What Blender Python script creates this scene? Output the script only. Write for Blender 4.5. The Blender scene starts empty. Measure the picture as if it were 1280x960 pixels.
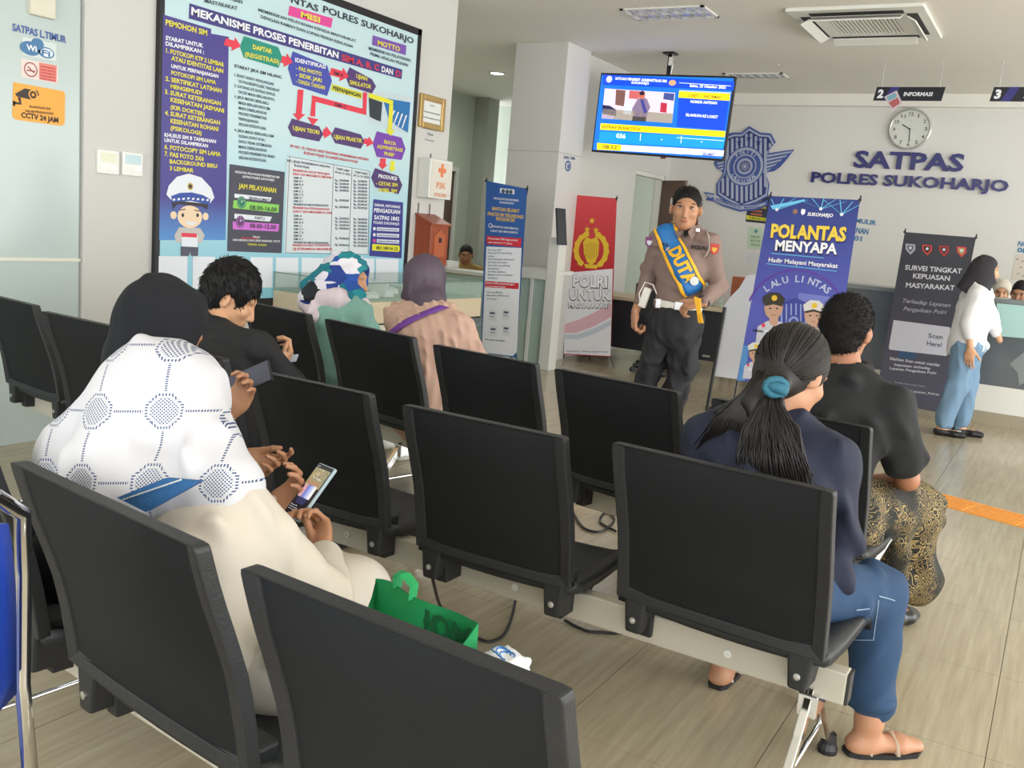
import bpy, math, random
import numpy as np
from mathutils import Vector, Matrix
from mathutils.bvhtree import BVHTree
random.seed(7); rng=np.random.default_rng(7)
SC=bpy.context.scene; COL=SC.collection
# ---------------------------------------------------------------- camera
F=1177.4; YAW,PIT,ROL=0.52074,0.16592,0.08397
EYE=np.array([0,0,1.42])
cy,sy,cp,sp=math.cos(YAW),math.sin(YAW),math.cos(PIT),math.sin(PIT)
fw=np.array([-sy*cp,cy*cp,-sp]); rt=np.array([cy,sy,0.]); up=np.cross(rt,fw)
cr,sr=math.cos(ROL),math.sin(ROL)
RT=rt*cr+up*sr; UP=-rt*sr+up*cr
cam=bpy.data.cameras.new('camera'); camo=bpy.data.objects.new('camera',cam); COL.objects.link(camo)
cam.sensor_width=36; cam.lens=F/1280*36; cam.clip_start=.05; cam.clip_end=200
camo.matrix_world=Matrix(((RT[0],UP[0],-fw[0],EYE[0]),(RT[1],UP[1],-fw[1],EYE[1]),(RT[2],UP[2],-fw[2],EYE[2]),(0,0,0,1)))
SC.camera=camo
# ---------------------------------------------------------------- world and light
SC.view_settings.view_transform='Standard'; SC.view_settings.look='None'
SC.view_settings.exposure=0.17; SC.view_settings.gamma=1; SC.view_settings.use_curve_mapping=False
w=bpy.data.worlds.new('overcast_sky'); SC.world=w; w.use_nodes=True
bg=w.node_tree.nodes['Background']; bg.inputs[0].default_value=(.90,.96,1.0,1); bg.inputs[1].default_value=2.6
def area(name,loc,rot,sx,sy_,power,col=(1,1,1)):
    l=bpy.data.lights.new(name,'AREA'); l.shape='RECTANGLE'; l.size=sx; l.size_y=sy_; l.energy=power; l.color=col
    o=bpy.data.objects.new(name,l); COL.objects.link(o); o.location=loc; o.rotation_euler=rot; return o
# added fill lights behind and right of camera, tilted up to brighten the ceiling
area('south_fill',(-.5,-3.2,1.6),(math.radians(99),0,0),8,2.8,120,(1,.98,.95))
area('east_fill',(4.9,6,1.6),(math.radians(99),0,math.radians(90)),13,2.8,350,(1,.98,.95))
area('office_fill',(-6.9,9.9,3.1),(0,0,0),1.5,3,35,(.95,1,.97))  # added fill lamp under the office ceiling, facing down to brighten the recess
# ---------------------------------------------------------------- materials
MATS={}
def mat(name,col,rough=.6,metal=0,bump=0,bscale=60,var=0,vscale=4,emit=0,spec=.5,alpha=None,trans=0,coat=0,stretch=None,sheen=0):
    if name in MATS: return MATS[name]
    m=bpy.data.materials.new(name); m.use_nodes=True; nt=m.node_tree; b=nt.nodes['Principled BSDF']
    c=tuple(col)+(1,)
    b.inputs['Base Color'].default_value=c; b.inputs['Roughness'].default_value=rough; b.inputs['Metallic'].default_value=metal
    b.inputs['Specular IOR Level'].default_value=spec
    if coat: b.inputs['Coat Weight'].default_value=coat; b.inputs['Coat Roughness'].default_value=.08
    if sheen: b.inputs['Sheen Weight'].default_value=sheen
    if trans: b.inputs['Transmission Weight'].default_value=trans
    if alpha is not None: b.inputs['Alpha'].default_value=alpha
    if emit:
        b.inputs['Emission Color'].default_value=c; b.inputs['Emission Strength'].default_value=emit
    if bump or var:
        tc=nt.nodes.new('ShaderNodeTexCoord'); mp=nt.nodes.new('ShaderNodeMapping'); nt.links.new(tc.outputs['Object'],mp.inputs[0])
        if stretch: mp.inputs['Scale'].default_value=stretch
    if bump:
        n=nt.nodes.new('ShaderNodeTexNoise'); n.inputs['Scale'].default_value=bscale; n.inputs['Detail'].default_value=3
        bp=nt.nodes.new('ShaderNodeBump'); bp.inputs['Strength'].default_value=bump; bp.inputs['Distance'].default_value=.01
        nt.links.new(mp.outputs[0],n.inputs['Vector']); nt.links.new(n.outputs[0],bp.inputs['Height']); nt.links.new(bp.outputs[0],b.inputs['Normal'])
    if var:
        n=nt.nodes.new('ShaderNodeTexNoise'); n.inputs['Scale'].default_value=vscale; n.inputs['Detail'].default_value=4
        mx=nt.nodes.new('ShaderNodeMix'); mx.data_type='RGBA'
        mx.inputs[6].default_value=tuple(max(0,x*(1-var)) for x in col)+(1,); mx.inputs[7].default_value=tuple(min(1,x*(1+var)) for x in col)+(1,)
        nt.links.new(mp.outputs[0],n.inputs['Vector']); nt.links.new(n.outputs[0],mx.inputs[0]); nt.links.new(mx.outputs[2],b.inputs['Base Color'])
    MATS[name]=m; return m
def srgb(r,g,b):
    f=lambda c:(c/255/12.92) if c<=10 else ((c/255+.055)/1.055)**2.4
    return (f(r),f(g),f(b))
def pr(name,r,g,b,rough=.55,**k): return mat(name,srgb(r,g,b),rough,**k)   # print or paint in the photograph's sRGB terms
# ---------------------------------------------------------------- object helpers
ORG={}
def org(o): return ORG.get(o.name,np.zeros(3)) if o is not None else np.zeros(3)
def nz(v): v=np.asarray(v,float); return v/np.linalg.norm(v)
A=lambda *v: np.array(v,float)
def props(o,label=None,cat=None,group=None,kind=None):
    if label: o['label']=label
    if cat: o['category']=cat
    if group: o['group']=group
    if kind: o['kind']=kind
    return o
def thing(name,label,cat,loc,group=None):
    o=bpy.data.objects.new(name,None); o.empty_display_size=.05; COL.objects.link(o); o.location=tuple(loc); ORG[o.name]=A(*loc)
    return props(o,label,cat,group)
def link(name,me,parent=None,m=None,org_=None):
    o=bpy.data.objects.new(name,me); COL.objects.link(o)
    if m is not None and not me.materials:
        for x in (m if isinstance(m,(list,tuple)) else [m]): me.materials.append(x)
    if parent is not None: o.parent=parent; ORG[o.name]=org(parent)
    elif org_ is not None: o.location=tuple(org_); ORG[o.name]=A(*org_)
    return o
class MB:
    def __init__(s): s.v=[]; s.f=[]; s.mi=[]; s.cur=0
    def add(s,vs,fs):
        n=len(s.v); s.v.extend([tuple(map(float,x)) for x in vs]); s.f.extend([tuple(i+n for i in f) for f in fs]); s.mi.extend([s.cur]*len(fs)); return s
    def box(s,c,size,X=(1,0,0),Y=(0,1,0),Z=(0,0,1)):
        c=A(*c);X,Y,Z=A(*X)*size[0]/2,A(*Y)*size[1]/2,A(*Z)*size[2]/2
        vs=[c+a*X+b*Y+d*Z for a,b,d in ((-1,-1,-1),(1,-1,-1),(1,1,-1),(-1,1,-1),(-1,-1,1),(1,-1,1),(1,1,1),(-1,1,1))]
        return s.add(vs,[(0,3,2,1),(4,5,6,7),(0,1,5,4),(1,2,6,5),(2,3,7,6),(3,0,4,7)])
    def bx(s,x0,x1,y0,y1,z0,z1): return s.box(((x0+x1)/2,(y0+y1)/2,(z0+z1)/2),(x1-x0,y1-y0,z1-z0))
    def tube(s,pts,r,n=8,flat=None,cap=True):
        pts=[A(*p) for p in pts]; k=len(pts); rs=r if isinstance(r,(list,tuple)) else [r]*k
        t0=nz(pts[1]-pts[0]); ref=A(0,0,1) if abs(t0[2])<.9 else A(1,0,0)
        if flat is not None: ref=A(*flat)
        vs=[]
        for i,p in enumerate(pts):
            t=nz(pts[min(i+1,k-1)]-pts[max(i-1,0)]); a=nz(np.cross(t,ref)); b=np.cross(a,t)
            ra,rb=(rs[i] if isinstance(rs[i],(tuple,list)) else (rs[i],rs[i]))
            for j in range(n):
                th=2*math.pi*(j+.5)/n; vs.append(p+a*ra*math.cos(th)+b*rb*math.sin(th))
        fs=[(i*n+j,i*n+(j+1)%n,(i+1)*n+(j+1)%n,(i+1)*n+j) for i in range(k-1) for j in range(n)]
        if cap: fs+= [tuple(range(n-1,-1,-1)),tuple((k-1)*n+j for j in range(n))]
        return s.add(vs,fs)
    def prism(s,poly,off):   # polygon of 3-D points pushed along the vector off
        n=len(poly); poly=[A(*p) for p in poly]; off=A(*off)
        vs=poly+[p+off for p in poly]
        return s.add(vs,[tuple(range(n-1,-1,-1)),tuple(range(n,2*n))]+[(i,(i+1)%n,n+(i+1)%n,n+i) for i in range(n)])
    def lathe(s,c,prof,axis=(0,0,1),n=24,cap=True):
        ax=nz(axis); a=nz(np.cross(ax,(0,0,1) if abs(ax[2])<.9 else (1,0,0))); b=np.cross(ax,a); c=A(*c); vs=[]
        for r,h in prof:
            for j in range(n):
                t=2*math.pi*j/n; vs.append(c+ax*h+a*r*math.cos(t)+b*r*math.sin(t))
        k=len(prof)
        return s.add(vs,[(i*n+j,i*n+(j+1)%n,(i+1)*n+(j+1)%n,(i+1)*n+j) for i in range(k-1) for j in range(n)]+([tuple(range(n-1,-1,-1)),tuple((k-1)*n+j for j in range(n))] if cap else []))
def build(name,mb,m,parent=None,org_=None,smooth=False,bevel=0):
    me=bpy.data.meshes.new(name); o0=org(parent) if parent is not None else (A(*org_) if org_ is not None else np.zeros(3))
    me.from_pydata([tuple(A(*v)-o0) for v in mb.v],[],mb.f); me.update()
    for x in (m if isinstance(m,(list,tuple)) else [m]): me.materials.append(x)
    if any(mb.mi): me.polygons.foreach_set('material_index',mb.mi)
    if smooth: me.polygons.foreach_set('use_smooth',[True]*len(me.polygons))
    o=link(name,me,parent,None,org_)
    if bevel:
        b=o.modifiers.new('bevel','BEVEL'); b.width=bevel; b.segments=2; b.limit_method='ANGLE'; b.angle_limit=.6
    return o
def single(name,mb,m,label,cat,group=None,**k):   # a thing that is one mesh, origin at its base
    vs=np.array(mb.v); c=(vs.min(0)+vs.max(0))/2; c[2]=vs[:,2].min()
    return props(build(name,mb,m,None,c,**k),label,cat,group)
def struct(name,mb,m,parent=None,**k):
    o=build(name,mb,m,parent,**k)
    if parent is None: o['kind']='structure'
    return o
# where a sight line of the survey photograph meets a real surface (used to measure positions in the room)
def ray(u,v): return fw+RT*((u-640)/F)-UP*((v-480)/F)
def at_z(u,v,z): d=ray(u,v); return EYE+d*((z-EYE[2])/d[2])
def at_y(u,v,y): d=ray(u,v); return EYE+d*(y/d[1])
def at_x(u,v,x): d=ray(u,v); return EYE+d*(x/d[0])
class Plane:
    def __init__(s,p,n,u=None):
        s.p=A(*p); s.n=nz(n); s.u=nz(u if u is not None else np.cross((0,0,1),s.n)); s.v=np.cross(s.n,s.u)
    def at(s,px,py,off=0):
        d=ray(px,py); t=((s.p+s.n*off-EYE)@s.n)/(d@s.n); return EYE+d*t
    def uv(s,px,py): q=s.at(px,py)-s.p; return q@s.u,q@s.v
    def pt(s,a,b,off=0): return s.p+s.u*a+s.v*b+s.n*off
# lettering from the built-in font
_tc={}
def glyphs(txt,bold=0,shear=0):
    key=(txt,bold,shear)
    if key in _tc: return _tc[key]
    cu=bpy.data.curves.new('lettering','FONT'); cu.body=txt; cu.resolution_u=2; cu.offset=bold; cu.shear=shear; cu.fill_mode='FRONT'
    o=bpy.data.objects.new('lettering',cu); me=bpy.data.meshes.new_from_object(o)
    n=len(me.vertices); co=np.zeros(n*3); me.vertices.foreach_get('co',co); co=co.reshape(-1,3)
    fs=[tuple(p.vertices) for p in me.polygons]
    bpy.data.objects.remove(o); bpy.data.curves.remove(cu); bpy.data.meshes.remove(me)
    _tc[key]=(co,fs); return _tc[key]
CAP=.70
def put_text(mb,txt,O,U,V,width,height,off=None,bold=.02,shear=0,thick=0):
    co,fs=glyphs(txt,bold,shear)
    if not len(co): return
    x0,x1=co[:,0].min(),co[:,0].max(); sy_=height/CAP; sx=width/(x1-x0) if width else sy_
    P=A(*O)+np.outer((co[:,0]-x0)*sx,U)+np.outer(co[:,1]*sy_,V)
    if thick:
        n=nz(np.cross(U,V)); k=len(P); from collections import Counter
        e=Counter(); 
        for f in fs:
            for a,b in zip(f,f[1:]+f[:1]): e[(a,b)]+=1
        side=[(a,b,b+k,a+k) for (a,b) in e if (b,a) not in e]
        mb.add(np.vstack([P+n*thick,P]),list(fs)+[(s[1],s[0],s[3],s[2]) for s in side])
    else: mb.add(P,fs)
class Print:   # flat printed artwork lying on one plane: one mesh per ink colour
    def __init__(s,plane): s.pl=plane; s.m={}; s.order=[]
    def mb(s,ink):
        if ink not in s.m: s.m[ink]=MB()
        return s.m[ink]
    def poly(s,ink,pts,off=.001): # photo-measured outline
        s.mb(ink).add([s.pl.at(x,y,off) for x,y in pts],[tuple(range(len(pts)))])
    def quad(s,ink,x0,y0,x1,y1,x2,y2,x3,y3,off=.001): s.poly(ink,[(x0,y0),(x1,y1),(x2,y2),(x3,y3)],off)
    def text(s,ink,txt,x0,y0,x1,y1,h,off=.003,bold=.02,shear=0,thick=0):
        a=s.pl.at(x0,y0,off); b=s.pl.at(x1,y1,off); c=s.pl.at(x0,y0-h,off); U=b-a; wd=np.linalg.norm(U); U=U/wd
        V=nz(np.cross(s.pl.n,U)); put_text(s.mb(ink),txt,a,U,V,wd,abs((c-a)@V),bold=bold,shear=shear,thick=thick)
    def disc(s,ink,px,py,r,off=.001,n=20,r2=None,sq=1,a0=0,a1=2*math.pi):  # r in metres on the plane
        c=s.pl.at(px,py,off); full=abs(a1-a0-2*math.pi)<1e-6
        A_=[a0+(a1-a0)*i/n for i in range(n if full else n+1)]
        o=[c+s.pl.u*r*math.cos(t)+s.pl.v*r*sq*math.sin(t) for t in A_]
        if r2 is None: s.mb(ink).add(o if full else o+[c],[tuple(range(len(o)+(0 if full else 1)))])
        else:
            i_=[c+s.pl.u*r2*math.cos(t)+s.pl.v*r2*sq*math.sin(t) for t in A_]; k=len(o)
            s.mb(ink).add(o+i_,[(i,(i+1)%k,k+(i+1)%k,k+i) for i in range(k if full else k-1)])
    def done(s,parent,name='printed_artwork'):
        for ink,mb in s.m.items():
            if mb.v: build(('lettering' if ink.name.startswith('ink_text') else name),mb,ink,parent)['kind']='stuff'
# ---------------------------------------------------------------- the room
M_wall=mat('wall_paint',srgb(206,204,198),.75,bump=.05,bscale=200,var=.02,vscale=.8)
M_wallR=mat('wall_paint_back',srgb(222,220,214),.7,bump=.05,bscale=200,var=.02,vscale=.8)
M_ceil=mat('ceiling_paint',srgb(232,228,219),.8,var=.02,vscale=.6)
M_tile=mat('floor_tile',srgb(186,176,154),.16,spec=.5)
def tile_grain(m):
    nt=m.node_tree; b=nt.nodes['Principled BSDF']; g=nt.nodes.new('ShaderNodeNewGeometry'); mp=nt.nodes.new('ShaderNodeMapping')
    mp.inputs['Scale'].default_value=(42,2.2,1); mp.inputs['Rotation'].default_value=(0,0,-.03)
    n=nt.nodes.new('ShaderNodeTexNoise'); n.inputs['Scale'].default_value=1; n.inputs['Detail'].default_value=6; n.inputs['Roughness'].default_value=.62
    r=nt.nodes.new('ShaderNodeValToRGB'); e=r.color_ramp.elements
    e[0].position=.25; e[0].color=srgb(160,147,122)+(1,); e[1].position=.75; e[1].color=srgb(190,179,152)+(1,)
    n2=nt.nodes.new('ShaderNodeTexNoise'); n2.inputs['Scale'].default_value=2.5
    mr=nt.nodes.new('ShaderNodeMapRange'); mr.inputs[3].default_value=.14; mr.inputs[4].default_value=.26
    nt.links.new(g.outputs['Position'],mp.inputs[0]); nt.links.new(mp.outputs[0],n.inputs['Vector']); nt.links.new(n.outputs[0],r.inputs[0]); nt.links.new(r.outputs[0],b.inputs['Base Color'])
    nt.links.new(g.outputs['Position'],n2.inputs['Vector']); nt.links.new(n2.outputs[0],mr.inputs[0]); nt.links.new(mr.outputs[0],b.inputs['Roughness'])
tile_grain(M_tile)
M_grout=mat('tile_grout',srgb(112,104,90),.9)
M_white=mat('white_gloss_paint',srgb(225,224,216),.35)
M_dark=mat('dark_metal',(.02,.02,.022),.4,.3)
M_alu=mat('aluminium',(.62,.62,.6),.3,.9)
M_chrome=mat('chrome',(.75,.75,.74),.12,1)
XW=-4.88; YB=12.1; HC=3.3
fl=struct('floor',MB().bx(-9.5,5.2,-4,13.6,-.06,-.004),M_grout)
# tiles: 0.54 x 0.64 m modules, nearest to the viewer as single pieces, the rest joined
TX,TY=.545,.65; tx0,ty0=-1.085-TX*20,4.26-TY*14
cells=[]
for i in range(-2,32):
    for j in range(0,30):
        x,y=tx0+i*TX,ty0+j*TY
        if x+TX<-9.4 or x>5.1 or y>13.5 or y+TY<-.3: continue
        c=A(x+TX/2,y+TY/2,0)-EYE; d=c@fw
        vis=d>.3 and abs((c@RT)/d*F)<800 and abs(((c@UP)/d)*F)<640
        if x<XW-TX and y<6.9: continue
        cells.append((0 if vis else 1,np.hypot(*c[:2]),x,y))
cells.sort()
tm=bpy.data.meshes.new('tile'); g=.0012
mbt=MB().bx(g,TX-g,g,TY-g,-.008,0); tm.from_pydata(mbt.v,[],mbt.f); tm.materials.append(M_tile)
for k,(v,d,x,y) in enumerate(cells[:290]):
    o=bpy.data.objects.new('tile',tm); COL.objects.link(o); o.parent=fl; o.location=(x,y,0)
mb=MB()
for v,d,x,y in cells[290:]: mb.bx(x+g,x+TX-g,y+g,y+TY-g,-.008,0)
o=build('tile_field',mb,M_tile,fl); o['kind']='stuff'
# ceiling of the hall, with a dropped strip above the counter wall
ce=struct('ceiling',MB().bx(-9.5,5.2,-4,13.6,HC,HC+.1),M_ceil)
struct('wall_left',MB().bx(XW-.25,XW,3.45,7.03,0,HC),M_wall)
# end face of the wall beside the office recess is part of the same block
struct('wall_front_left',MB().bx(XW-.25,XW,-4,-.3,0,HC),M_wall)
struct('wall_back',MB().bx(-5.0,5.2,YB,YB+.2,0,HC),M_wallR)
struct('wall_alcove',MB().bx(-4.95,-4.80,9.33,11.0,0,HC).bx(-4.95,-4.80,11.98,YB,0,HC).bx(-4.95,-4.80,11.0,11.98,2.23,HC),M_wall)
struct('wall_office_left',MB().bx(-8.4,-8.2,7,11.15,0,HC).bx(-8.4,-8.2,12.05,12.5,0,HC).bx(-8.4,-8.2,11.15,12.05,2.2,HC),pr('office_paint',200,206,190,.7))
struct('wall_office_back',MB().bx(-8.4,-4.9,13.4,13.5,0,1.0).bx(-8.4,-4.9,13.4,13.5,2.35,HC).bx(-8.4,-8.1,13.4,13.5,1,2.35).bx(-7.4,-4.9,13.4,13.5,1,2.35),pr('office_paint2',205,212,200,.7))
struct('trim_office_pillar',MB().bx(-8.22,-7.95,12.45,12.75,0,HC),pr('office_pillar',170,172,160,.7))
struct('wall_office_front',MB().bx(-8.4,XW-.25,7.0,7.1,0,HC),M_wall)
struct('trim_column',MB().bx(-5.34,-4.72,8.80,9.33,0,HC),M_wall,bevel=.006)
struct('trim_column_band',MB().bx(-5.345,-4.715,8.795,9.33,2.205,2.212),pr('band_grey',178,176,168,.7))
M_gl=mat('daylit_pane',(1,1,1),.5,emit=1.15)
struct('trim_beam',MB().bx(-4.8,5.2,YB-.10,YB,3.16,HC),M_ceil)
# window at the far end of the office: bright overcast daylight outside
win=struct('window_1',MB().bx(-8.1,-7.4,13.36,13.42,.95,1.0).bx(-8.1,-7.4,13.36,13.42,2.35,2.40).bx(-8.12,-8.07,13.36,13.42,.95,2.4).bx(-7.43,-7.38,13.36,13.42,.95,2.4).bx(-7.77,-7.74,13.36,13.42,.95,2.4),M_white)
build('pane',MB().bx(-8.08,-7.77,13.385,13.39,1,2.35),M_gl,win); build('pane',MB().bx(-7.74,-7.42,13.385,13.39,1,2.35),M_gl,win)
# polished glass panel wall left of the pillar
M_gloss=mat('glossy_panel',srgb(188,200,196),.16,spec=.35)
struct('wall_left_panel',MB().bx(XW-.30,XW-.03,-.3,3.45,0,HC),pr('panel_core',190,196,192,.5))
gp=struct('window_2',MB().bx(XW-.03,XW-.012,-.3,3.43,0,1.012),M_gloss)
build('pane',MB().bx(XW-.03,XW-.012,-.3,3.43,1.03,2.6),M_gloss,gp)
build('glazing_bar',MB().bx(XW-.03,XW-.006,-.3,3.44,1.012,1.03),pr('bar_cream',225,222,205,.3),gp)
# brown doors
M_wood=mat('brown_door_wood',srgb(92,66,52),.45,var=.2,vscale=6,stretch=(8,8,1))
def door(name,x,y0,y1,z1,open_=0,side=1):
    fr=struct(name,MB().bx(x-.05,x+.05,y0-.06,y0,0,z1+.06).bx(x-.05,x+.05,y1,y1+.06,0,z1+.06).bx(x-.05,x+.05,y0,y1,z1,z1+.06),M_white)
    return fr
d1=door('door_1',-8.19,11.2,12.0,2.15)
build('door_leaf',MB().bx(-8.22,-8.18,11.2,12.0,0.01,2.15),M_wood,d1)
build('vision_glass',MB().bx(-8.17,-8.165,11.32,11.5,1.1,1.8),pr('pale_glass',200,205,195,.2),d1)
hd=build('door_handle',MB().tube([(-8.13,11.28,1.0),(-8.13,11.42,1.0)],.012).bx(-8.175,-8.165,11.25,11.31,.92,1.12),M_chrome,d1)
d2=door('door_2',-4.87,11.05,11.93,2.18)
lf=MB(); hx=A(-4.80,11.93,0); dr=nz(A(.45,-.28,0)); 
lf.box(hx+dr*.24+A(0,0,1.09),(.48,.04,2.16),X=dr,Y=np.cross((0,0,1),dr)); build('door_leaf',lf,M_wood,d2)
build('door_handle',MB().tube([hx+dr*.42+A(0,-.05,1.0),hx+dr*.30+A(0,-.06,1.0)],.012).box(hx+dr*.42+A(-.012,-.028,1.03),(.04,.012,.24),X=dr,Y=np.cross((0,0,1),dr)),M_chrome,d2)
build('notice_sheet',MB().box(hx+dr*.30+A(-.01,-.028,1.85),(.14,.004,.2),X=dr,Y=np.cross((0,0,1),dr)),M_white,d2)
# room beyond the open door
struct('wall_corridor',MB().bx(-6.6,-6.5,10.9,13.3,0,HC),pr('corridor_paint',178,184,178,.6))
struct('window_3',MB().bx(-6.5,-6.47,12.35,12.75,1.5,2.35),M_gl)
# baseboards
struct('baseboard_back',MB().bx(-4.8,5.2,YB-.015,YB,0,.1),pr('skirting',170,165,150,.4))
struct('baseboard_left',MB().bx(XW,XW+.015,3.45,7.03,0,.1),MATS['skirting'])
# ---------------------------------------------------------------- ceiling fittings
def troffer(x0,x1,y0,y1,label):
    t=thing('recessed_light',label,'ceiling light',((x0+x1)/2,(y0+y1)/2,HC),'louvred lights in the ceiling')
    build('frame',MB().bx(x0,x1,y0,y0+.03,HC-.012,HC).bx(x0,x1,y1-.03,y1,HC-.012,HC).bx(x0,x0+.03,y0,y1,HC-.012,HC).bx(x1-.03,x1,y0,y1,HC-.012,HC),M_white,t)
    build('reflector',MB().bx(x0+.03,x1-.03,y0+.03,y1-.03,HC-.003,HC-.001),mat('reflector',(.45,.45,.43),.25,.8),t)
    n=7
    for i in range(1,n):
        x=x0+(x1-x0)*i/n; build('louvre',MB().bx(x-.006,x+.006,y0+.03,y1-.03,HC-.018,HC-.003),M_alu,t)
    build('louvre',MB().bx(x0+.03,x1-.03,(y0+y1)/2-.006,(y0+y1)/2+.006,HC-.019,HC-.003),M_alu,t)
troffer(-3.62,-2.88,7.6,8.0,'nearer louvred metal ceiling light, above and in front of the television')
troffer(-3.7,-3.03,10.6,10.93,'farther louvred metal ceiling light, just right of the television')
dl=thing('downlight','small round lit downlight in the ceiling left of the column','ceiling light',(-6.6,10.47,HC))
build('ring',MB().lathe((-6.6,10.47,HC-.012),[(.11,.012),(.11,0),(.085,0),(.085,.006)]),M_white,dl)
build('lamp',MB().lathe((-6.6,10.47,HC-.008),[(.085,.004),(.08,0)]),mat('lamp_glow',(1,1,1),emit=6),dl)
ac=thing('air_conditioner','white ceiling cassette air conditioner with open flaps','air conditioner',(-1.76,8.36,HC))
x0,x1,y0,y1=-2.27,-1.24,7.80,8.95; zc=HC-.03
build('panel',MB().bx(x0,x1,y0,y0+.28,zc,HC).bx(x0,x1,y1-.28,y1,zc,HC).bx(x0,x0+.26,y0+.28,y1-.28,zc,HC).bx(x1-.26,x1,y0+.28,y1-.28,zc,HC),M_white,ac,bevel=.006)
gr=build('grille',MB().bx(x0+.26,x1-.26,y0+.28,y1-.28,zc+.012,zc+.018),pr('grille_back',150,148,140,.6),ac)
for i in range(17):
    x=x0+.275+(x1-x0-.55)*i/16; build('slat',MB().bx(x-.007,x+.007,y0+.28,y1-.28,zc-.002,zc+.012),M_white,gr)
for (a,b,c,d,tilt) in ((x0+.16,x1-.16,y0+.09,y0+.19,'y'),(x0+.16,x1-.16,y1-.19,y1-.09,'y'),(x0+.07,x0+.15,y0+.2,y1-.2,'x'),(x1-.15,x1-.07,y0+.2,y1-.2,'x')):
    build('vent_slot',MB().bx(a,b,c,d,zc-.002,zc),mat('slot_dark',(.03,.03,.03),.8),ac)
    X,Y,Z=(1,0,0),(0,1,0),(0,0,1)
    if tilt=='y': s_=1 if c>8.3 else -1; Y=nz((0,1,-.45*s_)); Z=nz((0,.45*s_,1))
    else: s_=1 if a>-1.7 else -1; X=nz((1,0,-.6*s_)); Z=nz((.6*s_,0,1))
    build('flap',MB().box(((a+b)/2,(c+d)/2,zc-.035),((b-a)*.97,(d-c)*.95,.012),X,Y,Z),M_white,ac,bevel=.003)
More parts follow.
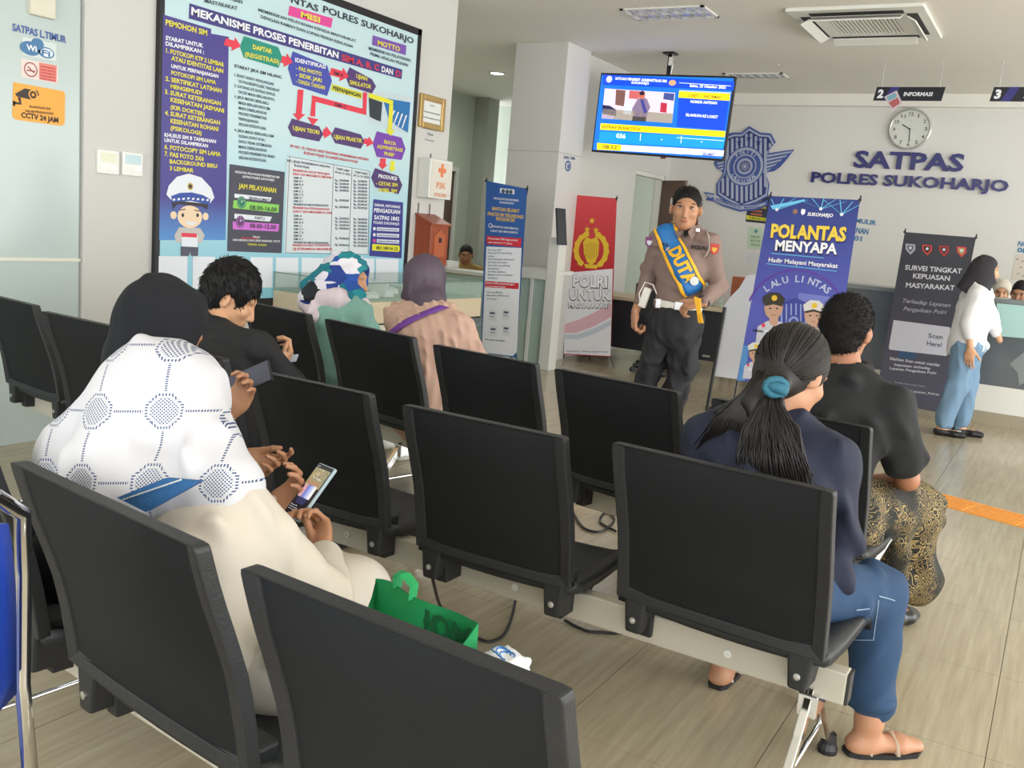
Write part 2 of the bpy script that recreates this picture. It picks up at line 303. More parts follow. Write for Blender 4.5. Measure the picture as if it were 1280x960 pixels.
# ---------------------------------------------------------------- waiting benches
M_mesh=mat('black_mesh_fabric',(.010,.011,.012),.7,spec=.25,bump=.15,bscale=900,var=.15,vscale=3)
M_plast=mat('black_plastic',(.020,.021,.022),.48,spec=.4,bump=.12,bscale=160,var=.25,vscale=12)
M_beam=mat('grey_beam_paint',srgb(190,184,168),.45,.1)
M_beam2=mat('beam_endcap',(.03,.03,.03),.5)
PROF=[(0,.90),(.005,.88),(.026,.81),(.052,.74),(.080,.66),(.097,.59),(.108,.52),(.118,.455)]
def prof_at(t):
    t=t*(len(PROF)-1); i=min(int(t),len(PROF)-2); k=t-i
    return PROF[i][0]*(1-k)+PROF[i+1][0]*k, PROF[i][1]*(1-k)+PROF[i+1][1]*k
def bench(label,seats,legs,gap_arm=()):
    P=[(A(a,b,0),A(c,d,0)) for a,b,c,d in seats]
    u=nz(P[-1][1]-P[0][0]); n=A(-u[1],u[0],0)
    mid=sum((a+b)/2 for a,b in P)/len(P)
    T=thing('waiting_bench',label,'bench',(mid[0]+n[0]*.2,mid[1]+n[1]*.2,0),'black steel-beam waiting benches')
    for a,b in P:
        su=nz(b-a); sn=A(-su[1],su[0],0); wd=np.linalg.norm(b-a)
        def pt(s,q,dn=0,z=None):  # s across 0..1, q down 0..1
            y,zz=prof_at(q); curve=-.018*(1-(2*s-1)**2)*min(1,q*3)*(1 if q<.8 else .5)
            return a+su*wd*s+sn*(y+dn-curve*-1)+A(0,0,zz)
        nu,nv=10,14; mb=MB(); rim=.034/wd; vs=[];fs=[]
        for side in (0,.012):
            for j in range(nv+1):
                for i in range(nu+1): vs.append(pt(rim+(1-2*rim)*i/nu,.05+.9*j/nv,-.002+side*.7))
        k=(nu+1)*(nv+1)
        for j in range(nv):
            for i in range(nu):
                q=j*(nu+1)+i; fs.append((q,q+nu+1,q+nu+2,q+1)); fs.append((k+q,k+q+1,k+q+nu+2,k+q+nu+1))
        mb.add(vs,fs); br=build('backrest',mb,M_mesh,T,smooth=True)
        # rim of the shell: one loop of box section round the panel
        loop=[(0.0,1.0)]+[(0.0,1-j/12) for j in range(1,12)]+[(0.004,.012),(.03,0)]+[(i/8,0) for i in range(1,8)]+[(.97,0),(.996,.012)]+[(1.0,j/12) for j in range(1,13)]+[(1-i/8,1.0) for i in range(1,8)]
        vs=[];m_=len(loop)
        for s,q in loop:
            si=rim if s<rim else (1-rim if s>1-rim else s); qi=.055 if q<.055 else (.94 if q>.94 else q)
            vs+= [pt(s,q,-.014),pt(si,qi,-.006),pt(si,qi,.014),pt(s,q,.018)]
        fs=[(4*i+c,4*((i+1)%m_)+c,4*((i+1)%m_)+(c+1)%4,4*i+(c+1)%4) for i in range(m_) for c in range(4)]
        build('backrest_rim',MB().add(vs,fs),M_plast,br,bevel=.004)
        # mounting lugs
        for s in (.10,.90):
            c=pt(s,.97,.02); lg=MB(); w1,w2=.075,.045; z1,z2=.49,.362
            lg.prism([A(c[0],c[1],0)+su*x*1.0+A(0,0,z)-sn*.026 for x,z in ((-w1/2,z1),(w1/2,z1),(w2/2,z2),(-w2/2,z2))],sn*.085)
            build('lug',lg,M_plast,T,bevel=.008)
            build('bolt',MB().lathe(A(c[0],c[1],.40)-sn*.026,[(.009,0),(.009,.004),(.004,.005)],axis=-sn,n=10),M_alu,T)
        # seat pan with a waterfall front edge
        sp=[(.12,.462),(.18,.447),(.30,.442),(.42,.448),(.50,.455),(.545,.445),(.565,.415)]
        vs=[];fs=[];nu=8
        for lay in (0,-.024):
            for y,z in sp:
                for i in range(nu+1):
                    s=i/nu; dish=-.012*(1-(2*s-1)**2); edge=.012 if s in (0,1) and lay==0 else 0
                    vs.append(a+su*wd*s+sn*y+A(0,0,z+dish+edge+lay))
        k=(nu+1)*len(sp)
        for j in range(len(sp)-1):
            for i in range(nu):
                q=j*(nu+1)+i; fs.append((q,q+1,q+nu+2,q+nu+1)); fs.append((k+q,k+q+nu+1,k+q+nu+2,k+q+1))
            for i0 in (0,nu):
                q=j*(nu+1)+i0; r=q+nu+1; fs.append((q,r,k+r,k+q) if i0==0 else (q,k+q,k+r,r))
        for j0 in (0,len(sp)-1):
            for i in range(nu):
                q=j0*(nu+1)+i; fs.append((q,k+q,k+q+1,q+1) if j0==0 else (q,q+1,k+q+1,k+q))
        build('seat',MB().add(vs,fs),M_plast,T,smooth=True)
        for s in (.12,.88):
            c=a+su*wd*s; build('seat_bracket',MB().prism([c+sn*y+A(0,0,z)-su*.02 for y,z in ((.15,.435),(.50,.435),(.44,.405),(.28,.34),(.16,.34))],su*.04),M_plast,T,bevel=.004)
    e0,e1=P[0][0]-u*.05,P[-1][1]+u*.05; L=np.linalg.norm(e1-e0); c=(e0+e1)/2
    # the beam follows the mean line of the seats
    off=np.mean([((a+b)/2-c)@n for a,b in P]); c=c+n*off
    bm=build('beam',MB().box(c+n*.235+A(0,0,.360),(L,.05,.085),u,n),M_beam,T,bevel=.005)
    for s in (-1,1): build('end_cap',MB().box(c+n*.235+u*s*(L/2+.003)+A(0,0,.360),(.008,.046,.08),u,n),M_beam2,bm)
    for x in np.arange(-L/2+.33,L/2-.1,.66): build('beam_bolt',MB().lathe(c+n*.2095+u*x+A(0,0,.360),[(.011,0),(.011,.003),(.005,.003),(.005,-.001)],axis=-n,n=12),M_white,bm)
    for lx in legs:   # distance along the bench from its left end
        h=e0+n*off+u*lx+n*.235
        lg=build('leg',MB().box(h+A(0,0,.30),(.05,.10,.06),u,n)
            .tube([h+A(0,0,.33)-n*.02,h-n*.10+A(0,0,.235),h-n*.24+A(0,0,.10),h-n*.33+A(0,0,.045)],[(.024,.015)]*4,n=4,flat=u)
            .tube([h+A(0,0,.33)+n*.02,h+n*.10+A(0,0,.235),h+n*.24+A(0,0,.10),h+n*.33+A(0,0,.045)],[(.024,.015)]*4,n=4,flat=u)
            .tube([h-n*.17+A(0,0,.165),h+n*.17+A(0,0,.165)],.008,n=6),M_chrome,T,bevel=.003)
        for s in (-1,1): build('foot_glide',MB().lathe(h+n*.33*s,[(.028,0),(.028,.014),(.022,.03),(.020,.058)],n=14),M_dark,lg)
    for gx,k in gap_arm:
        h=e0+n*off+u*gx
        if not k:
            build('side_bracket',MB().tube([h+n*.20+A(0,0,.36),h+n*.30+A(0,0,.385),h+n*.42+A(0,0,.43),h+n*.56+A(0,0,.47)],[(.03,.009),(.026,.009),(.02,.009),(.012,.008)],n=6,flat=u),M_alu,T,bevel=.002); continue
        build('armrest',MB().tube([h+n*.28+A(0,0,.36),h+n*.20+A(0,0,.5),h+n*.12+A(0,0,.60),h+n*.17+A(0,0,.645),h+n*.30+A(0,0,.64),h+n*.40+A(0,0,.60)][:k],[(.016,.009)]*k,n=6,flat=u),M_alu,T,bevel=.002)
    return T
def SE(*q): return [tuple(x) for x in q]
# front row, nearest the viewer
bench('nearest black bench, its empty right seat in the lower middle',SE((-2.38,1.135,-1.80,1.06),(-1.679,1.047,-1.075,.965),(-.970,.955,-.418,.918)),[.35,1.55])
bench('black bench in the second row with the navy-dressed woman on its right seat',SE((-2.223,2.166,-1.702,2.151),(-1.558,2.115,-1.039,2.115),(-.935,2.175,-.372,2.128)),[.08,1.87])
bench('black bench in the second row under the young man in the black jacket',SE((-4.43,2.60,-3.90,2.53),(-3.72,2.445,-3.08,2.40),(-2.92,2.29,-2.40,2.235)),[.72,1.9],[(.70,3)])
bench('black bench in the far row where the two scarfed women sit',SE((-3.835,3.69,-3.235,3.554),(-3.085,3.509,-2.436,3.352)),[.25,1.2])
bench('black far-row bench with the man in a black shirt on its right seat',SE((-2.267,3.266,-1.723,3.19),(-1.63,3.168,-1.102,3.096),(-.985,3.10,-.452,3.035)),[.1,1.85],[(1.87,0)])
# blue stacking chair at the left edge of the picture
bc=thing('stacking_chair','blue padded chair with chrome tube frame at the left edge','chair',(-1.22,.62,0))
def bp(x,y,z): 
    c=A(-1.25,.625,0); dx=nz((-.40,.92,0)); dy=nz((-.92,-.40,0)); return c+dx*x+dy*y+A(0,0,z*1.045)
M_blue=mat('blue_vinyl',srgb(28,62,160),.45,bump=.1,bscale=200)
for s in (-1,1):
    build('side_frame',MB().tube([bp(.225*s,.20,0),bp(.22*s,.0,.45),bp(.22*s,-.03,.47),bp(.215*s,-.02,.62),bp(.205*s,-.03,.80),bp(.18*s,-.045,.90),bp(.11*s,-.05,.945),bp(0,-.05,.955)],.0125,n=12),M_chrome,bc,smooth=True)
    build('leg',MB().tube([bp(.22*s,.36,.44),bp(.225*s,-.12,0)],.011,n=10),M_chrome,bc,smooth=True)
mb=MB(); pts=[];N=12
def pad(cz,hx,hz,y0,bul,name):
    vs=[];fs=[];nu=8;nv=8
    for lay in (-1,1):
        for j in range(nv+1):
            for i in range(nu+1):
                a,b=2*i/nu-1,2*j/nv-1; r=max(0,(1-a**4)*(1-b**4)); k=1-.12*b*b*abs(a)**3-.0
                vs.append(bp(a*hx*(1-.10*max(b,0)**2),y0+lay*(.012+bul*r**.5),cz+b*hz*(1-.12*a*a)))
    k=(nu+1)*(nv+1)
    for j in range(nv):
        for i in range(nu):
            q=j*(nu+1)+i; fs.append((q,q+1,q+nu+2,q+nu+1)); fs.append((k+q,k+q+nu+1,k+q+nu+2,k+q+1))
    rim=[i for i in range(nu+1)]+[j*(nu+1)+nu for j in range(1,nv+1)]+[nv*(nu+1)+i for i in range(nu-1,-1,-1)]+[j*(nu+1) for j in range(nv-1,0,-1)]
    for a,b in zip(rim,rim[1:]+rim[:1]): fs.append((b,a,k+a,k+b))
    return build(name,MB().add(vs,fs),M_blue,bc,smooth=True)
pad(.76,.17,.15,-.03,.014,'backrest')
st=MB(); 
st.add([bp(x*.2,y,z) for z in (.44,.485) for y,x in ((0,1),(.4,1),(.4,-1),(0,-1))],[(3,2,1,0),(4,5,6,7),(0,1,5,4),(1,2,6,5),(2,3,7,6),(3,0,4,7)])
build('seat',st,M_blue,bc,bevel=.018)
# ---------------------------------------------------------------- display case, counters, desk
M_ash=mat('pale_wood',srgb(206,190,160),.4,var=.08,vscale=5,stretch=(1,1,14))
M_glass=mat('case_glass',srgb(190,215,200),.04,alpha=.22,spec=.6)
M_frost=mat('frosted_glass',srgb(176,196,184),.35,spec=.5)
dc=thing('display_case','wooden table with a glass-topped site model in front of the big board','display case',(-4.45,5.7,0))
X0,X1,Y0,Y1=-4.84,-4.03,4.93,6.42
build('apron',MB().bx(X0,X1,Y0,Y1,.68,.83),M_ash,dc,bevel=.004)
build('plinth',MB().bx(X0+.06,X1-.06,Y0+.06,Y1-.06,0,.68),pr('cream_plinth',224,216,196,.45),dc)
build('trim_line',MB().bx(X0-.003,X1+.003,Y0-.003,Y1+.003,.672,.682),M_dark,dc)
g_=MB(); 
for a in ((X0,X0+.006,Y0,Y1),(X1-.006,X1,Y0,Y1),(X0,X1,Y0,Y0+.006),(X0,X1,Y1-.006,Y1)): g_.bx(*a,.83,.955)
build('glass_side',g_,M_glass,dc); build('glass_top',MB().bx(X0,X1,Y0,Y1,.955,.961),M_glass,dc)
build('edge_strip',MB().bx(X0,X1,Y0-.004,Y0+.004,.957,.964).bx(X1-.004,X1+.004,Y0,Y1,.957,.964).bx(X1-.004,X1+.004,Y0-.004,Y0+.004,.83,.96),pr('glass_edge',110,135,122,.2),dc)
build('model_ground',MB().bx(X0+.03,X1-.03,Y0+.03,Y1-.03,.83,.842),pr('model_green',110,128,108,.9),dc)
for i in range(16):
    x,y=X0+.12+random.random()*.55,Y0+.12+random.random()*1.2; a,b,h=.05+random.random()*.07,.04+random.random()*.1,.02+random.random()*.045
    build('model_building',MB().bx(x-a/2,x+a/2,y-b/2,y+b/2,.842,.842+h).prism([(x-a/2-.004,y-b/2,.842+h),(x+a/2+.004,y-b/2,.842+h),(x,y-b/2,.857+h)],(0,b,0)),pr('model_white',225,226,228,.6),dc)
# office counter behind: white ledge, frosted glass, white post
oc=thing('glazed_counter','white-framed frosted glass counter ending in a white post','counter',(-5.9,8.55,0))
build('ledge',MB().bx(-4.93,-4.40,8.42,8.75,.97,1.01),M_white,oc,bevel=.005); build('ledge',MB().bx(-7.9,-4.93,8.42,8.75,.87,.91),M_white,oc,bevel=.005)
build('ledge_lip',MB().bx(-4.93,-4.53,8.405,8.42,.91,.975),M_white,oc)
build('post',MB().bx(-4.53,-4.41,8.40,8.56,0,1.34),M_white,oc,bevel=.004)
build('glass_panel',MB().bx(-4.93,-4.53,8.45,8.462,.03,.95),M_frost,oc)
build('glass_panel',MB().bx(-7.85,-4.98,8.45,8.462,.03,.86),M_frost,oc)
build('mullion',MB().bx(-4.98,-4.93,8.43,8.48,0,.9),M_white,oc); build('mullion',MB().bx(-4.72,-4.69,8.43,8.48,0,.96),M_white,oc)
tb=single('tablet',MB().box((-4.40,8.385,1.45),(.02,.13,.36),X=nz((1,-.3,.15)),Y=nz((.3,1,0)),Z=nz((-.15,0,1))),pr('tablet_black',25,28,40,.2),'thin dark tablet standing upright on the white counter post','tablet',bevel=.004)
pp=single('papers',MB().bx(-6.6,-5.8,8.5,8.72,.911,.985),M_white,'stack of white papers on the counter in front of the seated clerk','papers',bevel=.004)
# dark desks of the hall behind the officer
dk=thing('desk','black desk with a pale wooden top behind the officer','desk',(-3.75,10.15,0))
build('desk_top',MB().bx(-4.75,-2.75,9.75,10.5,.70,.74),M_ash,dk,bevel=.004)
build('front_panel',MB().bx(-4.70,-2.80,9.80,9.82,.16,.70),pr('desk_black',38,42,46,.5),dk)
for x in (-4.70,-2.82): build('leg_panel',MB().bx(x,x+.025,9.79,10.46,0,.70),MATS['desk_black'],dk)
build('name_plate',MB().bx(-3.28,-3.2,9.792,9.80,.20,.22),M_alu,dk)
oc2=thing('office_chair','black swivel chair tucked under the desk','chair',(-3.62,9.36,0))
cc=A(-3.62,9.36,0)
for k in range(5):
    a=2*math.pi*k/5+.3; d=A(math.cos(a),math.sin(a),0)
    lg=build('leg',MB().tube([cc+A(0,0,.12),cc+d*.15+A(0,0,.11),cc+d*.29+A(0,0,.085)],[.025,.02,.014]),M_plast,oc2)
    build('caster',MB().lathe(cc+d*.29+A(0,0,.04)-np.cross(d,(0,0,1))*.02,[(.03,0),(.03,.04)],axis=np.cross(d,(0,0,1)),n=12),M_plast,lg)
build('gas_column',MB().tube([cc+A(0,0,.1),cc+A(0,0,.44)],.025),M_plast,oc2)
build('seat',MB().box(cc+A(0,0,.47),(.46,.46,.07)),M_plast,oc2,bevel=.03)
build('backrest',MB().box(cc+A(0,-.28,.78),(.42,.05,.34)).box(cc+A(0,-.24,.52),(.06,.03,.25)),M_plast,oc2,bevel=.02)
def cup(x,y,z,h,r,label):
    t=thing('drinking_glass',label,'glass',(x,y,z)); 
    build('tumbler',MB().lathe((x,y,z),[(r*.85,0),(r,h),(r-.003,h),(r*.8,.006)]),M_glass,t); build('rim',MB().lathe((x,y,z+h),[(r,-.003),(r+.001,.001),(r-.003,.001)]),M_alu,t)
cup(-3.20,9.95,.74,.11,.035,'clear tumbler on the desk beside the officer, left of the white cut-out board')
cup(-3.32,10.0,.74,.07,.04,'low glass on the desk close behind the officer\'s watch hand')
# service counter along the back
ct=thing('service_counter','long grey-glass fronted service counter with white base','counter',(.9,9.9,0))
M_cg=mat('counter_grey_glass',srgb(98,104,108),.12,spec=.6)
CX0=-2.45
for i in range(5):
    x=CX0+i*1.42; build('glass_front',MB().bx(x+.004,x+1.416,9.48,9.50,.36,1.10),M_cg,ct)
build('core',MB().bx(CX0,4.7,9.50,9.72,.0,1.10),pr('counter_core',150,150,150,.6),ct)
build('white_base',MB().bx(CX0,4.7,9.47,9.50,.12,.36),M_white,ct)
build('kickboard',MB().bx(CX0,4.7,9.46,9.50,0,.12),pr('kick_tan',160,150,128,.35),ct)
build('counter_top',MB().bx(CX0-.02,4.7,9.46,9.95,1.10,1.14),pr('top_grey',122,128,130,.25),ct,bevel=.004)
# ---------------------------------------------------------------- soft bodies: blended limbs turned into one continuous surface
class Soft:
    def __init__(s,vox=.008,k=.03,folds=0,fscale=22,seed=1): s.pr=[]; s.vox=vox; s.k=k; s.folds=folds; s.fs=fscale; s.seed=seed
    def cone(s,a,b,ra,rb,side=None,fac=1,op='u',k=None): s.pr.append(('c',A(*a),A(*b),ra,rb,None if side is None else nz(side),fac,op,k)); return s
    def ell(s,c,r,X=(1,0,0),Y=(0,1,0),Z=(0,0,1),op='u',k=None): s.pr.append(('e',A(*c),np.array([nz(X),nz(Y),nz(Z)]),A(*r),op,k)); return s
    def cut(s,p,n): s.pr.append(('p',A(*p),nz(n))); return s
    def mesh(s):
        lo=[];hi=[];pad=.05
        bb=[]
        for q in s.pr:
            if q[0]=='c':
                r=max(q[3],q[4])*(q[6] if q[5] is not None else 1); b=(np.minimum(q[1],q[2])-r,np.maximum(q[1],q[2])+r)
            elif q[0]=='e':
                e=np.abs(q[2].T)@q[3]; b=(q[1]-e,q[1]+e)
            else: b=None
            bb.append(b)
            if b is not None and q[-2]=='u': lo.append(b[0]); hi.append(b[1])
        lo=np.min(lo,0)-.03; hi=np.max(hi,0)+.03; v=s.vox
        N=np.ceil((hi-lo)/v).astype(int)+1; ax=[(lo[i]+np.arange(N[i])*v).astype(np.float32) for i in range(3)]
        D=np.full(N,.09,np.float32)
        for q,b in zip(s.pr,bb):
            if q[0]=='p':
                d=(ax[0][:,None,None]-q[1][0])*q[2][0]+(ax[1][None,:,None]-q[1][1])*q[2][1]+(ax[2][None,None,:]-q[1][2])*q[2][2]
                D=np.maximum(D,d.astype(np.float32)); continue
            i0=np.maximum(np.floor((b[0]-pad-lo)/v).astype(int),0); i1=np.minimum(np.ceil((b[1]+pad-lo)/v).astype(int)+1,N)
            if (i1<=i0).any(): continue
            sl=tuple(slice(i0[i],i1[i]) for i in range(3))
            x,y,z=(ax[0][sl[0]][:,None,None],ax[1][sl[1]][None,:,None],ax[2][sl[2]][None,None,:])
            if q[0]=='c':
                _,a,c,ra,rb,sd,fac,op,k=q
                px,py,pz=x-a[0],y-a[1],z-a[2]; d=c-a
                if sd is not None:
                    g=1-1/fac; t=(px*sd[0]+py*sd[1]+pz*sd[2])*g; px=px-t*sd[0]; py=py-t*sd[1]; pz=pz-t*sd[2]; d=d-sd*((d@sd)*g)
                L=max(float(d@d),1e-9); t=np.clip((px*d[0]+py*d[1]+pz*d[2])/L,0,1)
                dd=np.sqrt((px-t*d[0])**2+(py-t*d[1])**2+(pz-t*d[2])**2)-(ra+(rb-ra)*t)
            else:
                _,c,R,r,op,k=q; px,py,pz=x-c[0],y-c[1],z-c[2]; e=0;g=0
                for i in range(3):
                    w_=px*R[i][0]+py*R[i][1]+pz*R[i][2]; e=e+(w_/r[i])**2; g=g+(w_/r[i]**2)**2
                e=np.sqrt(e); dd=e*(e-1)/np.maximum(np.sqrt(g),1e-6)
            k=s.k if k is None else k; W=D[sl]; dd=dd.astype(np.float32)
            if op=='u':
                h=np.clip(.5+.5*(W-dd)/k,0,1); D[sl]=W*(1-h)+dd*h-k*h*(1-h)
            else:
                k=min(k,.012); h=np.clip(.5-.5*(W+dd)/k,0,1); D[sl]=W*(1-h)-dd*h+k*h*(1-h)
        I=D<0
        nx,ny,nz_=N
        cnt=np.zeros((nx-1,ny-1,nz_-1),np.int8); corners=[(a,b,c) for a in (0,1) for b in (0,1) for c in (0,1)]
        for a,b,c in corners: cnt+=I[a:nx-1+a,b:ny-1+b,c:nz_-1+c]
        act=(cnt>0)&(cnt<8); idx=np.argwhere(act); ids=np.full(act.shape,-1,np.int32); ids[act]=np.arange(len(idx))
        acc=np.zeros((len(idx),3)); w_=np.zeros(len(idx))
        for a in corners:
            for b in corners:
                if sum(abs(p-q_) for p,q_ in zip(a,b))==1 and a<b:
                    da=D[idx[:,0]+a[0],idx[:,1]+a[1],idx[:,2]+a[2]]; db=D[idx[:,0]+b[0],idx[:,1]+b[1],idx[:,2]+b[2]]
                    m=(da<0)!=(db<0); t=np.where(m,da/np.where(m,da-db,1),0)
                    p=np.array(a)+(np.array(b)-np.array(a))*t[:,None]; acc[m]+=p[m]; w_[m]+=1
        P=lo+(idx+acc/w_[:,None])*v
        faces=[]
        for ax_ in range(3):
            o=[i for i in range(3) if i!=ax_]
            s1=[slice(None)]*3; s2=[slice(None)]*3; s1[ax_]=slice(0,-1); s2[ax_]=slice(1,None)
            for j in o: s1[j]=slice(1,-1); s2[j]=slice(1,-1)
            a,b=I[tuple(s1)],I[tuple(s2)]; e=np.argwhere(a!=b); 
            if not len(e): continue
            flip=a[tuple(e.T)]
            base=e.copy(); base[:,o[0]]+=1; base[:,o[1]]+=1
            def cid(d0,d1):
                q=base.copy(); q[:,o[0]]+=d0; q[:,o[1]]+=d1; return ids[tuple(q.T)]
            f=np.stack([cid(-1,-1),cid(0,-1),cid(0,0),cid(-1,0)],1)
            if ax_==1: flip=~flip
            f[~flip]=f[~flip][:,::-1]; faces.append(f)
        Fc=np.concatenate(faces); Fc=Fc[(Fc>=0).all(1)]
        # relax, then add cloth folds along the normals
        for it in range(2):
            S=np.zeros_like(P); c=np.zeros(len(P))
            for i in range(4):
                a,b=Fc[:,i],Fc[:,(i+1)%4]
                for j in range(3): S[:,j]+=np.bincount(a,P[b,j],len(P))+np.bincount(b,P[a,j],len(P))
                c+=np.bincount(a,minlength=len(P))+np.bincount(b,minlength=len(P))
            P=P*.5+.5*S/np.maximum(c,1)[:,None]
        if s.folds:
            nr=np.zeros_like(P); fn=np.cross(P[Fc[:,2]]-P[Fc[:,0]],P[Fc[:,3]]-P[Fc[:,1]])
            for i in range(4):
                for j in range(3): nr[:,j]+=np.bincount(Fc[:,i],fn[:,j],len(P))
            nr/=np.maximum(np.linalg.norm(nr,axis=1),1e-9)[:,None]
            r=np.random.default_rng(s.seed); h=np.zeros(len(P)); W=P.copy()
            W=W+.05*np.sin(W[:,[1,2,0]]*9+r.random(3)*6)
            for i in range(7):
                kv=r.normal(size=3)*s.fs*1.9; kv[2]*=.45; h+=np.sin(W@kv+r.random()*6.28)/7*1.9*(1 if i%2 else .7)
            h=np.where(h>0,h**1.5 if False else h*h*1.6,h*.35)
            P=P+nr*(s.folds*1.25*h)[:,None]
        return P,Fc
def soft(name,chunks,m,parent,smooth=True,uv=None):
    Ps=[];Fs=[];n=0
    for c in chunks:
        P,f=c.mesh(); Ps.append(P); Fs.append(f+n); n+=len(P)
    P=np.vstack(Ps); Fc=np.vstack(Fs); P0=P-org(parent)
    me=bpy.data.meshes.new(name); me.vertices.add(len(P)); me.vertices.foreach_set('co',P0.astype(np.float32).ravel())
    me.loops.add(Fc.size); me.loops.foreach_set('vertex_index',Fc.ravel().astype(np.int32))
    me.polygons.add(len(Fc)); me.polygons.foreach_set('loop_start',np.arange(0,Fc.size,4,dtype=np.int32)); me.polygons.foreach_set('loop_total',np.full(len(Fc),4,np.int32))
    me.polygons.foreach_set('use_smooth',np.ones(len(Fc),bool)); me.update(calc_edges=True); me.validate()
    if uv is not None:
        c,U,V=uv; l=me.uv_layers.new(name='cloth'); q=P[Fc.ravel()]-c; l.data.foreach_set('uv',np.stack([q@U,q@V],1).astype(np.float32).ravel())
    o=link(name,me,parent,m); o['_n']=len(P); del o['_n']
    o_tree[o.name]=(P,Fc); return o
o_tree={}
def bvh(o): P,Fc=o_tree[o.name]; return BVHTree.FromPolygons([tuple(p) for p in P],[tuple(f) for f in Fc.tolist()])
def drape(tree,O,D,dist=1.5,off=.006):   # drop a point along D on to a body surface
    h=tree.ray_cast(Vector(O),Vector(nz(D)),dist)
    if h[0] is None: return None
    return A(*h[0])+A(*h[1])*off*(1 if np.dot(h[1],D)<0 else -1)
def strip(name,tree,rows,D,m,parent,off=.006,thick=.004):  # rows of points draped along D into a thin cloth strip
    G=[];last=None
    for r in rows:
        g=[]
        for p in r:
            q=drape(tree,A(*p)-nz(D)*.6,D,1.5,off)
            g.append(q)
        G.append(g)
    # fill misses with neighbours
    for j,g in enumerate(G):
        for i,q in enumerate(g):
            if q is None:
                c=[x for x in g if x is not None] or (G[j-1] if j else []) ; G[j][i]=c[min(i,len(c)-1)] if c else A(*rows[j][i])
    nr,nc=len(G),len(G[0]); vs=[p for g in G for p in g]+[p-nz(D)*thick for g in G for p in g]; k=nr*nc; fs=[]
    for j in range(nr-1):
        for i in range(nc-1):
            q=j*nc+i; fs+= [(q,q+1,q+nc+1,q+nc),(k+q,k+q+nc,k+q+nc+1,k+q+1)]
        fs+= [(j*nc,(j+1)*nc,k+(j+1)*nc,k+j*nc),(j*nc+nc-1,k+j*nc+nc-1,k+(j+1)*nc+nc-1,(j+1)*nc+nc-1)]
    for i in range(nc-1): fs+= [(i,k+i,k+i+1,i+1),((nr-1)*nc+i,(nr-1)*nc+i+1,k+(nr-1)*nc+i+1,k+(nr-1)*nc+i)]
    return build(name,MB().add(vs,fs),m,parent,smooth=True)
def skinmat(name,r,g,b):
    m=pr(name,r,g,b,.5,bump=.08,bscale=300,var=.07,vscale=18)
    bs=m.node_tree.nodes['Principled BSDF']; bs.inputs['Subsurface Weight'].default_value=.12; bs.inputs['Subsurface Radius'].default_value=(.012,.005,.003); bs.inputs['Subsurface Scale'].default_value=1
    return m
SK1=skinmat('skin_tan',182,132,100); SK2=skinmat('skin_light_tan',206,156,120); SK3=skinmat('skin_brown',166,112,80)
M_hair=mat('black_hair',(.009,.008,.008),.55,bump=.5,bscale=30,stretch=(9,9,1.2),spec=.25)
M_eyew=pr('eye_white',225,220,212,.2); M_iris=mat('iris',(.012,.008,.006),.15); M_lip=pr('lips',150,86,72,.45)
FING=[]
def hand(c,W,d,n,th,curl=(25,35,25),sc=1,fan=.06,thumb=None,curls=None):
    """palm and five fingers. W wrist, d towards the fingers, n out of the palm, th sideways to the thumb"""
    d=nz(d); n=nz(n-np.dot(n,d)*d); s=nz(np.cross(d,n)); 
    if s@A(*th)<0: s=-s      # s points to the thumb side
    W=A(*W); L=.088*sc
    c.cone(W-d*.01,W+d*.035*sc,.021*sc,.020*sc,side=s,fac=1.3,k=.012)
    c.ell(W+d*L*.58,(.041*sc,.050*sc,.0145*sc),s,d,n,k=.012)
    c.ell(W+d*.035*sc+s*.022*sc+n*.008*sc,(.017*sc,.03*sc,.014*sc),s,d,n,k=.012)
    base=[(.028,1.0,.046,.026,.021),(.0095,1.04,.050,.031,.023),(-.0095,1.0,.046,.029,.022),(-.0275,.92,.037,.022,.019)]
    for i,(o,l,a,b,e) in enumerate(base):
        cu=(curls[i] if curls else curl); p=W+d*L*l+s*o*sc; ang=0; f=nz(d+s*(1.2-i*.8)*fan)
        r=.0088*sc if i<3 else .0076*sc
        p0=W+d*L*.55+s*o*.85*sc
        c.cone(p0,p,r*1.05,r*1.05,k=.008)
        for seg,l_ in enumerate((a,b,e)):
            ang+=math.radians(cu[seg]); q=p+(f*math.cos(ang)+n*math.sin(ang))*l_*sc; FING.append((c,i,seg,p,q)); c.cone(p,q,r*(1-.07*seg),r*(.93-.09*seg),k=.004); p=q
    td=thumb if thumb is not None else nz(d*.7+s*.65+n*.35); td=nz(td)
    p=W+d*.022*sc+s*.024*sc; q=p+td*.042*sc; c.cone(p,q,.014*sc,.0105*sc,k=.010); td2=nz(td+d*.35+n*.12); q2=q+td2*.032*sc; c.cone(q,q2,.0102*sc,.0095*sc,k=.005)
    q3=q2+nz(td2+d*.25)*.022*sc; c.cone(q2,q3,.0095*sc,.0075*sc,k=.004)
def frame(J):
    s=nz(A(*J['shR'])-A(*J['shL'])); return s   # from the person's left to right
